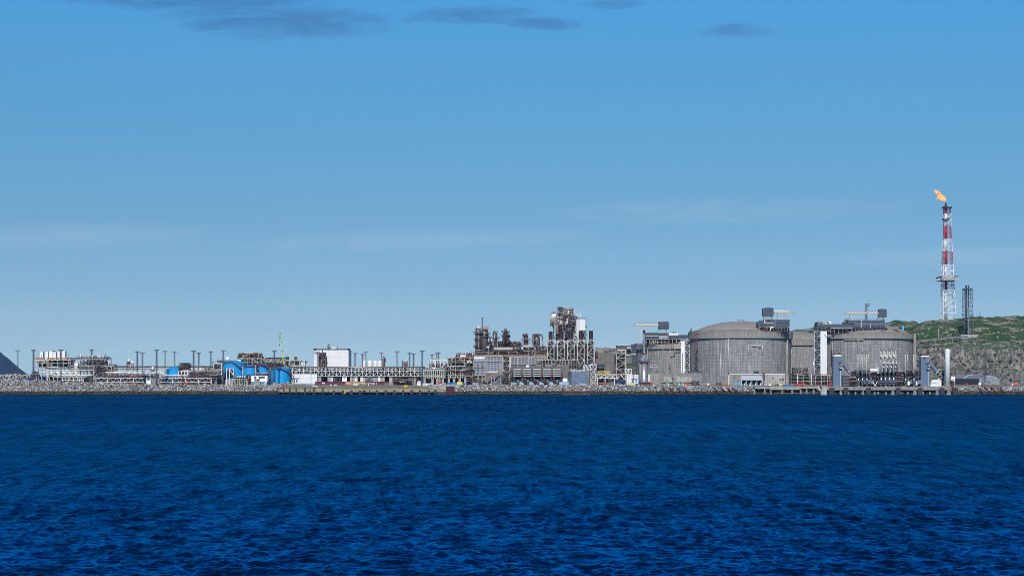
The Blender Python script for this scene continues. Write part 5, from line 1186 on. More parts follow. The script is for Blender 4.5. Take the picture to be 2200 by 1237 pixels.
part(o, 'handrail', ORANGE, lambda m: [m.beam(a + Vector((0, -.7, .8)), b + Vector((0, -.7, .8)), .12, .75) for a, b in zip(pp, pp[1:])] and None)
part(o, 'prop', CREAM, lambda m: [m.beam((q.x, q.y, G), q, .3) for q in pp] and None)
q = stair_tower('stair_tower', 'dark stair tower with white chevron braces and orange flights on the louvred building', 1080.5, 1095, 765, Y - 3, 6, CREAM, ORANGE, 6, w=.55); pbox(q, 'interior_shade', DARK, 1081.5, 1094, 766, 826, Y + 3.4, .3)  # dark sheet paints the shade inside the stair tower
# ---- right louvred wall
Y = 1600
o = thing('process_building', 'purple-grey panelled wall with white columns behind the intake hoods', 'building', 1135, Y, G)
MB().box(X(1097, Y), X(1176, Y), Y, Y + 25, G, Z(766.5, Y)).build('panel_wall', MATS['purple_grey_panel'], o)
mb = MB()
for a in (1096.5, 1112, 1136): mb.bx(a, a + 1.5, 766, 800, Y - .6, .7)
for py in (766, 782): mb.bx(1096.5, 1176, py, py + 1, Y - .5, .5)
mb.build('steel_column', CREAM, o)
mb = MB()
for k in range(25): mb.bx(1099 + 3.05 * k, 1099.4 + 3.05 * k, 767, 781, Y - .1, .15)
for py in (770, 774, 778): mb.bx(1097, 1176, py, py + .3, Y - .12, .15)
mb.build('mullion', PIPEW, o)
# ---- main process deck above
Y = 1605
o = thing('process_deck', 'orange-edged main deck carrying the steel columns and drums', 'process deck', 1100, Y, G)
MB().bx(1016, 1178, 763.6, 766, Y, 30).build('floor', GREY, o)
mb = MB(); rr = random.Random(12)
for k in range(38):
    if rr.random() < .72: mb.bx(1018 + 4.2 * k, 1021.4 + 4.2 * k, 761.6, 763.9, Y - .2, .2)
mb.build('edge_panel', ORANGE, o); rails(o, 1016, 1178, 763.5, Y, 29, OXIDE)
fill(o, 1020, 1178, 751, 763.5, Y + 1, 18, 170, 68, CREAM, OXIDE, DARK); fill(o, 1048, 1120, 733, 762, Y + 16, 12, 130, 69, CREAM, OXIDE, DARK, ('upper_pipe', 'upper_gear', 'upper_box'))
steel(o, [1022, 1034, 1048, 1058, 1072, 1086, 1100, 1112], [763.5, 756], Y + 2, 12, .5, GREY, 2, 'support_steel', .5)
steel(o, [1124, 1135, 1148], [763.5, 753, 744.8], Y + 2, 10, .62, CREAM, 2, 'cream_frame', .5); steel(o, [1150, 1156, 1163, 1170, 1176], [763.5, 744.5], Y + 4, 10, .5, CREAM, 2, 'cream_frame', .3)
fill(o, 1124, 1178, 745, 763, Y + 4, 10, 46, 70, PIPEW, OXIDE, DARK, ('frame_pipe', 'frame_gear', 'frame_box'))
part(o, 'white_header', WHITE, lambda m: m.cyl((X(1124, Y), Y + 3, Z(742.4, Y)), (X(1146, Y), Y + 3, Z(742.4, Y)), S(1.3, Y), n=12)); part(o, 'dark_header', DSTEEL, lambda m: m.cyl((X(1140, Y), Y + 3.5, Z(744, Y)), (X(1178, Y), Y + 3.5, Z(744, Y)), .35))
pbox(o, 'white_board', WHITE, 1058, 1069.5, 735.6, 741.5, Y + 17, .4)
def column(label, px, t, bo, Y, r, platforms, name='steel_column', mat=DSTEEL, extra=None, group=None):
    q = thing(name, label, 'process column', px, Y, Z(bo, Y), group)
    part(q, 'shell', mat, lambda m: vcyl(m, px, t, bo, Y, r, 28))
    for py, out, arc in platforms: ring_platform(q, px, py, Y, r, out, OXIDE, arc)
    caged_ladder(q, px - r * .55, t + 2, bo, Y, OXIDE, -S(r, Y) * .86)
    fill(q, px - r, px + r, t - 4.5, t + 1.5, Y - S(r * .6, Y), S(r, Y), 8, int(px), None, OXIDE, None, ('x', 'top_valve', 'y'))
    return q
q = column('left of the twin dark steel columns with domed tops', 1027.4, 706.5, 763, 1612, 6.2, [(716, 1.6, (0, 360)), (744.5, 1.6, (120, 270)), (730, 1.0, (200, 300))]); part(q, 'top_nozzle', PIPEW, lambda m: [m.cyl((X(a, 1611), 1611, Z(708, 1611)), (X(a, 1611), 1611, Z(699 + i, 1611)), .4) for i, a in enumerate((1025.5, 1028, 1031))] and None)
part(q, 'sample_port', WHITE, lambda m: [m.box(X(1028, 1608), X(1029.3, 1608), 1608.6, 1609.6, Z(722.5 + 4.3 * k, 1608) - .5, Z(722.5 + 4.3 * k, 1608)) for k in range(6)] and None)
q = column('right of the twin dark steel columns, with an orange-floored top platform', 1041, 709.2, 763, 1614, 7.6, [(717.5, 1.4, (-80, 200)), (724, 1.0, (250, 380))]); pbox(q, 'top_platform', ORANGE, 1038.5, 1049.5, 704.4, 707, 1610, 4); rails(q, 1038.5, 1049.5, 704.4, 1610, 4); part(q, 'platform_leg', GREY, lambda m: m.frame(pxs_([1039, 1049], 1610), [1610.5, 1613.5], pys_([716, 707], 1610), .25))
part(q, 'side_pipe', DSTEEL, lambda m: m.pipe([(X(1049, 1611), 1611, Z(722, 1611)), (X(1052.5, 1611), 1611, Z(725, 1611)), (X(1052.5, 1611), 1611, Z(738, 1611)), (X(1050, 1611), 1611, Z(742, 1611))], .75))
q = thing('vent_stack', 'tall thin square-topped vent stack behind the twin steel columns', 'chimney', 1036.4, 1622, G); part(q, 'flue', DSTEEL, lambda m: m.cyl((X(1036.4, 1622), 1622, G), (X(1036.4, 1622), 1622, Z(682, 1622)), S(1.5, 1622), n=16)); part(q, 'rim', DARK, lambda m: m.cyl((X(1036.4, 1622), 1622, Z(682.6, 1622)), (X(1036.4, 1622), 1622, Z(681.8, 1622)), S(1.7, 1622), n=16))
q = column('short dark column with side brackets between the twin columns and the stepped column', 1064.3, 714, 763, 1622, 4.2, [(726, 1.7, (0, 360)), (719, .8, (100, 260))]); part(q, 'top_pipe', SILVER, lambda m: (m.cyl((X(1063, 1619), 1619, Z(735, 1619)), (X(1063, 1619), 1619, Z(716, 1619)), .45), m.cyl((X(1066, 1620), 1620, Z(716, 1620)), (X(1066, 1620), 1620, Z(711, 1620)), .6)))
q = column('stepped dark column with three bracketed platforms above the big drum', 1086.2, 715, 763, 1622, 5.6, [(722, 1.5, (-90, 250)), (733, .8, (180, 360))]); part(q, 'upper_shell', DSTEEL, lambda m: vcyl(m, 1086.2, 704.5, 716, 1622, 3.0, 18)); ring_platform(q, 1086.2, 713, 1622, 3.4, 2.2); fill(q, 1080, 1094, 716, 742, 1616, 5, 26, 71, GREY, OXIDE, DARK)
q = column('dark column with wide bracket platform right of the big drum', 1130, 720, 763, 1616, 4.9, [(730.5, 1.9, (0, 360)), (739, 1.6, (0, 360)), (721.5, 1.0, (150, 300))])
q = column('bulbous dark vessel with an arched pipe beside the stack row', 1153, 721, 763, 1616, 7.0, [(734, 1.4, (150, 260))], name='steel_vessel')
part(q, 'arched_pipe', DSTEEL, lambda m: m.pipe([(X(1145.3, 1612), 1612, Z(763, 1612)), (X(1145.3, 1612), 1612, Z(718.6, 1612)), (X(1160.5, 1612), 1612, Z(718.6, 1612)), (X(1164.2, 1612), 1612, Z(720.5, 1612)), (X(1165.6, 1612), 1612, Z(724, 1612)), (X(1165.6, 1612), 1612, Z(763, 1612))], .62, 10))
q = thing('horizontal_drum', 'big dark horizontal drum on saddles in front of the stepped column', 'drum', 1080, 1608, Z(760, 1608)); rD = S(6.4, 1608); zD = Z(750.6, 1608)
part(q, 'shell', DSTEEL, lambda m: (m.cyl((X(1062, 1608), 1608, zD), (X(1101, 1608), 1608, zD), rD, n=28, cap=False), [m.cyl((X(1062 - 3.6 * math.sin(a), 1608), 1608, zD), (X(1062 - 3.6 * math.sin(b), 1608), 1608, zD), rD * math.cos(a), rD * math.cos(b), 28, False) for a, b in ((0, .4), (.4, .8), (.8, 1.2), (1.2, 1.56))], m.cyl((X(1101, 1608), 1608, zD), (X(1102.5, 1608), 1608, zD), rD, rD * .5, 28))) 
part(q, 'saddle', GREY, lambda m: [m.box(X(a, 1608), X(a + 2, 1608), 1606, 1610, Z(763.5, 1608), zD - rD * .7) for a in (1070, 1092)] and None); part(q, 'band', SILVER, lambda m: m.cyl((X(1062.2, 1608), 1608, zD), (X(1062.8, 1608), 1608, zD), rD * 1.03, n=28))
q = thing('horizontal_drum', 'smaller dark drum continuing right of the big drum', 'drum', 1108, 1610, Z(760, 1610)); part(q, 'shell', DSTEEL, lambda m: (m.cyl((X(1103.5, 1610), 1610, Z(749, 1610)), (X(1113, 1610), 1610, Z(749, 1610)), S(5.6, 1610), n=24), m.ball((X(1113, 1610), 1610, Z(749, 1610)), S(5.0, 1610), 10, 20))); part(q, 'saddle', OXIDE, lambda m: m.box(X(1106, 1610), X(1110, 1610), 1608, 1612, Z(763.5, 1610), Z(753, 1610))); fill(q, 1100, 1116, 737, 744, 1607, 6, 14, 72, GREY, OXIDE, None)
q = thing('horizontal_drum', 'small silver drum between the twin columns and the big drum', 'drum', 1050, 1607, Z(750, 1607)); part(q, 'shell', SILVER, lambda m: (m.cyl((X(1047, 1607), 1607, Z(745.8, 1607)), (X(1052, 1607), 1607, Z(745.8, 1607)), S(3.3, 1607), n=18), m.ball((X(1047, 1607), 1607, Z(745.8, 1607)), S(3.2, 1607)))); part(q, 'leg', GREY, lambda m: m.box(X(1048, 1607), X(1051, 1607), 1606, 1608, Z(763.5, 1607), Z(748, 1607)))

# ---- five air intake hoods
Y = 1552
h0 = None
for k in range(5):
    a = 1103.3 + 21.2 * k; wh = ('leftmost', 'second', 'middle', 'fourth', 'rightmost')[k]
    q = thing('intake_hood', wh + ' of the five white slatted air intakes', 'air intake', a + 9, Y, G, 'slatted air intakes')
    MB().bx(a + 3, a + 19.6, 789, 808, Y + 2.2, 7).build('housing', BRCLAD, q); pbox(q, 'mouth_shade', DARK, a + 2.4, a + 18, 790, 808, Y + 2.0, .3)  # dark sheet paints the shade between the slats
    for i in range(4):
        py = 793.6 + 4.7 * i; mb = MB(); x0, x1 = X(a, Y), X(a + 17, Y)
        z_, up = Z(py, Y), S(4.0 if i == 0 else 2.2, Y); dp = 3.6 if i == 0 else 2.2; sx = S(3.6, Y)
        mb._add([(x0, Y - .3, z_), (x1 - sx * .2, Y - .3, z_), (x1 + sx * .3, Y + dp, z_ + up), (x0 + sx, Y + dp, z_ + up), (x0, Y - .3, z_ - .32), (x1 - sx * .2, Y - .3, z_ - .32), (x1 + sx * .3, Y + dp, z_ + up - .32), (x0 + sx, Y + dp, z_ + up - .32)],
                [(0, 1, 2, 3), (4, 7, 6, 5), (0, 4, 5, 1), (1, 5, 6, 2), (2, 6, 7, 3), (3, 7, 4, 0)])
        mb.build('slat', LATT, q)
    mb = MB()
    for xx in (a + 4, a + 18.5):
        for yy in (Y + 2.5, Y + 8.5): mb.beam((X(xx, Y), yy, G), (X(xx, Y), yy, Z(808, Y)), .4)
    mb.bx(a + 16, a + 20.4, 804.5, 808, Y + .5, .8); mb.beam((X(a + 15.5, Y), Y + .3, Z(814, Y)), (X(a + 19, Y), Y + .3, Z(808, Y)), .35); mb.bx(a + 2, a + 19, 815.5, 816.3, Y + 2, .3); mb.bx(a + 17, a + 18.4, 808, 821, Y + 1, 1); mb.build('support_steel', OXIDE, q)
    fill(q, a + 3, a + 20, 812, 822, Y + 2, 6, 10, 80 + k, CREAM, OXIDE, DARK)
    mb = MB(); mb.prism([(X(a + 12.8, Y), G - .3), (X(a + 22, Y), G - .3), (X(a + 22, Y), Z(823, Y)), (X(a + 17, Y), Z(820, Y)), (X(a + 12.8, Y), Z(820, Y))] if k < 4 else [(X(a + 13.5, Y), G - .3), (X(a + 34, Y), G - .3), (X(a + 34, Y), Z(820.2, Y)), (X(a + 13.5, Y), Z(820.2, Y))], Y - 2, Y + 1.5); mb.build('inlet_box', SKYB, q)
    part(q, 'round_filter', GREY, lambda m: vcyl(m, a + 9.5, 815.5, None, Y - 1, 2.3, 14))
o = thing('process_building', 'brown-grey low block behind and right of the intake hoods', 'building', 1190, 1565, G)
MB().box(X(1122, 1565), X(1222, 1565), 1563, 1580, G, Z(787, 1565)).box(X(1207, 1562), X(1222, 1562), 1561, 1564, G, Z(784, 1562)).build('wall', BRCLAD, o)
mb = MB()
for a, b in ((1152, 1162), (1173.5, 1183), (1196, 1205)): mb.bx(a, b, 783.8, 787.2, 1563, 8)
mb.build('roof_box', CONC, o); pbox(o, 'white_unit', WHITE, 1130, 1136.5, 784, 788.5, 1561, 2)
pbox(o, 'undercroft_shade', DARK, 1097, 1222, 808, 826, 1561.5, 1)  # dark slab stands in for shade beneath the hoods
q = thing('white_generator', 'white cabinet on the light blue tank beside the blue-grey cube', 'cabinet', 1214, 1553, Z(820, 1553)); part(q, 'body', WHITE, lambda m: m.bx(1209, 1219, 812.4, 819.5, 1553, 3)); part(q, 'top_vent', GREY, lambda m: m.bx(1211, 1216, 811.6, 812.4, 1553.5, 2))
fill(thing('process_skid', 'grey and cream machinery left of the intake hoods', 'process skid', 1092, 1555, G), 1080, 1103, 797, 826, 1556, 8, 44, 73, CREAM, OXIDE, DARK)
# ---- blue-grey corrugated cube
Y = 1545
o = thing('equipment_building', 'blue-grey corrugated windowless cube beside the intake hoods', 'building', 1243, Y, G)
MB().box(X(1227.8, Y), X(1262, Y), Y, Y + 16, G, Z(797.6, Y)).build('front_wall', CLAD, o); MB()._add([(X(1222.5, Y), Y + 6, G), (X(1227.7, Y), Y, G), (X(1227.7, Y), Y, Z(797.6, Y)), (X(1222.5, Y), Y + 6, Z(797.6, Y)), (X(1222.5, Y), Y + 16, G), (X(1227.7, Y), Y + 16, G), (X(1227.7, Y), Y + 16, Z(797.6, Y)), (X(1222.5, Y), Y + 16, Z(797.6, Y))], [(0, 1, 2, 3), (3, 2, 6, 7), (0, 3, 7, 4), (5, 6, 2, 1), (4, 7, 6, 5)]).build('side_wall', CLAD, o)
part(o, 'roof_vent', PIPEW, lambda m: (m.railrect(X(1224, Y), X(1261, Y), Y + .5, Y + 15, Z(797.6, Y), 1.1, .12, 2.5), clut(m, X(1224, Y), X(1258, Y), Y + 3, Y + 12, Z(797.6, Y), Z(794.5, Y), 12, random.Random(6), .8)))
solid('blue_container', 'light blue low container at the foot of the corrugated cube', 'container', SKYB, 1243.5, 1260, 823.4, 827, Y - 3.5, 2.5)
# ---- gas turbine stacks inside white lattice towers
Y = 1592
for k, (cx, t) in enumerate(((1183, 711.8), (1205, 711), (1226.3, 711.2), (1247.8, 710.8), (1269.6, 710.3))):
    wh = ('leftmost', 'second', 'middle', 'fourth', 'rightmost')[k]
    q = thing('exhaust_stack', wh + ' of five dark brown stacks in white lattice towers', 'chimney', cx, Y, G, 'dark stacks in white towers')
    zt = Z(t, Y); r_ = S(4.2, Y)
    MB().lathe(X(cx, Y), Y, [(r_, G + 10), (r_, zt), (r_ * .86, zt), (r_ * .86, zt - 3)], 24).build('flue', BROWN, q)
    mb = MB()
    for s in range(3):
        for i in range(30):
            f = lambda j: (X(cx, Y) + (r_ + .02) * math.cos(R(20 * j + 120 * s)), Y + (r_ + .02) * math.sin(R(20 * j + 120 * s)), zt - 1 - j * .30)
            mb.beam(f(i), f(i + 1), .30, .22)
    mb.build('helical_strake', BROWN, q)
    mb = MB(); e = 7.2; x0, x1 = X(cx - e, Y), X(cx + e, Y); y0, y1 = Y - S(e, Y) * .8, Y + S(e, Y) * .8
    lev = pys_([826, 795, 772, 761, 742.6, 732], Y); lev[0] = G
    for i in range(5):
        kx = lambda z: 1.0 + .10 * max(0, (Z(761, Y) - z) / 20) if False else 1.0
        for (ax, ay) in ((x0, y0), (x1, y0), (x0, y1), (x1, y1)): mb.beam((ax, ay, lev[i]), (ax, ay, lev[i + 1]), .44)
        for yy in (y0, y1): mb.beam((x0, yy, lev[i + 1]), (x1, yy, lev[i + 1]), .36); mb.beam(((x1, x0)[i in (2, 4)], yy, lev[i + 1]), ((x0, x1)[i in (2, 4)], yy, lev[i]), .34)
        for xx in (x0, x1): mb.beam((xx, y0, lev[i + 1]), (xx, y1, lev[i + 1]), .32); mb.beam((xx, y0, lev[i]), (xx, y1, lev[i + 1]), .26)
    mb.build('lattice_tower', LATT, q); mb = MB(); mb.railrect(x0, x1, y0, y1, lev[-1], 1.1, .12, 2); mb.build('railing', PIPEW, q)
o = thing('heat_recovery_unit', 'dense white pipework and ducts at the foot of the stack towers', 'process unit', 1215, 1580, G)
steel(o, [1154 + 6.1 * k for k in range(15)], [None, 796, 783, 773], 1578, 10, .42, CREAM, 2, xb=.4); fill(o, 1154, 1245, 772, 797, 1579, 9, 120, 74, CREAM, OXIDE, DARK); pbox(o, 'dark_duct', DARK, 1165, 1278, 776, 796, 1590, 6)
fill(o, 1176, 1278, 733, 772, 1600, 10, 90, 75, PIPEW, OXIDE, DARK, ('upper_pipe', 'upper_gear', 'upper_duct'))
steel(o, [1175.5, 1192.5, 1213.5, 1236, 1258, 1277.5], [None, 772, 752, 732.5], 1606, 8, .5, PIPEW, 2, 'rear_frame', .5)
part(o, 'brown_duct', BROWN, lambda m: [m.box(X(a, 1602), X(a + 4, 1602), 1600, 1604, G, Z(745, 1602)) for a in (1191.5, 1214, 1236, 1258)] and None)
# ---- cold box tower
Y = 1622
o = thing('cold_box_tower', 'tallest crowded process tower, white drums and dark pipes behind the stacks', 'process tower', 1218, Y, G)
steel(o, [1190, 1198, 1208.5, 1222, 1233, 1238], [None, 740, 725, 712, 697, 680], Y, 16, .7, GREY, 3, xb=.55)
decks(o, 1189, 1240, [740, 725, 712, 697], Y, 16, DARK); decks(o, 1192, 1236, [680], Y, 16, DARK)
pbox(o, 'core_box', DARK, 1198, 1238, 682, 732, Y + 9, 6); pbox(o, 'core_box', CLADD, 1212, 1231, 683, 712, Y + 8, 3)
pbox(o, 'white_wall', WHITE, 1199, 1208, 679.5, 697, Y - 1, 4); pbox(o, 'corner_pillar', CONCL, 1207.5, 1209.8, 679, 712, Y - 1.4, 1)
part(o, 'white_drum', WHITE, lambda m: (vcyl(m, 1189.8, 674, 690, Y - 3, 6.2, 20), vcyl(m, 1184.5, 678, 690, Y - 3, 3.0, 16), m.ball((X(1193, Y - 4), Y - 4, Z(677, Y)), S(3, Y))))
part(o, 'drum_skirt', DARK, lambda m: m.cyl((X(1188, Y - 3), Y - 3, Z(690, Y)), (X(1190.5, Y - 3), Y - 3, Z(705, Y)), S(6.5, Y), S(1.2, Y), 18))
part(o, 'drum_cage', CREAM, lambda m: (m.lattice(X(1180.5, Y), X(1197, Y), Y - 6, Y - 1, Z(695, Y), Z(680, Y), 4, .32), m.lattice(X(1191, Y), X(1197, Y), Y - 5, Y - 1, Z(717, Y), Z(688, Y), 6, .4), m.beam((X(1181, Y), Y - 4, Z(694, Y)), (X(1188, Y), Y - 4, Z(704, Y)), .4)))
part(o, 'white_valve', WHITE, lambda m: (vcyl(m, 1218.8, 684.5, 697, Y - 1, 2.6, 14), vcyl(m, 1214.5, 691.5, 699, Y - 1, 1.6, 12), vcyl(m, 1221.5, 667, 676, Y - 1, 1.8, 12), m.ball((X(1219, Y - 1), Y - 1, Z(687, Y)), S(3, Y))))
pbox(o, 'top_cabin', DARK, 1198, 1210, 659.3, 666, Y + 2, 6); pbox(o, 'top_beam', GREY, 1210, 1233, 661, 664, Y + 1, 6); steel(o, [1211, 1216, 1222, 1228, 1232.5], [680, 675, 668, 661], Y - .5, 8, .36, CREAM, 2, 'top_frame', .5); pbox(o, 'top_shade', DARK, 1212, 1230, 668, 678.5, Y + 3, 4)
steel(o, [1233, 1239.5, 1247.5], [684, 677, 669], Y, 8, .5, PIPEW, 2, 'side_gantry'); rails(o, 1192, 1236, 680, Y - 1, 14)
fill(o, 1199, 1232, 664, 680, Y - 1, 9, 60, 76, CREAM, OXIDE, DARK); fill(o, 1195, 1240, 680, 732, Y - 2.5, 9, 150, 77, CREAM, OXIDE, DARK, ('mid_pipe', 'mid_gear', 'mid_box'))
fill(o, 1181, 1198, 670, 700, Y - 5, 6, 16, 78, PIPEW, OXIDE, None, ('drum_pipe', 'drum_gear', 'x'))
part(o, 'top_vessel', DSTEEL, lambda m: (vcyl(m, 1214, 664, 672, Y + 3, 2.4, 14), vcyl(m, 1228, 662.5, 672, Y + 3, 1.6, 12), m.cyl((X(1195.5, Y), Y, Z(680, Y)), (X(1195.5, Y), Y, Z(671.5, Y)), .3), m.cyl((X(1203, Y), Y, Z(660, Y)), (X(1203, Y), Y, Z(657.5, Y)), .2)))
part(o, 'balcony', OXIDE, lambda m: (m.railrect(X(1186, Y), X(1198, Y), Y - 4, Y + 2, Z(672.5, Y), 1.2, .16), m.railrect(X(1234, Y), X(1241, Y), Y - 2, Y + 5, Z(690, Y), 1.2, .16), m.railrect(X(1186, Y), X(1197, Y), Y - 3, Y + 2, Z(704, Y), 1.2, .16)))
part(o, 'hung_vessel', CLADD, lambda m: (vcyl(m, 1223.5, 703, 716, Y - 2, 5.5, 18), m.cyl((X(1223.5, Y - 2), Y - 2, Z(716, Y)), (X(1223.5, Y - 2), Y - 2, Z(720, Y)), S(5, Y), S(1, Y), 18)))
part(o, 'dark_pipe', DSTEEL, lambda m: m.cyl((X(1212, Y - 6), Y - 6, Z(750, Y)), (X(1212, Y - 6), Y - 6, Z(711, Y)), .9, n=12))
o = thing('white_cold_box', 'plain white tall box with a dark red rail beside the crowded process tower', 'equipment box', 1248, 1618, G)
MB().box(X(1245, 1618), X(1257.5, 1618), 1618, 1630, Z(709.5, 1618), Z(685.5, 1618)).build('right_face', WCLAD, o); MB().box(X(1238.3, 1618), X(1244.9, 1618), 1619, 1630, Z(722, 1618), Z(685.5, 1618)).build('left_face', paint('pale_grey_cladding', (0.60, 0.61, 0.62), .5, 0, .08, .2, .1, 1.2), o)
rails(o, 1238.5, 1257.5, 685.4, 1618.4, 11); steel(o, [1246, 1252, 1258], [None, 725, 709.8], 1618, 10, .6, GREY, 2, xb=.4); pbox(o, 'sand_sill', SAND, 1246.5, 1257.3, 707.5, 709.4, 1617.6, .4); caged_ladder(o, 1259.5, 684, None, 1620, GREY); fill(o, 1246, 1259, 711, 728, 1619, 6, 16, 79, PIPEW, OXIDE, DARK); pbox(o, 'side_cage', OXIDE, 1257.7, 1260.3, 699.5, 702.5, 1618.5, 2)
part(o, 'lattice_brace', PIPEW, lambda m: m.lattice(X(1233, 1612), X(1243, 1612), 1610, 1616, Z(760, 1612), Z(717, 1612), 5, .45))
# ---- brown-grey turbine hall and its towers
Y = 1600
o = thing('turbine_hall', 'brown-grey ribbed hall behind the white truss tower', 'building', 1300, Y, G)
MB().box(X(1278.5, Y), X(1300, Y), Y + 4, Y + 24, G, Z(757, Y)).box(X(1300.2, Y), X(1321.5, Y), Y, Y + 24, G, Z(758.3, Y)).build('wall', BRCLAD, o)
mb = MB(); mb.bx(1278, 1322, 775.8, 777.3, Y - .2, .3); mb.bx(1300, 1322, 757.8, 759, Y - .3, .4); mb.build('wall_band', GREY, o); pbox(o, 'doorway', CONC, 1303.5, 1309, 788.5, 793.5, Y - .15, .2)
part(o, 'rust_patch_duct', RUST, lambda m: m.box(X(1279, Y), X(1285, Y), Y + 2, Y + 4, Z(765, Y), Z(754, Y)))
rails(o, 1300, 1343, 757.5, Y, 12, OXIDE, 1.4, .16); fill(o, 1300, 1342, 753, 758, Y + 1, 8, 16, 91, WHITE, OXIDE, None, ('roof_pipe', 'roof_gear', 'x')); part(o, 'roof_frame', WHITE, lambda m: m.frame(pxs_([1327.5, 1335.5, 1343.5], Y), [Y, Y + 6], pys_([758, 751.6], Y), .6)); pbox(o, 'black_hood', DARK, 1281.5, 1298, 782, 789.5, Y - 4, 5); pbox(o, 'hood_base', CLADD, 1283.5, 1297, 786.5, 791, Y - 4.3, 5)
q = stair_tower('truss_tower', 'tall white cross-braced truss tower over a dark interior right of the ribbed hall', 1324, 1343.5, 757.5, Y - 6, 8, LATT, GREY, 6, w=.7, cat='truss tower'); pbox(q, 'interior_shade', DARK, 1322, 1342, 760, 826, Y + 2.6, 1); fill(q, 1321, 1342, 760, 822, Y - 3, 5, 34, 92, CREAM, OXIDE, DARK)  # dark sheet behind the truss stands in for its shaded interior
part(q, 'splayed_strut', WHITE, lambda m: (m.beam((X(1332, Y), Y - 7, Z(804, Y)), (X(1343, Y), Y - 7, Z(818, Y)), .6), m.beam((X(1343.5, Y), Y - 6, Z(804, Y)), (X(1345, Y), Y - 6, G), .5)))
o = thing('braced_tower', 'small white cross-braced frame jutting right of the tall truss tower', 'truss tower', 1350, 1590, G); part(o, 'frame', WHITE, lambda m: (m.truss(X(1344, 1590), X(1356.5, 1590), 1590, Z(803, 1590), Z(792.5, 1590), 2, .5, None, True, 'z'), m.beam((X(1356.5, 1590), 1590, G), (X(1356.5, 1590), 1590, Z(792.5, 1590)), .4), m.beam((X(1350, 1590), 1590, G), (X(1350, 1590), 1590, Z(803, 1590)), .4)))
o = thing('truss_tower', 'narrow white X-braced tower left of the orange machinery', 'truss tower', 1274.5, 1575, G); part(o, 'frame', WHITE, lambda m: m.lattice(X(1269, 1575), X(1280.5, 1575), 1575, 1580, G, Z(781.5, 1575), 4, .6)); fill(o, 1262, 1282, 782, 795, 1577, 6, 24, 93, PIPEW, OXIDE, DARK); part(o, 'slanted_duct', PIPEW, lambda m: [m.beam((X(1252 + 3 * k, 1574), 1574, Z(796, 1574)), (X(1255 + 3 * k, 1574), 1574, Z(783, 1574)), .5) for k in range(6)] and None)
part(o, 'concrete_leg', CONCL, lambda m: [m.bx(a, a + 1.8, 797, 826, 1574, 1.2) for a in (1262.5, 1268.5)] and None)
Y = 1580
o = thing('truss_bridge', 'white truss bridge carrying orange machinery before the ribbed hall', 'truss bridge', 1304, Y, G); part(o, 'truss', WHITE, lambda m: (m.truss(X(1280, Y), X(1328, Y), Y, Z(811.5, Y), Z(804.2, Y), 4, .55), m.truss(X(1280, Y), X(1328, Y), Y + 5, Z(811.5, Y), Z(804.2, Y), 4, .5), [m.beam((X(a, Y), Y, G), (X(a, Y), Y, Z(812, Y)), .5) for a in (1284, 1300, 1320)]) and None); pbox(o, 'floor', GREY, 1280, 1328, 803, 804, Y, 5); rails(o, 1280, 1328, 803, Y, 5); fill(o, 1284, 1312, 796, 802.8, Y + 1, 4, 14, 94, WHITE, None, YELLOW, ('hose', 'x', 'orange_machine')); fill(o, 1281, 1322, 812, 825, Y + 3, 5, 30, 95, CREAM, OXIDE, DARK, ('drain_pipe', 'gear', 'pump')); pbox(o, 'shade_backing', DARK, 1280, 1302, 812, 826, Y + 9, .5)  # dark panel under the bridge added for shade
pbox(o, 'concrete_block', BRCLAD, 1303, 1320, 812, 826, Y + 3, 6)
barrel_like('red_drum', 'bright red round-topped tank on the rock crest before the ribbed hall', 'drum', RED, 1296.5, 1303, 822, 826.5, 1530, 16)
fill(thing('process_skid', 'blue and dark cabinets at the foot of the truss tower', 'process skid', 1335, 1570, G), 1322, 1345, 815, 826, 1570, 5, 22, 96, GREY, BLUEP, DARK)
# distant buildings between the stacks and the first concrete tank
for lab, m_, a, b, t, bo, yy, d_ in (('dark blue flat building with white roof band left of the first concrete tank', CLADD, 1326, 1358.5, 741.3, 749, 1880, 20), ('brown-grey block below the dark blue skyline building', BRCLAD, 1310, 1358.5, 748.3, 767, 1860, 18), ('dark slate block touching the left edge of the first concrete tank', CLADD, 1358.5, 1368.5, 739.3, 766, 1855, 18), ('pale grey low roofs right of the stack row on the skyline', CONC, 1278, 1312, 748, 766, 1870, 18)):
    q = thing('far_building', lab, 'building', (a + b) / 2, yy, Z(bo, yy)); MB().box(X(a, yy), X(b, yy), yy, yy + d_, 12, Z(t, yy)).build('wall', m_, q)
    MB().bx(a - .1, b + .1, t - .6, t + .1, yy - .2, d_ + .4).build('roof_edge', WHITE if 'white' in lab else GREY, q)
    if 'dark blue' in lab: pbox(q, 'white_van_box', WHITE, 1347, 1355.5, 745.3, 747.3, yy - 6, 3)
    if 'pale grey' in lab:
        for k in range(5): pbox(q, 'roof_unit', (CONC, CONCL, BRCLAD, GREY, CONC)[k], 1280 + 6 * k, 1284.5 + 6 * k, 745.5 + (k % 3), 748, yy + 2, 6)
    if 'brown-grey' in lab: pbox(q, 'window_strip', DARK, 1349, 1358, 757, 760, yy - .1, .15)
q = thing('pipe_bridge', 'white-topped inclined conveyor bridge between the truss tower and the first concrete tank', 'conveyor bridge', 1356, 1760, G); part(q, 'gallery', CLADD, lambda m: m.beam((X(1343, 1760), 1760, Z(765, 1760)), (X(1371, 1760), 1760, Z(761.5, 1760)), 2.4, 1.7)); part(q, 'roof', WHITE, lambda m: m.beam((X(1343, 1760), 1760, Z(762.9, 1760)), (X(1371, 1760), 1760, Z(759.4, 1760)), 2.8, .5)); part(q, 'leg', GREY, lambda m: (m.beam((X(1346, 1760), 1760, G), (X(1346, 1760), 1760, Z(765, 1760)), .8), m.beam((X(1368, 1760), 1760, G), (X(1368, 1760), 1760, Z(762, 1760)), .8)))
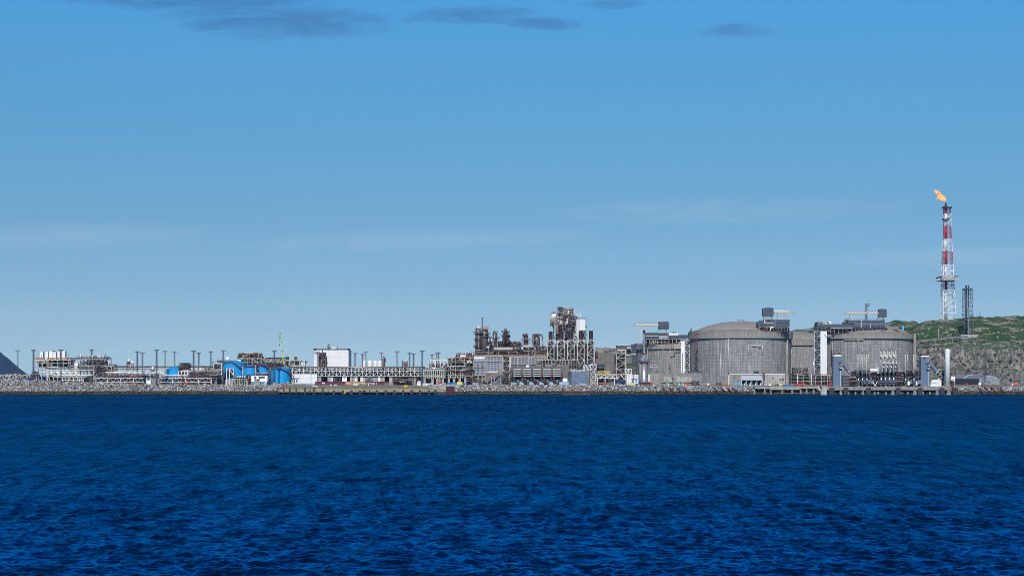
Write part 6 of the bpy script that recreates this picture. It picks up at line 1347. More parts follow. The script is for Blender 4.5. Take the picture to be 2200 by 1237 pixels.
# small crest-side things between x 1000 and 1370
for lab, m_, a, b, t, bo, yy in (('white low container with ribs left of the red box, behind the quay end', PIPEW, 908, 931, 823, 829, 1535), ('white tarpaulin-covered heap at the right end of the long pipe rack', TARP, 895.5, 904, 818, 828, 1540), ('red box container with white patch behind the boulder bund', RED, 940, 950, 821.5, 826.5, 1532), ('grey container right of the red box behind the boulder bund', SILVER, 950.5, 958, 821.8, 826.5, 1532), ('blue container left of the lemon yellow sign', BLUEP, 963, 982, 821.8, 826.5, 1532), ('dark blue container right of the lemon yellow sign', BLUEP, 993.5, 1003, 822.5, 826.5, 1532), ('pale grey container below the louvred building', SILVER, 1015, 1028, 822, 827, 1530),
        ('pale sand coloured container on the rock crest below the steel silo', SAND, 1349, 1364, 822, 827, 1531), ('dark blue container at the foot of the steel silo', BLUEP, 1365.5, 1375, 823.5, 827, 1533), ('grey ribbed box at the left foot of the intake hoods', SILVER, 1097, 1109.5, 821, 826.5, 1532)):
    if 'tarpaulin' in lab:
        q = thing('covered_heap', lab, 'covered heap', (a + b) / 2, yy, G); part(q, 'cover', TARP, lambda m: m.prism([(X(a, yy), G - .2), (X(b, yy), G - .2), (X(b, yy), Z(t + 2, yy)), (X(b - 2.5, yy), Z(t, yy)), (X(a + 2, yy), Z(t + .6, yy)), (X(a, yy), Z(t + 4, yy))], yy, yy + 4)); part(q, 'rope', GREY, lambda m: m.beam((X(a, yy), yy - .1, Z(t + 4, yy)), (X(b, yy), yy - .1, Z(t + 4, yy)), .1))
    else: container(lab, m_, a, b, yy, Z(t, yy) - Z(bo, yy), 2.5, Z(bo, yy))
q = [r for r in C.objects if r.name.startswith('shipping_container') and 'white patch' in r['label']][0]; letters(q, 943, 948.5, 824, 825.8, 1532, WHITE, rl)
o = thing('sheet_pile_wall', 'rusty brown sheet pile panel set in the boulders at the waterline', 'retaining wall', 1238, 1500, 0); part(o, 'pile_panel', MATS['red_brown_sheet_piles'], lambda m: m.bx(1208.5, 1268.5, 840, 844.2, 1497.5, 4)); part(o, 'lower_face', paint('algae_stained_concrete', (0.10, 0.075, 0.045), .9, 0, .4, .5, .3), lambda m: m.bx(1208.3, 1268.7, 844.3, 851, 1497.1, 4))
# ================================================================ right third: concrete tanks, jetty, hill-top flares
m, g = new_mat('tank_concrete')
tcs = g.n('ShaderNodeTexCoord').outputs['Object']; x, y, z = g.xyz(tcs)
arc = g.m('MULTIPLY', g.m('ARCTAN2', y, x), 40.0)
cyl_ = g.vec(arc, 0.0, z)
big_ = g.noise(g.vec(g.m('MULTIPLY', arc, .05), 0, g.m('MULTIPLY', z, .03)), 1.0, 4, .6)
stk = g.noise(g.vec(g.m('MULTIPLY', arc, .95), 0, g.m('MULTIPLY', z, .045)), 1.0, 5, .65)
blot = g.noise(g.vec(g.m('MULTIPLY', arc, .5), 0, g.m('MULTIPLY', z, .45)), 1.0, 5, .7)
lift = g.m('POWER', g.m('ABSOLUTE', g.m('SINE', g.m('MULTIPLY', z, math.pi / 2.3))), 14.0)
joint = g.m('POWER', g.m('ABSOLUTE', g.m('SINE', g.m('MULTIPLY', arc, math.pi / 3.1))), 16.0)
lvar = g.noise(g.vec(g.m('MULTIPLY', arc, .25), 5.0, g.m('MULTIPLY', z, .43)), 1.0, 2, .5)
cb = g.mix(g.rng(big_, .35, .65), (0.155, 0.156, 0.162), (0.215, 0.213, 0.214))
cb = g.mix(g.m('MULTIPLY', g.rng(stk, .52, .72), .9), cb, (0.40, 0.40, 0.40))
cb = g.mix(g.m('MULTIPLY', g.rng(stk, .47, .32), .7), cb, (0.070, 0.072, 0.080))
cb = g.mix(g.m('MULTIPLY', g.rng(blot, .54, .68), .65), cb, (0.34, 0.335, 0.33))
cb = g.mix(g.m('MULTIPLY', lift, g.rng(lvar, .42, .62, 0.0, .75)), cb, (0.38, 0.375, 0.365))
cb = g.mix(g.m('MULTIPLY', joint, g.rng(blot, .4, .6, 0.05, .6)), cb, (0.38, 0.375, 0.365))
finish(g, **{'Base Color': cb, 'Roughness': .85}); TCONC = m
m, g = new_mat('tank_rim_concrete')
tcs = g.n('ShaderNodeTexCoord').outputs['Object']; x, y, z = g.xyz(tcs); arc = g.m('MULTIPLY', g.m('ARCTAN2', y, x), 40.0)
stk = g.noise(g.vec(g.m('MULTIPLY', arc, 1.1), 0, g.m('MULTIPLY', z, .08)), 1.0, 5, .65)
finish(g, **{'Base Color': g.mix(g.rng(stk, .35, .68), (0.33, 0.315, 0.285), (0.145, 0.135, 0.13)), 'Roughness': .85}); TRIM = m
m, g = new_mat('dome_roof')
tcs = g.n('ShaderNodeTexCoord').outputs['Object']; x, y, z = g.xyz(tcs)
n1 = g.noise(tcs, .12, 5, .65); bands = g.m('SINE', g.m('MULTIPLY', z, 5.0))
finish(g, **{'Base Color': g.mix(g.m('ADD', g.rng(n1, .35, .7, 0, .8), g.m('MULTIPLY', bands, .1)), (0.22, 0.205, 0.185), (0.30, 0.285, 0.265)), 'Roughness': .9}); DOME = m
def concrete_tank(label, px, Yc, rpx, t, b, dome, n=120, dcx=0):
    q = thing('gas_tank', label, 'tank', px, Yc, G)
    x, y, r = X(px, Yc), Yc, S(rpx, Yc); Yf = Yc - r
    zt, zb, zd = Z(t, Yf), Z(b, Yf), Z(dome, Yc)
    MB().lathe(x, y, [(r, G - .5), (r, zb + .02)], n).build('wall', TCONC, q)
    MB().lathe(x, y, [(r + .01, zb), (r + 1.6, zb), (r + 1.6, zt - .9), (r + 1.68, zt - .9), (r + 1.68, zt), (r - 2.5, zt + .15)], n, False).build('rim_beam', TRIM, q)
    h = zd - zt; prof = [((r - 1.5) * math.sin(a) / math.sin(R(50)), zt + h * (math.cos(a) - math.cos(R(50))) / (1 - math.cos(R(50)))) for a in [R(50) * (1 - i / 14) for i in range(15)]]
    prof[-1] = (.01, prof[-1][1]); MB().lathe(x, y, prof, n).build('dome_roof', DOME, q)
    mb = MB(); k = 150; rr = r + 1.1
    for i in range(k):
        A, B = 2 * math.pi * i / k, 2 * math.pi * (i + 1) / k; p = lambda t_, z_: (x + rr * math.cos(t_), y + rr * math.sin(t_), z_)
        mb.beam(p(A, zt), p(A, zt + 1.2), .16)
        for z_ in (.6, 1.2): mb.beam(p(A, zt + z_), p(B, zt + z_), .16)
    mb.build('rim_railing', OXIDE, q)
    return q, x, y, r, zt, zb
def buttress(q, px, Yb, w, d, t, mat=None):                        # vertical post-tensioning rib standing on the ground
    MB().box(X(px, Yb), X(px, Yb) + w, Yb, Yb + d, G - .5, Z(t, Yb)).build('buttress', mat or TCONC, q)
# ---- big front tank
TA, ax, ay, ar, azt, azb = concrete_tank('biggest concrete tank with a bare grey dome, in the middle of the tank group', 1590.5, 1642, 107.5, 712.3, 726, 690)
MB().box(X(1687, 1622), X(1692.3, 1622), 1619, 1640, G - .5, Z(717, 1622)).build('buttress', TRIM, TA)
MB()._add([(X(1692.4, 1620), 1620, G), (X(1699.5, 1628), 1645, G), (X(1699.5, 1628), 1645, Z(713, 1628)), (X(1692.4, 1620), 1620, Z(713, 1620)), (X(1692.4, 1620) - 4, 1645, G), (X(1692.4, 1620) - 4, 1645, Z(713, 1628))], [(0, 1, 2, 3), (0, 3, 5, 4), (3, 2, 5), (0, 4, 1), (1, 4, 5, 2)]).build('side_fin', CLADD, TA)  # slate colour paints the blue shade on this concrete fin
part(TA, 'edge_ladder', PIPEW, lambda m: (m.lattice(X(1697.5, 1640), X(1700.8, 1640), 1640, 1643, Z(760, 1640), Z(710, 1640), 9, .35)))
mb = MB(); cx_ = X(1496, 1604)
mb.lattice(cx_ - 1.1, cx_ + 1.1, 1606, 1608.2, Z(795, 1604), Z(711, 1604), 16, .22, brace='k')
for k in range(8): mb.box(cx_ - 1.7 + (k % 2), cx_ + .7 + (k % 2), 1605.4, 1608, Z(788 - 10 * k, 1604), Z(786.6 - 10 * k, 1604))
mb.build('caged_stair', OXIDE, TA)
mb = MB()
for a, t, b in ((1566, 727, 800), (1548, 758, 822), (1608, 741, 760), (1614, 741, 759), (1638, 741, 757)): mb.cyl((X(a, 1599), 1600.2, Z(t, 1599)), (X(a, 1599), 1600.2, Z(b, 1599)), .28, n=6)
mb.cyl((X(1608, 1599), 1600, Z(741, 1599)), (X(1638, 1599), 1600, Z(741, 1599)), .25, n=6); mb.build('wall_pipe', PIPEW, TA)
part(TA, 'dark_mast', GREY, lambda m: m.lattice(X(1546, 1570), X(1548.5, 1570), 1570, 1571, G, Z(757, 1570), 14, .12, brace='k'))
part(TA, 'dome_fitting', GREY, lambda m: (m.railrect(X(1588, 1642), X(1597, 1642), 1640, 1645, Z(690, 1642), 1.2, .14), m.beam((X(1597, 1642), 1641, Z(690.2, 1642)), (X(1604, 1642), 1641, Z(691, 1642)), .3), m.box(X(1572, 1642), X(1574, 1642), 1641, 1643, Z(691.4, 1642), Z(690.6, 1642)), m.cyl((X(1559.5, 1620), 1620, Z(714, 1620)), (X(1559.5, 1620), 1620, Z(704, 1620)), .12)))
part(TA, 'red_marker', RED, lambda m: m.ball((X(1558.5, 1620), 1620, Z(703, 1620)), .5)); part(TA, 'roof_corner_gear', OXIDE, lambda m: (m.lattice(X(1483, 1630), X(1486, 1630), 1630, 1632, azt, azt + 3.2, 2, .2), clut(m, X(1615, 1620), X(1630, 1620), 1612, 1618, azt, Z(706, 1620), 22, random.Random(9), .7)))
# roof platform, hoist house and boom
def roof_hoist(q, Y, cab, boom, hang, flip=False):
    a, b, t, bo = cab; x0, x1 = X(a, Y), X(b, Y); xm = x0 + (x1 - x0) * .62
    mb = MB(); d = x1 - x0; mb.prism([(x0, Z(bo, Y)), (x1, Z(bo, Y)), (x1, Z(t + 1.6, Y)), (x1 - .22 * d, Z(t, Y)), (x0 + .22 * d, Z(t, Y)), (x0, Z(t + 1.6, Y))], Y, Y + d * .9); mb.build('hoist_house', CLADD, q)
    mb = MB(); mb.bx(a - .3, b + .3, t + 1.2, t + 1.9, Y - .2, d * .9 + .4); mb.build('hoist_roof_edge', GREY, q)
    p0, p1, pt, pb = boom; mb = MB(); xa, xb = X(p0, Y), X(p1, Y); yy0, yy1 = Y + d * .2, Y + d * .2 + 2.6; zt_, zb_ = Z(pt, Y), Z(pb, Y); n = 11
    tip = xa if not flip else xb
    for yy in (yy0, yy1):
        for i in range(n):
            u0, u1 = xa + (xb - xa) * i / n, xa + (xb - xa) * (i + 1) / n
            z_ = lambda u: zt_ if abs(u - tip) > 2.4 else zb_ + .3
            ym = (yy0 + yy1) / 2
            mb.beam((u0, yy, zb_), ((u0 + u1) / 2, ym, z_((u0 + u1) / 2)), .26); mb.beam(((u0 + u1) / 2, ym, z_((u0 + u1) / 2)), (u1, yy, zb_), .26)
            if 0 < i < n: mb.beam((u0 - (xb - xa) / n / 2, ym, z_(u0 - (xb - xa) / n / 2)), (u0 + (xb - xa) / n / 2, ym, z_(u0 + (xb - xa) / n / 2)), .24)
    mb.build('boom_lattice', WHITE, q)
    mb = MB()
    for yy in (yy0, yy1): mb.beam((xa, yy, zb_ - .2), (xb, yy, zb_ - .2), .42)
    for i in range(n): mb.beam((xa + (xb - xa) * i / n, yy0, zb_ - .2), (xa + (xb - xa) * i / n, yy1, zb_ - .2), .3)
    mb.build('boom_rail', paint('ochre_rail', (0.50, 0.34, 0.08), .6, 0, .3, .6, .2), q)
    for (c0, c1, zz) in hang: part(q, 'boom_post', PIPEW, lambda m: m.lattice(X(c0, Y), X(c1, Y), yy0, yy1, Z(zz, Y), zb_ - .3, 4, .22))
Yp = 1606
q = thing('roof_platform', 'slate-grey equipment platform with hoist house on the biggest tank, boom pointing right', 'roof platform', 1668, Yp, azt)
mb = MB(); mb.bx(1642, 1663, 692.5, 702.5, Yp + 1, 14); mb.prism([(X(1627, Yp), Z(692, Yp)), (X(1634, Yp), Z(688, Yp)), (X(1640, Yp), Z(688.5, Yp)), (X(1642, Yp), Z(702, Yp)), (X(1629, Yp), Z(702, Yp))], Yp + 2, Yp + 10); mb.bx(1663, 1696.5, 693.8, 701.6, Yp, 20); mb.build('lower_screen', CLADD, q)
mb = MB(); mb.bx(1643, 1664, 686.2, 693.2, Yp + 2, 12); mb.bx(1663, 1696.5, 686.6, 693.3, Yp + .15, 20); mb.build('upper_screen', CLADD, q)
mb = MB(); mb.bx(1664.8, 1665.5, 686.5, 701.5, Yp - .1, .1); mb.bx(1640, 1663, 693, 693.7, Yp + .8, .3); mb.bx(1642.4, 1644, 687, 693, Yp + 1.7, .3); mb.build('white_trim', WHITE, q)
mb = MB(); mb.bx(1630, 1696, 702.5, 703.6, Yp + 1, 18)
for k in range(11):
    a = 1632 + 6 * k; mb.beam((X(a, Yp), Yp + 1.5, azt), (X(a, Yp), Yp + 1.5, Z(702.5, Yp)), .34); mb.beam((X(a, Yp), Yp + 16, azt), (X(a, Yp), Yp + 16, Z(702.5, Yp)), .34)
for k in range(7): mb.beam((X(1665 + 5 * k, Yp), Yp + .2, Z(705.5, Yp)), (X(1667.5 + 5 * k, Yp), Yp + .2, Z(702, Yp)), .3)
mb.build('support_frame', CREAM, q); pbox(q, 'undercroft_shade', DARK, 1636, 1696, 704, 712.5, Yp + 6, 8); fill(q, 1630, 1695, 704, 712, Yp + 1, 12, 26, 101, GREY, OXIDE, DARK)  # dark box below the platform stands in for shade there
part(q, 'white_gusset', WHITE, lambda m: (m.beam((X(1655, Yp), Yp - .3, Z(711, Yp)), (X(1655, Yp), Yp - .3, Z(701.5, Yp)), .5), m.beam((X(1655, Yp), Yp - .3, Z(701.8, Yp)), (X(1663, Yp), Yp - .3, Z(701.8, Yp)), .5), m.beam((X(1655, Yp), Yp - .3, Z(707, Yp)), (X(1662, Yp), Yp - .3, Z(702.5, Yp)), .4)))
part(q, 'stair_flight', OXIDE, lambda m: (m.beam((X(1635, Yp), Yp - 1, Z(699, Yp)), (X(1653, Yp), Yp - 1, Z(713, Yp)), 1.0, .35), m.rail([(X(1635, Yp), Yp - 1.4, Z(699, Yp)), (X(1653, Yp), Yp - 1.4, Z(713, Yp))], 1.1, .14), m.bx(1648, 1651.5, 686.5, 692.5, Yp + 1.5, .3), m.bx(1625.5, 1628.5, 695, 698.5, Yp + 3, 3)))
roof_hoist(q, Yp + 3, (1639.3, 1662.2, 660.6, 678.6), (1662.2, 1707, 664.2, 671.5), [(1672, 1677, 686), (1684, 1689, 686)], True)
part(q, 'house_leg', CREAM, lambda m: m.lattice(X(1644, Yp), X(1661, Yp), Yp + 4, Yp + 10, Z(686.5, Yp), Z(678.5, Yp), 1, .45))
# ---- first tank, left
TL, lx, ly, lr, lzt, lzb = concrete_tank('left concrete tank, partly behind the steel silo, with a long platform on its roof', 1456, 1722, 89, 739.5, 749.3, 733)
mb = MB()
for a in (1424.5, 1391, 1440): mb.cyl((X(a, 1686), 1687.2, Z(750, 1686)), (X(a, 1686), 1687.2, Z(800, 1686)), .3, n=6)
mb.cyl((X(1438, 1685), 1686.2, Z(764, 1685)), (X(1438, 1685), 1686.2, Z(790, 1685)), .3, n=6); mb.cyl((X(1438, 1685), 1686, Z(764, 1685)), (X(1449, 1685), 1686, Z(764, 1685)), .35, n=6); mb.cyl((X(1449, 1685), 1686, Z(764, 1685)), (X(1450.5, 1685), 1686, Z(738, 1685)), .3, n=6); mb.cyl((X(1451, 1685), 1686, Z(756, 1685)), (X(1463, 1685), 1686, Z(755, 1685)), .35, n=6); mb.build('wall_pipe', CONCL, TL)
mb = MB(); mb.bx(1397.5, 1412, 784.3, 784.9, 1686.2, .3); mb.bx(1397.5, 1412, 788.2, 788.8, 1686.2, .3); mb.bx(1397.2, 1397.9, 784.6, 788.5, 1686.2, .3); mb.bx(1411.7, 1412.3, 784.6, 788.5, 1686.2, .3); mb.build('wall_sign', WHITE, TL)
rl = random.Random(15); letters(TL, 1399.5, 1410.5, 785.6, 787.6, 1686.2, DARK, rl, 'lettering', .6, -.02); part(TL, 'red_wall_light', RED, lambda m: m.box(X(1396, 1688), X(1399, 1688), 1687, 1689, Z(800.5, 1688), Z(799, 1688)))
Yp = 1690
q = thing('roof_platform', 'long slate platform on the left concrete tank, boom pointing left', 'roof platform', 1440, Yp, lzt)
mb = MB(); mb.bx(1387, 1415, 714.5, 721.2, Yp, 16); mb.bx(1415.2, 1435, 715, 721.3, Yp - .6, 16); mb.bx(1437, 1458, 720.2, 728, Yp + 1, 14); mb.bx(1458, 1482, 719.2, 726, Yp + 2, 14); mb.build('screen_wall', CLADD, q)
mb = MB(); mb.bx(1387, 1416, 722.4, 728.5, Yp + .6, 15); mb.build('lower_screen', paint('dark_blue_screen', (0.035, 0.06, 0.10), .5, 0, .2, .5, .1), q)
mb = MB(); mb.bx(1387, 1416, 721.2, 722.2, Yp - .1, .5); mb.build('white_trim', SAND, q)
pbox(q, 'plant_room', WHITE, 1437, 1457.5, 715.4, 719.8, Yp + 3, 6); part(q, 'roof_fan', DARK, lambda m: [m.cyl((X(a, Yp + 4), Yp + 4, Z(715.4, Yp)), (X(a, Yp + 4), Yp + 4, Z(712.4, Yp)), S(1.0, Yp), n=10) for a in (1443.8, 1447.4, 1451)] and None)
mb = MB()
for k in range(12):
    a = 1388 + 8.2 * k
    for yy in (Yp + 1, Yp + 14): mb.beam((X(a, Yp), yy, lzt), (X(a, Yp), yy, Z(728, Yp)), .45)
mb.bx(1386, 1480, 728.4, 729.3, Yp + .5, 14); mb.truss(X(1399, Yp), X(1408, Yp), Yp + .6, lzt, Z(729, Yp), 1, .3); mb.truss(X(1416, Yp), X(1436, Yp), Yp - .8, Z(728, Yp), Z(722, Yp), 3, .4); mb.build('support_frame', CREAM, q)
pbox(q, 'undercroft_shade', DARK, 1388, 1480, 729, 738, Yp + 7, 6); fill(q, 1388, 1482, 726, 738, Yp + .5, 10, 50, 102, CREAM, OXIDE, DARK)  # shade under this platform is a near-black box
roof_hoist(q, Yp + 2, (1415.2, 1437.6, 690, 706.6), (1361, 1415.2, 693.2, 699.4), [(1375, 1380.5, 736), (1388.5, 1392.5, 714.5)], False)
part(q, 'house_leg', PIPEW, lambda m: m.lattice(X(1416, Yp), X(1434, Yp), Yp + 3, Yp + 9, Z(715, Yp), Z(706.5, Yp), 1, .6)); part(q, 'boom_stay', GREY, lambda m: m.beam((X(1376, Yp), Yp + 4, Z(700, Yp)), (X(1381, Yp), Yp + 4, Z(709, Yp)), .3))
# white pipe tower with zigzag frame between the first two tanks
Y = 1640
q = thing('pipe_tower', 'white shaft with dark-backed zigzag braced frame between the left and biggest tanks', 'pipe tower', 1471, Y, G)
pbox(q, 'white_shaft', WHITE, 1463.2, 1471, 732.5, 759, Y, 4); mb = MB(); mb.box(X(1463.4, Y), X(1465.4, Y), Y + .3, Y + 3, G, Z(759, Y)); mb.box(X(1467, Y), X(1471, Y), Y + .3, Y + 3.5, G, Z(759, Y)); mb.build('riser_pipe', WHITE, q)
part(q, 'zigzag_frame', PIPEW, lambda m: m.lattice(X(1471.8, Y), X(1482, Y), Y, Y + 6, G, Z(732.5, Y), 9, .5, brace='k')); part(q, 'blue_cap', BLUEP, lambda m: m.ball((X(1468, Y), Y + 2, Z(732, Y)), S(3.6, Y), 6, 12)); pbox(q, 'shade_backing', DARK, 1471.5, 1483, 733, 804, Y + 6.5, .4)  # near-black panel paints shade behind the zigzag frame
part(q, 'top_bracket', CREAM, lambda m: (m.truss(X(1450, Y), X(1463, Y), Y + 1, Z(748, Y), Z(740.5, Y), 2, .5), m.beam((X(1458, Y), Y + 1, Z(740, Y)), (X(1463, Y), Y + 1, Z(733, Y)), .5)))
# ---- far tank between, right tank
TF, *_f = concrete_tank('distant domed concrete tank between the two big tanks', 1703, 1768, 92, 732.3, 741.5, 712)
TR, rx, ry, rr_, rzt, rzb = concrete_tank('right concrete tank behind the loading arms', 1857.5, 1668, 103.5, 717, 727, 694)
mb = MB()
for a, t, b in ((1842, 727, 760), (1789, 733, 770), (1960.5, 727, 800)): mb.cyl((X(a, 1632), 1628.6 + (22 if a > 1900 else (6 if a < 1800 else 0)), Z(t, 1632)), (X(a, 1632), 1628.6 + (22 if a > 1900 else (6 if a < 1800 else 0)), Z(b, 1632)), .35, n=6)
mb.build('wall_pipe', CONCL, TR); part(TR, 'rim_patch', TRIM, lambda m: m.lathe_arc(rx, ry, rr_ + 1.1, rr_ - .5, rzb - 1.5, rzb + .3, R(-124), R(-101))); MB().box(X(1957.5, 1660), X(1962.8, 1660), 1650, 1672, G, Z(717, 1660)).build('buttress', TRIM, TR)
Yp = 1634
q = thing('roof_platform', 'longest slate platform, on the right concrete tank beside a lattice mast', 'roof platform', 1828, Yp, rzt)
mb = MB(); mb.bx(1756, 1835, 696, 703, Yp, 18); mb.bx(1835.2, 1901, 695, 703, Yp - .6, 18); mb.build('lower_screen', CLADD, q); MB().bx(1822, 1901, 688, 694.8, Yp + .4, 17).build('upper_screen', CLADD, q)
mb = MB(); mb.bx(1850, 1851, 688, 705, Yp - 1, .3); mb.bx(1835, 1901, 694.7, 695.4, Yp - .8, .3); mb.bx(1870.3, 1871.2, 695, 705, Yp - 1, .3); mb.bx(1786, 1832, 703.4, 704.4, Yp - .3, .3); mb.build('white_trim', PIPEW, q)
mb = MB(); mb.bx(1756, 1901, 705, 706.2, Yp + .2, 17)
for k in range(17):
    a = 1757 + 9 * k
    for yy in (Yp + .6, Yp + 15): mb.beam((X(a, Yp), yy, rzt - (2 if a < 1780 else 0)), (X(a, Yp), yy, Z(703, Yp)), .42)
mb.build('support_frame', GREY, q); pbox(q, 'undercroft_shade', DARK, 1778, 1900, 707, 716, Yp + 7, 7); fill(q, 1757, 1900, 704, 716, Yp + 1, 12, 60, 103, CREAM, OXIDE, DARK)  # dark box added as the shade under the long platform
rails(q, 1757, 1780, 696, Yp, 16, OXIDE, 1.6, .2, 1); part(q, 'white_unit', WHITE, lambda m: clut(m, X(1772, Yp), X(1789, Yp), Yp + 4, Yp + 10, Z(696, Yp), Z(689.5, Yp), 14, random.Random(5), 1.6)); fill(q, 1812, 1826, 691.5, 696, Yp + 2, 8, 12, 104, None, OXIDE, GREY); rails(q, 1822, 1901, 688, Yp, 17, GREY)
part(q, 'dark_duct', DARK, lambda m: m.cyl((X(1901, Yp), Yp + 4, Z(705.5, Yp)), (X(1908, Yp), Yp + 4, Z(706, Yp)), S(2.6, Yp), n=14))
roof_hoist(q, Yp + 3, (1888.3, 1905.3, 663.4, 681), (1812.5, 1888.3, 667.2, 673.6), [(1826.5, 1836, 687.5)], False)
part(q, 'house_leg', PIPEW, lambda m: m.lattice(X(1889.5, Yp), X(1901, Yp), Yp + 4, Yp + 9, Z(688, Yp), Z(681, Yp), 1, .5))
q = thing('antenna_mast', 'dark lattice mast with crossarm standing on the right tank platform', 'mast', 1864.5, Yp + 8, Z(688, Yp)); part(q, 'lattice_pole', GSTEEL, lambda m: m.lattice(X(1862.4, Yp), X(1866.8, Yp), Yp + 7, Yp + 8.7, Z(688, Yp), Z(653, Yp), 11, .2, brace='k')); part(q, 'crossarm', GSTEEL, lambda m: (m.bx(1859, 1870, 652.4, 653.6, Yp + 7.6, 1), m.bx(1861, 1869, 656, 658, Yp + 7.6, .8))); part(q, 'whip_aerial', GSTEEL, lambda m: m.cyl((X(1869, Yp), Yp + 8, Z(654, Yp)), (X(1869, Yp), Yp + 8, Z(640, Yp)), .09, n=5)); part(q, 'core_pole', GSTEEL, lambda m: m.cyl((X(1864.5, Yp), Yp + 8, Z(688, Yp)), (X(1864.5, Yp), Yp + 8, Z(653, Yp)), .3, n=6))
q = thing('blue_pipe', 'light blue standing pipe behind the right tank roof', 'vent pipe', 1939.5, 1700, rzt - 3); part(q, 'pipe_body', paint('sky_blue_paint', (0.06, 0.42, 0.80), .5, 0, .1, .4, .1), lambda m: m.cyl((X(1940, 1700), 1700, Z(722, 1700)), (X(1940, 1700), 1700, Z(699.2, 1700)), S(1.9, 1700), n=14)); part(q, 'cap', GREY, lambda m: m.cyl((X(1940, 1700), 1700, Z(699.2, 1700)), (X(1940, 1700), 1700, Z(698.8, 1700)), S(1.6, 1700), n=14))
q = thing('roof_piping', 'dark red pipe loops on the right tank dome', 'pipework', 1930, 1625, rzt); fill(q, 1918, 1932, 708, 716, 1640, 5, 16, 105, None, OXIDE, GREY)
# ---- white shaft and braced tower left of right tank
Y = 1612
q = thing('lift_shaft', 'tall plain white shaft with dark-backed braced frame on its left, before the right tank', 'lift tower', 1764, Y, G)
MB().bx(1763.4, 1776.6, 711, 808, Y, 6).box(X(1764.5, Y), X(1775.5, Y), Y + 1, Y + 5, G, Z(808, Y)).build('white_shaft', WCLAD, q)
part(q, 'braced_frame', PIPEW, lambda m: m.lattice(X(1749.6, Y), X(1762.8, Y), Y, Y + 7, Z(802, Y), Z(711.5, Y), 9, .5, bw=.3, brace='k')); part(q, 'frame_leg', CREAM, lambda m: m.frame(pxs_([1750, 1762], Y), [Y + .3, Y + 6.6], [G, Z(802, Y)], .5)); pbox(q, 'interior_shade', DARK, 1751, 1763, 713, 802, Y + 4, .8)  # dark sheet stands in for shade within the braced frame
part(q, 'top_arm', CREAM, lambda m: (m.beam((X(1771, Y), Y - .5, Z(719, Y)), (X(1777, Y), Y - .5, Z(724, Y)), .3), m.truss(X(1777, Y), X(1786, Y), Y + 1, Z(723, Y), Z(719, Y), 2, .35)))

# ---- steel silo stack
Y = 1556
q = thing('steel_silo', 'shiny ribbed steel silo with slim tall flue before the left concrete tank', 'silo', 1383.7, Y, G)
part(q, 'body', SILVER, lambda m: m.lathe(X(1383.7, Y), Y, [(S(7.8, Y), G), (S(7.8, Y), Z(778.4, Y)), (.1, Z(778, Y))], 32)); part(q, 'body_band', CLAD, lambda m: [m.lathe(X(1383.7, Y), Y, [(S(7.95, Y), Z(p_ + .5, Y)), (S(7.95, Y), Z(p_, Y))], 32) for p_ in range(782, 822, 5)] and None)
part(q, 'flue', SILVER, lambda m: m.lathe(X(1383.7, Y), Y, [(S(3.4, Y), Z(768, Y)), (S(2.0, Y), Z(761, Y)), (S(2.0, Y), Z(709, Y))], 20)); part(q, 'flue_collar', DARK, lambda m: m.lathe(X(1383.7, Y), Y, [(S(2.2, Y), Z(716, Y)), (S(2.7, Y), Z(711.5, Y)), (S(3.2, Y), Z(709.8, Y)), (S(3.2, Y), Z(709, Y)), (S(1.6, Y), Z(708.8, Y))], 20)); part(q, 'flue_side_pipe', DSTEEL, lambda m: m.cyl((X(1381.4, Y), Y - .3, Z(760, Y)), (X(1381.4, Y), Y - .3, Z(712, Y)), .28, n=6))
pbox(q, 'head_box', CLAD, 1378, 1391, 768, 776, Y - S(5, Y), S(10, Y)); mb = MB()
for k in range(3): mb.bx(1378.3, 1382.4, 769.3 + 2.1 * k, 770 + 2.1 * k, Y - S(5, Y) - .12, .12)
mb.build('head_louvre', WHITE, q); mb = MB(); mb.railrect(X(1374.5, Y), X(1394.5, Y), Y - 3.6, Y + 3.6, Z(777.6, Y), 1.2, .18, 1); mb.box(X(1374, Y), X(1396, Y), Y - 3.8, Y + 3.8, Z(777.9, Y), Z(777.2, Y)); mb.railrect(X(1378, Y), X(1389.5, Y), Y - 2, Y + 2, Z(761, Y), 1.2, .2, .8); mb.build('platform', OXIDE, q)
mb = MB(); mb.railrect(X(1374, Y), X(1395, Y), Y - 4, Y + 4, Z(824, Y), 1.3, .16, 1); mb.lattice(X(1372, Y), X(1375, Y), Y - 1, Y + 1, G, Z(777, Y), 10, .2, brace='k'); mb.build('base_gear', OXIDE, q); part(q, 'side_riser', CREAM, lambda m: m.cyl((X(1374.8, Y), Y - 2, G), (X(1374.8, Y), Y - 2, Z(779, Y)), .35, n=8)); pbox(q, 'dark_plinth', DARK, 1374, 1398, 821.5, 826, Y - 3.5, 7)
Y = 1570
q = thing('service_building', 'white two-part building with blue doors left of the steel silo', 'building', 1359, Y, G); MB().box(X(1346, Y), X(1359.5, Y), Y, Y + 12, G, Z(804.3, Y)).box(X(1361.5, Y), X(1373, Y), Y, Y + 12, G, Z(804.3, Y)).build('wall', WCLAD, q)
for a in (1357, 1365.3): pbox(q, 'door', BLUEP, a, a + 2.6, 815, 821.6, Y - .12, .2)
part(q, 'round_window', DARK, lambda m: [m.cyl((X(a, Y), Y - .1, Z(808.3, Y)), (X(a, Y), Y + .1, Z(808.3, Y)), S(.8, Y), n=12) for a in (1353, 1368)] and None); mb = MB(); mb.box(X(1360, Y), X(1361, Y), Y - .5, Y + .5, G, Z(801, Y)); mb.bx(1356.5, 1370, 812.6, 813.6, Y - .4, .4); mb.build('red_gantry', OXIDE, q); pbox(q, 'wall_joint', GREY, 1349.5, 1350, 804.5, 822, Y - .06, .08)
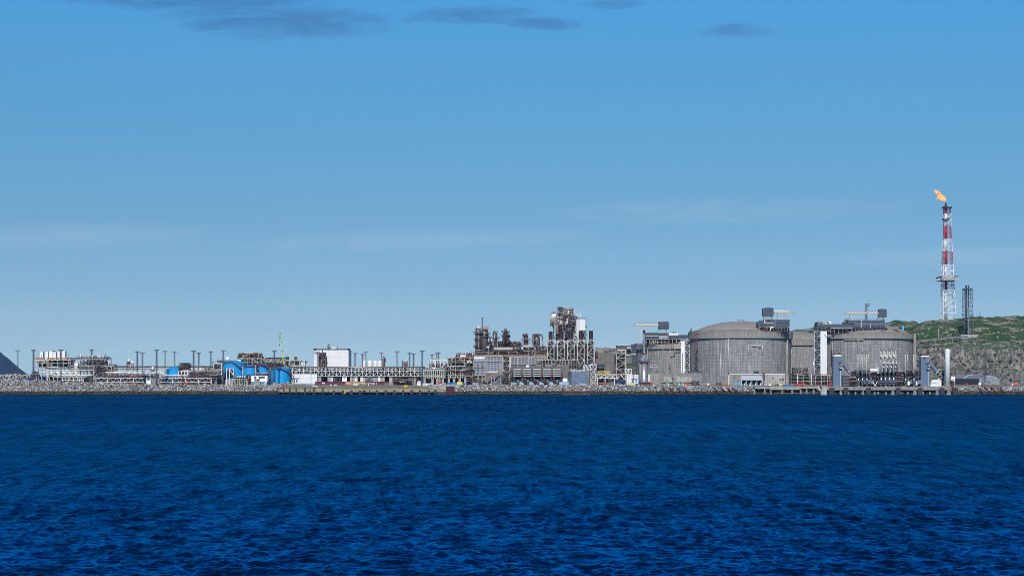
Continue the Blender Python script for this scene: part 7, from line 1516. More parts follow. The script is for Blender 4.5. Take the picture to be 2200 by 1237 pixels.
q = solid('blue_vent', 'slim bright blue vertical panel between the white building and silo', 'panel', BLUEP, 1372, 1374, 805, 815, 1566, 1); solid('white_cabinet', 'tall white cabinet right of the steel silo', 'cabinet', WHITE, 1392.8, 1396, 804, 820, 1562, 2)
q = barrel_like('red_tent', 'red wedge-shaped cover at the right foot of the steel silo', 'cover', RED, 1395.5, 1402, 822, 828, 1545, 5)

# ---- concrete bund walls and low buildings along the quay edge
Y = 1558
q = thing('bund_wall', 'long grey concrete bund wall under the left concrete tank', 'wall', 1440, Y, G)
MB().bx(1396.5, 1418, 801.5, 826.5, Y, 3).build('wall_panel', CONC, q); MB().bx(1418.3, 1507, 801.3, 826.5, Y + .4, 3).build('wall_panel', CONC, q); MB().bx(1426, 1487, 807, 820, Y - .6, 1).build('wall_panel', CONCL, q)
mb = MB(); mb.bx(1417.4, 1418.4, 801, 826, Y - .1, .5); mb.bx(1419, 1507, 801, 801.9, Y + .2, .4); mb.bx(1426, 1487, 806.5, 807.2, Y - .8, .4)
for a in (1430, 1480, 1445): mb.bx(a, a + .5, 807, 820, Y - .7, .1)
mb.build('wall_pipe', GREY, q); mb = MB(); mb.bx(1481, 1507, 797.5, 801.2, Y + 1, 8); mb.bx(1503, 1509, 797.5, 805, Y + .6, 8); mb.build('parapet_screen', CLADD, q); pbox(q, 'step', CONC, 1420, 1490, 820, 822, Y - .5, 2)
solid('concrete_pillar', 'pale concrete pillar standing before the bund wall', 'pillar', CONC, 1448, 1453, 807, 828, 1552, 1.5)
for k, (a, wh) in enumerate(((1431.5, 'with dark seam, leftmost of three small teal cabins before the bund wall'), (1455.5, 'middle of three small teal cabins before the bund wall'), (1463.5, 'teal cabin touching the coral tank'))):
    z_ = Z(829, 1540); q = thing('teal_cabin', 'teal-white ' + wh, 'cabin', a + 2, 1540, z_); MB().bx(a, a + 4.4, 822.5, 829, 1540, 2).build('body', TEAL, q); pbox(q, 'door', WHITE, a + 3.2, a + 5.6, 823, 829, 1540.3, 1.5); pbox(q, 'roof', GREY, a - .2, a + 5.8, 822, 822.5, 1539.9, 2.2)
def lifeboat(label, a, b, t, bo, Y):
    q = thing('rescue_boat', label, 'lifeboat', (a + b) / 2, Y, Z(bo, Y)); x0, x1, z0, z1 = X(a, Y), X(b, Y), Z(bo, Y), Z(t, Y); L, h = x1 - x0, z1 - z0
    mb = MB(); ny = 8; secs = []
    for i in range(9):
        u = i / 8; k = (1 - abs(2 * u - 1) ** 3.2) ** .5 if 0 < i < 8 else .35; xx = x0 + L * u
        secs.append([(xx, Y + 1.3 - 1.3 * k * math.cos(R(-80 + 340 * j / ny)), z0 + h * .5 + h * .5 * k * math.sin(R(-80 + 340 * j / ny))) for j in range(ny + 1)])
    vs = [p for s_ in secs for p in s_]; n = ny + 1
    mb._add(vs, [(i * n + j, (i + 1) * n + j, (i + 1) * n + j + 1, i * n + j + 1) for i in range(8) for j in range(ny)], True); mb.build('hull', HIVIS, q)
    part(q, 'window', DARK, lambda m: [m.box(x0 + L * u, x0 + L * (u + .09), Y - .06, Y + .02, z0 + h * .62, z0 + h * .76) for u in (.25, .42, .62)] and None); part(q, 'cradle', GREY, lambda m: [m.box(x0 + L * u, x0 + L * u + .3, Y + .2, Y + 2.4, z0 - .5, z0 + h * .2) for u in (.25, .7)] and None)
    return q
lifeboat('coral orange enclosed rescue boat on the quay edge before the bund wall', 1469.5, 1480.5, 823, 829, 1540)
container('dark container row below the biggest tank, left one', GREY, 1500, 1517, 1545, 2.4, 2.5, Z(829, 1545)); container('dark slate container below the biggest tank, right one', CLADD, 1538, 1551, 1545, 2.5, 2.5, Z(829.5, 1545)); solid('white_cabinet', 'small white cabinet between the two dark containers', 'cabinet', TARP, 1519, 1524, 823, 829, 1545, 2)
q = thing('slope_ramp', 'dark slanted steel ramp before the bund wall corner', 'ramp', 1492, 1540, 6.2); part(q, 'ramp_plate', DARK, lambda m: m.prism([(X(1486, 1540), Z(828, 1540)), (X(1500, 1540), Z(828, 1540)), (X(1503, 1540), Z(817, 1540)), (X(1494, 1540), Z(821, 1540)), (X(1487, 1540), Z(817, 1540))], 1540, 1545)); part(q, 'ramp_kerb', GREY, lambda m: m.beam((X(1487, 1540), 1539.8, Z(817, 1540)), (X(1497, 1540), 1539.8, Z(829, 1540)), .3))
q = thing('dark_mooring_mast', 'slim dark lattice mast rising before the bund wall', 'light mast', 1492, 1530, 6); part(q, 'lattice_pole', GREY, lambda m: m.lattice(X(1490.5, 1530), X(1493.5, 1530), 1530, 1531, 6, Z(757, 1530), 20, .1, brace='k')); part(q, 'head', GREY, lambda m: m.bx(1490, 1494, 756, 757.5, 1529.6, 1.6))
q = thing('dark_mooring_mast', 'slim dark lattice mast before the pillar at the bund wall', 'light mast', 1445, 1532, 6); part(q, 'lattice_pole', GREY, lambda m: m.lattice(X(1443.8, 1532), X(1446.6, 1532), 1532, 1533, 6, Z(758, 1532), 20, .1, brace='k')); part(q, 'head', GREY, lambda m: m.bx(1443, 1447, 757, 758.5, 1531.6, 1.6))
Y = 1562
q = thing('bund_wall', 'pale grey concrete wall block under the biggest tank', 'wall', 1625, Y, G); MB().bx(1567, 1640, 803.5, 827, Y, 3).build('wall_panel', CONC, q); MB().bx(1642, 1687, 803.2, 827, Y + .2, 3).build('wall_panel', CONCL, q)
mb = MB(); mb.bx(1568, 1636, 803, 804.6, Y - .2, .4); mb.bx(1642, 1687, 802.8, 804.4, Y, .3); mb.bx(1565, 1567, 805, 826, Y - .1, .5); mb.build('wall_cap', WCLAD, q); mb = MB()
for a, t in ((1675, 813), (1681, 813.2), (1659, 810)): mb.bx(a, a + 3, t, t + 3.3, Y - .1, .4)
mb.build('wall_opening', DARK, q); pbox(q, 'roof_unit', DARK, 1621.5, 1631, 797.5, 802, Y + 1, 3)
q = thing('pump_shelter', 'shed with white-blue sloping roof and open pump bays, below the biggest tank', 'shelter', 1615, 1542, 6.5); Ys = 1542
mb = MB(); zr0, zr1 = Z(815.5, Ys), Z(806.8, Ys); x0, x1 = X(1592.5, Ys), X(1638, Ys); mb._add([(x0, Ys - 1.5, zr0), (x1, Ys - 1.5, zr0), (x1, Ys + 5, zr1), (x0, Ys + 5, zr1), (x0, Ys - 1.5, zr0 - .3), (x1, Ys - 1.5, zr0 - .3), (x1, Ys + 5, zr1 - .3), (x0, Ys + 5, zr1 - .3)], [(0, 1, 2, 3), (4, 7, 6, 5), (0, 4, 5, 1), (1, 5, 6, 2), (2, 6, 7, 3), (3, 7, 4, 0)]); mb.build('roof', paint('pale_blue_roof', (0.55, 0.60, 0.70), .4, .1, .1, .4, .1, .8), q)
pbox(q, 'dark_back_panel', DARK, 1593, 1637.5, 809, 829, Ys + 4.8, .3); mb = MB()
for a in (1593, 1604, 1615, 1626, 1637): mb.beam((X(a, Ys), Ys - 1, 6.2), (X(a, Ys), Ys - 1, zr0), .3)
for a in (1601, 1612, 1624, 1635): mb.prism([(X(a - 3, Ys), Z(829, Ys)), (X(a, Ys), Z(829, Ys)), (X(a + 1, Ys), Z(820, Ys)), (X(a + .4, Ys), Z(820, Ys))], Ys + .5, Ys + 1.5)
mb.build('post', WHITE, q); mb = MB()
for k in range(9): mb.bx(1594 + 5 * k, 1597.4 + 5 * k, 825 + (k % 2), 829.5, Ys + 1, 1.6)
mb.build('shelter_pump', TEAL, q)
for lab, a in (('bright blue cabinet left of the pump shelter, left of the pair', 1578), ('bright blue cabinet left of the pump shelter, right of the pair', 1586)):
    q = solid('blue_cabinet', lab, 'cabinet', MATS['sky_blue_paint'], a, a + 4.6, 821.5, 829, 1541, 1.5); pbox(q, 'door_gap', GREY, a + 2.1, a + 2.4, 822, 829, 1540.95, .06)
q = thing('steel_pole', 'dark red lattice post right of the pump shelter', 'post', 1641, 1545, 6.5); part(q, 'lattice_pole', OXIDE, lambda m: m.lattice(X(1640, 1545), X(1643, 1545), 1545, 1546, 6.5, Z(801, 1545), 7, .25)); pbox(q, 'blue_box', MATS['sky_blue_paint'], 1643, 1646, 815, 820, 1545, .8); pbox(q, 'orange_box', HIVIS, 1639.5, 1643, 818, 822, 1544.5, .8)
for k, (lab, m_, a, b, t) in enumerate((('small pale vehicle-like cabin right of the pump shelter', SKYB, 1642, 1648, 823.5), ('grey tarped crate right of the small pale cabin', TARP, 1651, 1657.5, 825), ('pale box between the grey crate and dark green crate', CONCL, 1659.5, 1665.5, 825), ('dark green crate along the jetty approach', GREEN, 1666.5, 1673, 825), ('sand coloured crate along the jetty approach', SAND, 1674, 1681, 824.3), ('royal blue skip on the jetty approach, leftmost of three', BLUEP, 1682, 1688.5, 826), ('royal blue skip on the jetty approach, middle of three', BLUEP, 1689, 1694.5, 825.6), ('royal blue skip on the jetty approach, rightmost of three', BLUEP, 1695, 1703, 825.6), ('bright red cube tank at the jetty approach, left one', RED, 1708, 1715.5, 823.6), ('bright red cube tank at the jetty approach, right one', RED, 1722, 1728, 823.3), ('small red cube tank beside the grey gangway tower', RED, 1782, 1787, 822.3))):
    q = solid('storage_crate', lab, 'crate', m_, a, b, t, 828.6, 1530 + k % 2, 2.2); MB().bx(a - .15, b + .15, t - .3, t + .15, 1529.9 + k % 2, 2.4).build('lid', m_, q)
lifeboat('small blue-white workboat hull stored on the quay below the biggest tank', 1552, 1562, 823.5, 828.5, 1541)

# ---- pipe bank between the big tanks
Y = 1585
q = thing('process_module', 'dark red and cream pipe tangle between the two big tanks', 'process module', 1740, Y, G)
steel(q, [1699.5, 1713, 1726, 1740, 1752, 1765, 1778, 1790], [None, 819, 811, 806], Y, 14, .5, CREAM, 2, xb=.2); decks(q, 1700, 1790, [811], Y, 14, GREY); fill(q, 1704, 1738, 789, 806, Y + 2, 9, 70, 106, CREAM, OXIDE, GREY); fill(q, 1700, 1790, 806, 828, Y, 10, 120, 107, CREAM, OXIDE, DARK, ('lower_pipe', 'lower_gear', 'pump'))
pbox(q, 'shade_backing', DARK, 1700, 1790, 807, 827, Y + 12, .4); rails(q, 1700, 1790, 806, Y, 12)  # dark panel paints shade behind the pipe tangle
part(q, 'white_post', WHITE, lambda m: [m.box(X(a, Y), X(a + 1.4, Y), Y - .6, Y - .2, G, Z(803, Y)) for a in (1713, 1742)] and None)
q = thing('steel_pole', 'tall pale grey pole in front of the braced frame and pipe tangle', 'pole', 1747, 1540, 6.2); part(q, 'pole', SILVER, lambda m: m.cyl((X(1747, 1540), 1540, 5.5), (X(1747, 1540), 1540, Z(757, 1540)), .42, n=10)); part(q, 'arm', GREY, lambda m: m.bx(1745, 1748, 757, 760, 1539.8, .4))
# ---- jetty
YJ = 1499.5
jc = paint('jetty_concrete', (0.27, 0.265, 0.255), .85, 0, .35, .4, .4)
q = thing('jetty', 'grey concrete jetty with square dark fender panels along the right shore', 'jetty', 1860, YJ, 0)
MB().bx(1772, 2044, 830.3, 837.6, YJ, 24).build('deck', jc, q); MB().bx(1622, 1652, 830, 834.5, YJ + 3, 10).bx(1653, 1719, 829.8, 837, YJ + 2, 20).bx(1718, 1760, 830.2, 834, YJ + 3, 16).build('approach_deck', paint('weathered_jetty', (0.36, 0.335, 0.285), .85, 0, .4, .5, .5), q)
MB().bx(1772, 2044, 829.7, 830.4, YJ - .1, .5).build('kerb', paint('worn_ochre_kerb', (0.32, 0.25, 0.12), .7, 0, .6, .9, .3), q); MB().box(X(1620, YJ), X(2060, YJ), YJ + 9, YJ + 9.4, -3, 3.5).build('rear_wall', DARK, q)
MB().bx(1765.5, 1776.5, 829.5, 849, YJ - .8, 6).build('corner_pier', CONCL, q)
mb = MB()
for a in (1622, 1644, 1657, 1682, 1703, 1721.5, 1734.5, 1749.5): mb.lathe(X(a, YJ), YJ + 3.2, [(.75, -2), (.75, Z(839, YJ)), (.5, Z(836, YJ))], 12)
for a in (1791.5, 1806, 1824, 1839, 1853.5, 1880, 1888, 1905, 1936, 1952, 1969, 1984, 1999.5, 2013): mb.lathe(X(a, YJ), YJ + 2.2, [(.7, -2), (.7, Z(843, YJ)), (.45, Z(840, YJ))], 12)
for a, b in ((1804, 1808), (1852, 1856), (1915, 1921), (1962, 1968), (2010, 2016), (2034, 2042)): mb.prism([(X(a, YJ), -1.5), (X(b + 2, YJ), -1.5), (X(b, YJ), Z(837.6, YJ)), (X(a + 1.5, YJ), Z(837.6, YJ))], YJ + .6, YJ + 3)
mb.build('pile', CONC, q)
for a, b in ((1782, 1793), (1812.7, 1822.8), (1861, 1871.6), (1924.6, 1935), (1972, 1982), (2019, 2029.4), (2047, 2058.3)):
    MB().bx(a, b, 832.7, 847.8, YJ - 1.3, 1.1).box(X(a + 3, YJ), X(a + 5, YJ), YJ - .2, YJ + .4, 1, 3).build('fender_panel', RUBBER, q)
part(q, 'stair_to_water', WHITE, lambda m: (m.beam((X(1757, YJ), YJ - .5, Z(831, YJ)), (X(1764, YJ), YJ - .5, Z(840, YJ)), .8, .35), m.bx(1763.4, 1764.6, 838, 849, YJ - .9, .3), m.rail([(X(1757, YJ), YJ - .9, Z(831, YJ)), (X(1764, YJ), YJ - .9, Z(840, YJ))], .9, .1)))
mb = MB()
for a in (1800, 1847, 1905, 1942, 1988, 2028): mb.cyl((X(a, YJ), YJ + 1.2, Z(830.3, YJ)), (X(a, YJ), YJ + 1.2, Z(828.6, YJ)), .45, .6, 10)
mb.build('bollard', YELLOW, q); MB().bx(2044, 2050, 829.5, 842, YJ + .4, 10).build('end_steps', RUST, q)
# ---- gangway towers
def gangway_tower(label, a, b, t, boxL, Y, head=None):
    q = thing('gangway_tower', label, 'gangway tower', (a + b) / 2, Y, 5.5)
    xm = a + (b - a) * .5; zt, z0 = Z(t, Y), 5.3
    mb = MB(); mb.prism([(X(a, Y), z0), (X(b - 1.5, Y), z0), (X(b - .3, Y), zt - 1), (X(a + 1, Y), zt - .6)], Y, Y + 6); mb.build('shaft', paint('slate_speckled_cladding', (0.125, 0.175, 0.275), .5, .1, .4, 2.5, .15) if 'slate_speckled_cladding' not in MATS else MATS['slate_speckled_cladding'], q)
    part(q, 'white_cap', WHITE, lambda m: m.prism([(X(a + .6, Y), zt - 1), (X(b - .4, Y), zt - 1), (X(b - 3.5, Y), zt), (X(a + 3, Y), zt)], Y - .2, Y + 6)); part(q, 'white_seam', PIPEW, lambda m: m.box(X(b - 4.2, Y), X(b - 3.4, Y), Y - .2, Y, z0, Z(796, Y)))
    part(q, 'gangway_arm', CLAD, lambda m: m.beam((X(b - 1, Y), Y + 1, Z(t + 13, Y)), (X(b + 16.5, Y), Y + 1, Z(t + 37, Y)), 2.4, 2.6)); part(q, 'arm_truss', DARK, lambda m: [m.beam((X(b - 3 + k, Y), Y - .5, Z(t + 20, Y)), (X(b + 14 + k * .5, Y), Y - .5, Z(t + 40, Y)), .4) for k in (0, 3)] and None)
    part(q, 'slewing_gear', GREY, lambda m: (m.bx(b - 8, b - 1, t + 9, t + 16, Y - 1.6, 1.6), m.lattice(X(b - 6, Y), X(b - 1, Y), Y - 2.2, Y - .4, Z(t + 29, Y), Z(t + 12, Y), 3, .32), m.bx(b - 7, b, t + 26, t + 29, Y - 2, 2))); part(q, 'white_bracket', WHITE, lambda m: (m.bx(b - 3, b + .5, t + 20, t + 24, Y - 2, .5), m.beam((X(b - 6, Y), Y - 2, Z(t + 29, Y)), (X(b, Y), Y - 2, Z(t + 28, Y)), .4), m.beam((X(b + 13, Y), Y - 1.2, Z(t + 38, Y)), (X(b + 16, Y), Y - 1.2, Z(t + 34, Y)), .4)))
    part(q, 'top_light', OXIDE, lambda m: (m.railrect(X(a + 3, Y), X(b - 4, Y), Y + 1, Y + 5, zt, 1.2, .2, 1), m.box(X(b - 7, Y), X(b - 4, Y), Y + 1, Y + 2, zt, zt + 1.6)))
    if head: pbox(q, 'dark_window', DARK, head[0], head[1], head[2], head[3], Y - .15, .2)
    return q
gangway_tower('slate-blue gangway tower with slanting arm at the left of the loading arms', 1790, 1809.5, 762, None, 1520)
gangway_tower('slate-blue gangway tower with slanting arm between the last loading arm and the white column', 1978, 1998, 763.5, None, 1520, (1984, 1989.5, 766, 770.5))
# ---- marine loading arms
def arm_proto(Y):
    q = thing('cargo_loader', 'loading arm', 'loading arm', xyz=(0, 0, 5.6)); z = lambda py: Z(py, Y)
    part(q, 'riser', SILVER, lambda m: m.cyl((0, Y * 0, 5.6), (0, 0, z(806)), .55, n=12)); part(q, 'inboard_arm', LATT, lambda m: m.cyl((-.2, 0, z(806)), (-.2, 0, z(757)), .42, .34, 12))
    part(q, 'outboard_arm', CREAM, lambda m: (m.cyl((1.0, -.4, z(758)), (1.9, -.4, z(795)), .30, .24, 10), m.cyl((-.2, -.4, z(757)), (1.0, -.4, z(758)), .4, n=10))); part(q, 'apex_sheave', GREY, lambda m: m.cyl((.3, -.8, z(757.2)), (.3, .4, z(757.2)), 1.0, n=18))
    part(q, 'counterweight', GREY, lambda m: (m.box(-1.2, 1.6, .4, 1.8, z(800), z(796)), m.box(.4, 1.9, -1, .6, z(796), z(792.5)))); part(q, 'stay_cable', GREY, lambda m: (m.beam((.3, 0, z(756)), (2.6, 0, z(790)), .14), m.beam((-.9, 0, z(757)), (-.7, 0, z(800)), .12)))
    part(q, 'swivel', DARK, lambda m: (m.ball((0, 0, z(806)), .85), m.box(-.9, .9, -.9, .9, z(812), z(808)), m.ball((1.9, -.4, z(795)), .6))); part(q, 'base_manifold', CLADD, lambda m: (m.box(-1.2, 1.2, -1, 1, z(826), z(817)), m.cyl((-.9, -1.2, z(822)), (.9, -1.2, z(822)), .6, n=12)))
    return q
YA = 1517; ap = arm_proto(YA)
AR = [(1844, 0, 'leftmost of three slim loading arms'), (1853, 0, 'middle of three slim loading arms'), (1862.5, 0, 'rightmost of three slim loading arms'),
      (1893.5, 1, 'leftmost of the four tallest clustered loading arms'), (1902, 1, 'second of the four tallest clustered loading arms'), (1911.3, 1, 'third of the four tallest clustered loading arms'), (1920, 1, 'rightmost of the four tallest clustered loading arms'),
      (1946.3, 0, 'lone loading arm with slack cable before the right edge of the right tank'), (1963.7, 0, 'loading arm before the rock cliff, left of the second gangway tower')]
for i, (a, big_, wh) in enumerate(AR):
    q = ap if i == 0 else dup(ap); q.location = (X(a, YA), YA + (i % 2) * .6, 5.6); q['label'] = 'white ' + wh if i < 8 else wh; q['group'] = 'marine loading arms'
    if big_: q.scale = (1.25, 1.2, 1.09)
for k, a in enumerate((1896, 1905, 1914, 1923)):
    q = thing('jointed_linkage', ('leftmost', 'second', 'third', 'rightmost')[k] + ' cream jointed frame hanging beside the tallest loading arms', 'jointed arm', a, YA - 2, Z(800, YA), 'jointed frames of the tallest loading arms')
    part(q, 'upper_link', CREAM, lambda m: m.pipe([(X(a - 3.5, YA), YA - 2, Z(771, YA)), (X(a, YA), YA - 2, Z(766, YA)), (X(a + 2.5, YA), YA - 2, Z(774, YA)), (X(a + 1, YA), YA - 2, Z(784, YA))], .35, 8)); part(q, 'lower_link', PIPEW, lambda m: (m.cyl((X(a + 1, YA), YA - 2, Z(784, YA)), (X(a - 2, YA), YA - 2, Z(800, YA)), .4, n=8), m.ball((X(a + 2, YA), YA - 2, Z(780, YA)), .8), m.cyl((X(a - 3.2, YA), YA - 2.3, Z(764, YA)), (X(a - 3.2, YA), YA - 1.7, Z(764, YA)), .9, n=12))); part(q, 'hinge', DARK, lambda m: (m.ball((X(a + 1, YA), YA - 2, Z(784, YA)), .75), m.box(X(a - 1, YA), X(a + 2, YA), YA - 2.4, YA - 1.2, Z(793, YA), Z(789, YA))))
Y = 1521
q = thing('jetty_manifold', 'dense deck of valves and dark equipment under the loading arms', 'manifold deck', 1885, Y, 5.5)
steel(q, [1812, 1826, 1840, 1856, 1872, 1888, 1904, 1920, 1936, 1952, 1968, 1980], [829.5, 818, 810], Y + 2, 9, .4, CREAM, 2); decks(q, 1812, 1980, [810], Y + 2, 9, GREY); rails(q, 1812, 1980, 810, Y + 2, 9, OXIDE); fill(q, 1829, 1980, 797, 810, Y + 3, 7, 120, 111, CREAM, OXIDE, DARK); fill(q, 1812, 1980, 810, 829, Y + 1, 8, 120, 112, GREY, OXIDE, DARK, ('deck_pipe', 'deck_gear', 'deck_box')); pbox(q, 'shade_backing', DARK, 1811, 1976, 812, 829, Y + 10, .4); pbox(q, 'dark_hopper', DARK, 1810, 1825, 807, 829, Y, 4)  # near-black rear panel added as shade behind the manifold
mb = MB()
for k in range(7): mb.bx(1810.3, 1824, 808.5 + 3 * k, 809.3 + 3 * k, Y - .1, .15)
mb.build('louvre', GREY, q); pbox(q, 'white_roof', WHITE, 1869, 1886.5, 791.5, 799, Y + 4, 5); part(q, 'white_hood', PIPEW, lambda m: m.prism([(X(1885.5, Y), Z(802, Y)), (X(1893, Y), Z(802, Y)), (X(1893, Y), Z(785, Y)), (X(1887, Y), Z(789, Y))], Y + 3, Y + 6)); part(q, 'dark_wedge', CLADD, lambda m: m.prism([(X(1828, Y), Z(800, Y)), (X(1841.5, Y), Z(798, Y)), (X(1841.5, Y), Z(793, Y))], Y + 2, Y + 6))
mb = MB()
for a in (1854, 1864, 1872, 1890.5, 1900.5, 1909.5, 1919, 1955, 1972): mb.bx(a, a + 6, 816, 824.5, Y - 2, 2)
mb.build('blue_cabinet', CLAD, q); mb = MB()
for a in (1949, 1965): mb.bx(a, a + 6, 819, 827, Y - 3.5, 1.5)
mb.build('white_cabinet', WHITE, q); part(q, 'yellow_bollard', YELLOW, lambda m: [m.cyl((X(a, Y - 8), Y - 8, 5.6), (X(a, Y - 8), Y - 8, 6.6), .4, n=8) for a in (1844, 1945)] and None); part(q, 'diagonal_prop', WHITE, lambda m: (m.beam((X(1874, Y), Y - 2, Z(820, Y)), (X(1879, Y), Y - 2, Z(829, Y)), .4), m.beam((X(1884, Y), Y - 2, Z(818, Y)), (X(1879, Y), Y - 2, Z(829, Y)), .4)))
q = thing('covered_heap', 'white tarpaulin-covered heap right of the second gangway tower', 'covered heap', 2011, 1522, 5.5); part(q, 'cover', TARP, lambda m: m.prism([(X(1998, 1522), Z(829.5, 1522)), (X(2022, 1522), Z(829.5, 1522)), (X(2022, 1522), Z(817, 1522)), (X(2018, 1522), Z(814, 1522)), (X(2011, 1522), Z(815.5, 1522)), (X(2002, 1522), Z(815, 1522)), (X(2000.5, 1522), Z(820, 1522))], 1521, 1526)); part(q, 'rope', GREY, lambda m: m.beam((X(1999, 1522), 1520.9, Z(823, 1522)), (X(2022, 1522), 1520.9, Z(821, 1522)), .12))
q = thing('braced_tower', 'cream braced frame behind the tarpaulin heap', 'steel frame', 2017, 1530, 6); steel(q, [1996, 2006, 2016, 2026], [829.5, 811.5], 1529, 6, .55, CREAM, 2); part(q, 'diagonal', CREAM, lambda m: (m.beam((X(2016, 1529), 1529, Z(808, 1529)), (X(2030, 1529), 1529, Z(792, 1529)), .55), m.beam((X(2014, 1529), 1529, Z(797, 1529)), (X(2029, 1529), 1529, Z(813, 1529)), .45), m.beam((X(2012, 1529), 1529, Z(795, 1529)), (X(2030, 1529), 1529, Z(795, 1529)), .45))); fill(q, 2016, 2031, 793, 828, 1530, 4, 34, 113, CREAM, OXIDE, GREY)
q = thing('white_column', 'plain tall white column at the right end of the jetty', 'process column', 2035.7, 1512, 5.5); part(q, 'shell', WHITE, lambda m: vcyl(m, 2035.7, 748.8, 826, 1512, 5.5, 28)); part(q, 'foot', CONC, lambda m: m.cyl((X(2035.7, 1512), 1512, 5.3), (X(2035.7, 1512), 1512, Z(825, 1512)), S(6.2, 1512), n=20)); caged_ladder(q, 2030, 770, 826, 1512, GREY)
q = thing('white_cabin', 'white upright cabin on dark legs right of the tall white column', 'cabin', 2047, 1516, 5.5); pbox(q, 'body', WHITE, 2043, 2051.8, 808, 820.5, 1516, 2.5); pbox(q, 'roof', GREY, 2042, 2052, 806.5, 808, 1515.8, 3); part(q, 'leg', CREAM, lambda m: [m.beam((X(a, 1516), 1516.3, 5.5), (X(a, 1516), 1516.3, Z(820, 1516)), .4) for a in (2044, 2051)] and None); fill(q, 2028, 2050, 817, 829, 1513, 3, 22, 114, CREAM, OXIDE, DARK); rails(q, 2040, 2049, 818, 1513, 3, DARK)

# ---- arched warehouse under the cliff
Yw = 1640; q = thing('arched_warehouse', 'blue-grey arched-roof warehouse under the rock cliff', 'warehouse', 2095, Yw, 6.8)
x0, x1 = X(2103.5, Yw), X(2147.5, Yw); z0, zs, zp = 7, Z(813.5, Yw), Z(804.6, Yw); n = 16
arcp = [(x0 + (x1 - x0) * i / n, zs + (zp - zs) * math.sin(math.pi * (i / n)) ** .75) for i in range(n + 1)]
MB().prism([(x0, z0)] + [(x1, z0)] + arcp[::-1], Yw, Yw + .4).build('gable_wall', paint('pale_slate_cladding', (0.25, 0.275, 0.335), .5, .1, .12, .2, .15, 1.0), q)
dxb, dyb = X(2040, Yw + 60) - x0, 60.0; mb = MB(); vs = [(a, Yw + .3, b) for a, b in arcp] + [(a + dxb, Yw + dyb, b) for a, b in arcp]; mb._add(vs, [(k, k + 1, n + 2 + k, n + 1 + k) for k in range(n)], True); mb.build('roof', MATS['pale_slate_cladding'], q)
mb = MB(); mb._add([(x0, Yw + .3, z0), (x0, Yw + .3, zs), (x0 + dxb, Yw + dyb, zs), (x0 + dxb, Yw + dyb, z0)], [(0, 1, 2, 3)]); mb._add([(x1, Yw + .3, z0), (x1, Yw + .3, zs), (x1 + dxb, Yw + dyb, zs), (x1 + dxb, Yw + dyb, z0)], [(0, 3, 2, 1)]); mb.build('side_wall', CLADD, q)
part(q, 'roof_rib', PIPEW, lambda m: [m.beam((arcp[k][0] + dxb * .52, Yw + .3 + dyb * .52, arcp[k][1] + .1), (arcp[k + 1][0] + dxb * .52, Yw + .3 + dyb * .52, arcp[k + 1][1] + .1), .5) for k in range(0, n // 2)] and None); part(q, 'eave_edge', DARK, lambda m: [m.beam((*arcp[k][:1], Yw - .1, arcp[k][1]), (arcp[k + 1][0], Yw - .1, arcp[k + 1][1]), .25) for k in range(n)] and None)
pbox(q, 'vent', WHITE, 2124, 2126.6, 807.3, 809, Yw - .1, .2); pbox(q, 'vent', WHITE, 2137, 2139, 811.4, 813, Yw - .1, .2); pbox(q, 'door_canopy', BRCLAD, 2122.5, 2128.5, 819, 821, Yw - .8, .8); pbox(q, 'plinth', CONC, 2102, 2149, 823.5, 829, Yw - 1, 1)
Yq = 1530
for cfg in ((('red ball-shaped buoy on the rock crest before the warehouse', RED, 2074.6, 2079.3, 822.3, 826.4),)):
    q = thing('marker_buoy', cfg[0], 'buoy', 2077, Yq, 7); part(q, 'float', RED, lambda m: m.ball((X(2077, Yq), Yq, Z(824.3, Yq)), S(2.3, Yq), 10, 16)); part(q, 'stand', GREY, lambda m: m.box(X(2076, Yq), X(2078, Yq), Yq - .4, Yq + .4, Z(829, Yq), Z(826, Yq)))
solid('white_cabinet', 'white box beside the green post before the warehouse gable', 'cabinet', WHITE, 2102.5, 2107.5, 822, 827, Yq, 1.5); solid('utility_box', 'dark low vehicle-like box before the warehouse gable', 'box', GREY, 2113, 2120, 822, 827, Yq + 4, 2); barrel_like('green_marker', 'thin green post on the rock crest before the warehouse', 'post', GREEN, 2108.3, 2109.6, 825, 828, Yq)
q = thing('floodlight_mast', 'dark lattice mast standing before the warehouse gable', 'light mast', 2116, 1535, 7); part(q, 'lattice_pole', GSTEEL, lambda m: (m.lattice(X(2112, 1535), X(2120, 1535), 1535, 1538, 7, Z(757, 1535), 14, .16, .25), m.cyl((X(2116.5, 1535), 1536.5, 7), (X(2116.5, 1535), 1536.5, Z(757, 1535)), .22, n=6))); part(q, 'head', GSTEEL, lambda m: m.bx(2113.5, 2118.5, 756, 757.3, 1535.5, 1.6))
lifeboat('coral orange enclosed rescue boat at the far right on the rock crest', 2178.5, 2188.8, 821.6, 828.2, 1533); solid('white_cabinet', 'white box left of the far right rescue boat', 'cabinet', WHITE, 2174, 2177, 823, 827.6, 1533, 1.2); container('pale blue-grey container at the far right edge under the cliff', CLAD, 2191.5, 2204, 1545, 1.9, 2.4, Z(824, 1545))
q = thing('small_davit', 'little green slanted davit left of the far right rescue boat', 'davit', 2161, 1532, 6); part(q, 'jib', GREEN, lambda m: (m.beam((X(2162, 1532), 1532, Z(828, 1532)), (X(2159.5, 1532), 1532, Z(821.5, 1532)), .5), m.box(X(2161, 1532), X(2163, 1532), 1531.5, 1532.5, Z(828.5, 1532), Z(824, 1532)))); part(q, 'base', GREY, lambda m: m.box(X(2160.5, 1532), X(2163.3, 1532), 1531.3, 1532.7, 5, Z(828, 1532)))
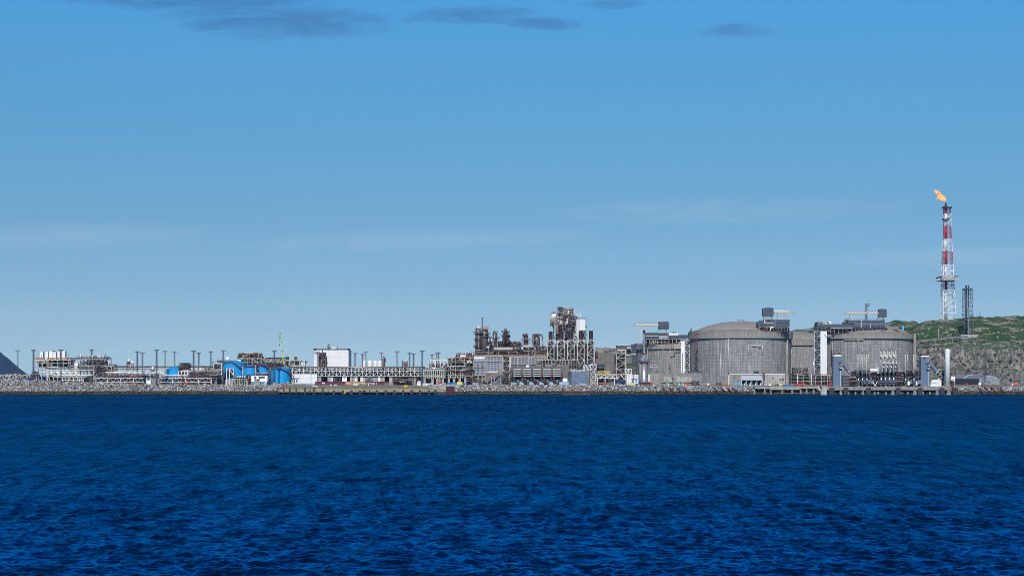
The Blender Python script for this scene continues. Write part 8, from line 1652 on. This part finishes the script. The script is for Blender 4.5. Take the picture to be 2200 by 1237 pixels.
# ---- rusty slipway rails on the shore
def slip_rail(px0, py0, px1, py1, lab, top=None):
    q = thing('slipway_track', lab, 'rail', px0, 1508, 4, 'rusty slanted rails on the boulders'); a, b = Vector((X(px0, 1506), 1510, Z(py0, 1510))), Vector((X(px1, 1500), 1497.5, Z(py1, 1498)))
    part(q, 'rail', RUST, lambda m: m.beam(a, b, .6, .45)); part(q, 'pile', RUST, lambda m: [m.beam(a + (b - a) * t, a + (b - a) * t + Vector((0, .6, -2.2)), .3) for t in (.25, .65)] and None)
for k, (a, b) in enumerate(((1424.5, 1436), (1439.5, 1449.5), (1455, 1466.5), (1471, 1481))): slip_rail(a, 831.5, b, 845, 'rusty rail slanting over the boulders below the bund wall, ' + ('leftmost', 'second', 'third', 'rightmost')[k] + ' of four')
for k, (a, b) in enumerate(((1534, 1545), (1549.5, 1560), (1563, 1573.5), (1574, 1587))): slip_rail(a, 831.5, b, 843, 'rusty rail slanting over the boulders left of the pump shelter, ' + ('leftmost', 'second', 'third', 'rightmost')[k] + ' of four')
for k, (a, b) in enumerate(((2103, 2113), (2118, 2130), (2132, 2144), (2151, 2158))): slip_rail(a, 830.5, b, 846, 'rusty rail slanting over the boulders before the warehouse, ' + ('leftmost', 'second', 'third', 'rightmost')[k] + ' of four')
q = thing('slipway_girder', 'rusty horizontal beam joining the rails before the warehouse', 'beam', 2130, 1510, 5); part(q, 'beam', RUST, lambda m: m.beam((X(2110, 1508), 1509.5, Z(829.4, 1508)), (X(2153, 1508), 1509.5, Z(830.2, 1508)), .7, .5)); part(q, 'post', RUST, lambda m: [m.beam((X(a, 1508), 1510, 3), (X(a, 1508), 1510, Z(830, 1508)), .35) for a in (2118, 2136, 2150)] and None)
# ---- hill-top flare
YF = 1984; zf = hill_z(2040, YF) - 1.5
q = thing('flare_tower', 'tall red and white lattice flare tower on the hill crest', 'flare tower', 2039, YF, zf)
lv = [686, 672, 658, 645, 632, 623, 612, 602, 593, 582, 568, 554, 540, 527, 513, 499, 485, 471, 458, 446]
def hw(py): return np.interp(py, [446, 485, 540, 569, 602, 640, 686], [6.6, 6.7, 8.9, 10.3, 11.4, 12.4, 14.0])
def cxp(py): return np.interp(py, [446, 540, 602, 686], [2038.3, 2038.6, 2038.8, 2040.6])
red_m = paint('signal_red_steel', (0.40, 0.02, 0.032), .5, 0, .2, .5, .15)
RB = [(446, 458), (485, 513), (540, 568), (602, 623)]
segW, segR, pW, pR = MB(), MB(), MB(), MB()
zs_ = pys_(lv, YF)
zs_[0] = zf - 1
for i in range(len(lv) - 1):
    mid = (lv[i] + lv[i + 1]) / 2; mbx = segR if any(a <= mid <= b for a, b in RB) else segW
    c0, c1 = cxp(lv[i]), cxp(lv[i + 1]); w0, w1 = S(hw(lv[i]) , YF), S(hw(lv[i + 1]), YF)
    A = [Vector((X(c0, YF) + sx * w0, YF + 7 + sy * w0, zs_[i])) for sx, sy in ((-1, -1), (1, -1), (1, 1), (-1, 1))]; B = [Vector((X(c1, YF) + sx * w1, YF + 7 + sy * w1, zs_[i + 1])) for sx, sy in ((-1, -1), (1, -1), (1, 1), (-1, 1))]
    for k in range(4):
        j = (k + 1) % 4; mbx.beam(A[k], B[k], .42); mbx.beam(B[k], B[j], .26); mbx.beam(A[k], B[j], .26); mbx.beam(A[j], B[k], .22)
segW.build('white_lattice', WHITE, q); segR.build('red_lattice', red_m, q)
cyc = [(686, 623, 0), (623, 602, 1), (602, 568, 0), (568, 540, 1), (540, 513, 0), (513, 485, 1), (485, 458, 0), (458, 446, 1)]
for b, t, rd in cyc:
    mbx = pR if rd else pW; px_c = 2034.2; mbx.cyl((X(px_c, YF), YF + 5, Z(b, YF)), (X(px_c, YF), YF + 5, Z(t, YF)), S(2.7, YF), n=14); mbx.cyl((X(px_c + 4, YF), YF + 8, Z(b, YF)), (X(px_c + 4, YF), YF + 8, Z(t, YF)), S(1.1, YF), n=8)
pW.build('white_riser', PIPEW, q); pR.build('red_riser', red_m, q)
part(q, 'burner_tip', DARK, lambda m: (m.cyl((X(2034, YF), YF + 5, Z(447, YF)), (X(2034, YF), YF + 5, Z(435, YF)), S(2.3, YF), n=16), m.cyl((X(2034, YF), YF + 5, Z(444.5, YF)), (X(2034, YF), YF + 5, Z(443, YF)), S(4.4, YF), n=12), m.bx(2026, 2046, 445.5, 446.6, YF + 1, 10), m.railrect(X(2028.5, YF), X(2045.5, YF), YF + 1, YF + 11, Z(446, YF), 1.2, .2)))
part(q, 'dark_platform', OXIDE, lambda m: (m.bx(2028.6, 2040.5, 470.5, 471.8, YF + 1, 8), m.railrect(X(2028.6, YF), X(2040.5, YF), YF + 1, YF + 9, Z(470.5, YF), 1.1, .2)))
x0, x1 = X(2021, YF), X(2054.5, YF); part(q, 'wide_platform', LATT, lambda m: (m.truss(x0, x1, YF - 9, Z(602.2, YF), Z(596.5, YF), 7, .5), m.truss(x0, x1, YF + 22, Z(602.2, YF), Z(596.5, YF), 7, .5), [m.beam((xx, YF - 9, Z(p_, YF)), (xx, YF + 22, Z(p_, YF)), .5) for xx in (x0, x1) for p_ in (596.5, 602.2)], m.box(x0, x1, YF - 8.8, YF + 21.8, Z(602, YF), Z(601.4, YF))) and None)
part(q, 'platform_railing', OXIDE, lambda m: (m.railrect(x0, x1, YF - 9, YF + 22, Z(596.3, YF), 1.2, .2, 1.4))); part(q, 'platform_panel', DARK, lambda m: [m.bx(2022 + 4.4 * k, 2024.6 + 4.4 * k, 597.6, 601, YF - 8.6, .3) for k in range(7)] and None)
# flame
m, g = new_mat('flare_flame')
p = g.n('ShaderNodeNewGeometry').outputs['Position']; nz2 = g.noise(p, .28, 4, .6, .5)
em = g.n('ShaderNodeEmission', {'Color': g.ramp(nz2, [(.36, (1.0, .24, .05)), (.50, (1.0, .46, .16)), (.64, (1.0, .78, .46))]), 'Strength': 1.2})
fcg = g.n('ShaderNodeLayerWeight', {'Blend': .5}).outputs['Facing']
g.n('ShaderNodeOutputMaterial', {'Surface': g.n('ShaderNodeMixShader', {0: g.m('MULTIPLY', g.rng(fcg, .25, .95, 1.0, .0), g.rng(nz2, .25, .42, .45, 1.0)), 1: g.n('ShaderNodeBsdfTransparent'), 2: em})})
fl = MB(); rf = random.Random(4)
fx, fz = X(2033, YF), Z(434, YF)
for (a, b, r_) in ((2032, 430, 3.0), (2030.5, 427, 4.2), (2028, 424, 4.8), (2024.5, 421.5, 4.6), (2021, 419.5, 4.4), (2018, 423, 3.4), (2021.5, 425.5, 3.4), (2016.5, 414.5, 3.4), (2013.5, 411, 2.9), (2011, 408.8, 2.2), (2020, 414, 3.0), (2017, 410.3, 2.4), (2026, 428.5, 3.0), (2029.5, 420.5, 2.4), (2009.5, 410, 1.3), (2014.5, 427, 1.5), (2032, 423, 1.6)):
    c_ = (X(a, YF), YF + 5 + rf.uniform(-1, 1), Z(b, YF)); R_ = S(r_, YF); nu, nv = 8, 12; o_ = len(fl.v)
    for i in range(nu + 1):
        for j in range(nv):
            th, ph = math.pi * i / nu, 2 * math.pi * j / nv; d_ = Vector((math.sin(th) * math.cos(ph), math.sin(th) * math.sin(ph), -math.cos(th)))
            k_ = R_ * (1 + .22 * float(vnoise(c_[0] + d_.x * 1.7, d_.y * 1.7, c_[2] + d_.z * 1.7, 3))); fl.v.append((c_[0] + d_.x * k_ * 1.1, c_[1] + d_.y * k_ * .8, c_[2] + d_.z * k_ * .9))
    for i in range(nu):
        for j in range(nv): fl.f.append((o_ + i * nv + j, o_ + i * nv + (j + 1) % nv, o_ + (i + 1) * nv + (j + 1) % nv, o_ + (i + 1) * nv + j)); fl.sm.append(True)
fo = fl.build('gas_flame', MATS['flare_flame'], None, (fx, YF + 5, fz))
rm = fo.modifiers.new('merge', 'REMESH'); rm.mode = 'VOXEL'; rm.voxel_size = .32
tag(fo, 'orange gas flame drifting left from the flare tower tip', 'flame')
# shorter double stack
YS = 1880; zs0 = hill_z(2080, YS) - 1.0
q = thing('vent_stack', 'shorter dark twin-pipe lattice stack on the hillside right of the flare tower', 'vent stack', 2080.5, YS, zs0)
part(q, 'twin_flue', BROWN, lambda m: [m.cyl((X(a, YS), YS + 4, zs0), (X(a, YS), YS + 4, Z(612.5, YS)), S(1.7, YS), n=14) for a in (2077.6, 2082.8)] and None)
part(q, 'lattice_tower', GSTEEL, lambda m: m.lattice(X(2070.6, YS), X(2091.6, YS), YS, YS + 9, zs0 - 1.5, Z(622, YS), 12, .5, .82, .36, 'k')); part(q, 'top_platform', GSTEEL, lambda m: (m.railrect(X(2072, YS), X(2089, YS), YS - .5, YS + 9, Z(622, YS), 1.3, .2), m.bx(2072, 2089, 622, 622.8, YS - .5, 9)))
part(q, 'ladder_rail', SILVER, lambda m: m.box(X(2080.5, YS), X(2081.5, YS), YS - .3, YS, zs0, Z(660, YS))); mb = MB(); mb.box(X(2063, YS), X(2100, YS), YS - 2, YS + 11, zs0 - 4, Z(718.6, YS)); mb.build('concrete_base', CONCL, q)
q = thing('pipe_bridge', 'pale inclined pipe ramp climbing the hillside to the twin-pipe stack', 'pipe ramp', 2020, 1860, hill_z(2020, 1850) - 1)
part(q, 'pipe_run', CONC, lambda m: (m.beam((X(1962, 1842), 1842, Z(734.5, 1842)), (X(2078, 1872), 1872, Z(721.5, 1872)), 1.6, 1.0))); part(q, 'shadow_truss', GREY, lambda m: (m.beam((X(1962, 1842), 1842.3, Z(736.6, 1842)), (X(2078, 1872), 1872.3, Z(723.4, 1872)), 1.2, .9), [m.beam((X(a, 1850), 1852, Z(735 - (a - 1965) * .115, 1850)), (X(a, 1850), 1852, Z(735 - (a - 1965) * .115, 1850) - 7), .5) for a in range(1975, 2075, 12)]) and None)
def hillhut(label, a, b, t, bo, Y, mat, roof):
    q = thing('hill_hut', label, 'hut', (a + b) / 2, Y, Z(bo, Y)); MB().bx(a, b, t + 1.5, bo + 2, Y, 4).build('wall', mat, q); x0, x1 = X(a - .5, Y), X(b + .5, Y); MB()._add([(x0, Y - .3, Z(t + 1.7, Y)), (x1, Y - .3, Z(t + 1.7, Y)), (x1, Y + 2, Z(t, Y)), (x0, Y + 2, Z(t, Y)), (x0, Y + 4.3, Z(t + 1.7, Y)), (x1, Y + 4.3, Z(t + 1.7, Y))], [(0, 1, 2, 3), (3, 2, 5, 4), (0, 3, 4), (1, 5, 2)]).build('roof', roof, q); pbox(q, 'door', DARK, (a + b) / 2 - 1, (a + b) / 2 + 1, t + 3, bo + 1, Y - .08, .1)
hillhut('small reddish-brown hut on the hillside left of the twin-pipe stack', 2057.5, 2066, 703, 707.5, 1925, OXIDE, GREY); hillhut('small pale hut on the green hillside at the far right', 2173.5, 2177, 702.5, 706, 1930, CONCL, GREY)
for a, t, b, Yy, lab in ((2016, 707, 731, 1850, 'pale pole on the hillside below the flare tower'), (2022.5, 720, 741, 1835, 'thin dark pole above the pipe ramp'), (2120, 722, 748, 1825, 'thin pole on the cliff top terrace'), (2104.5, 670, 682, 1985, 'thin aerial on the ridge right of the twin-pipe stack'), (2055.5, 748, 775, 1803, 'thin pole standing at the cliff edge behind the white column')):
    q = thing('slim_pole', lab, 'pole', a, Yy, Z(b, Yy)); part(q, 'pole', CONCL if 'pale' in lab else GREY, lambda m: m.cyl((X(a, Yy), Yy, Z(b + 2, Yy)), (X(a, Yy), Yy, Z(t, Yy)), .2 if 'pale' not in lab else .38, n=6)); part(q, 'cap', GREY, lambda m: m.ball((X(a, Yy), Yy, Z(t, Yy)), .3, 5, 8))
q = thing('fence', 'thin wire fence along the cliff top terrace', 'fence', 2080, 1812, Z(744, 1812)); zft = lambda a: hill_z(a, 1812)
part(q, 'post', GREY, lambda m: [m.beam((X(a, 1812), 1812, zft(a) - .5), (X(a, 1812), 1812, zft(a) + 2.2), .12) for a in range(1964, 2200, 5)] and None); part(q, 'wire', GREY, lambda m: [m.beam((X(a, 1812), 1812, zft(a) + h_), (X(a + 5, 1812), 1812, zft(a + 5) + h_), .05) for a in range(1964, 2195, 5) for h_ in (.8, 1.5, 2.1)] and None)
# boulders strewn on the hill and terrace
rb = np.random.default_rng(30); n = 420
ppx = rb.uniform(1930, 2220, n); pY = np.where(rb.uniform(size=n) < .45, rb.uniform(1806, 1850, n), rb.uniform(1850, 1975, n))
keep = vnoise(ppx * .03, pY * .03, 0, 8) > -.05; ppx, pY = ppx[keep], pY[keep]
pos = np.array([((a - 1100) * b / F, b, hill_z(a, b) + .1) for a, b in zip(ppx, pY)])
tag(boulders('hill_boulders', pos, np.exp(rb.normal(-.75, .5, len(pos))), 31), 'pale boulders strewn over the green hillside', 'rocks')
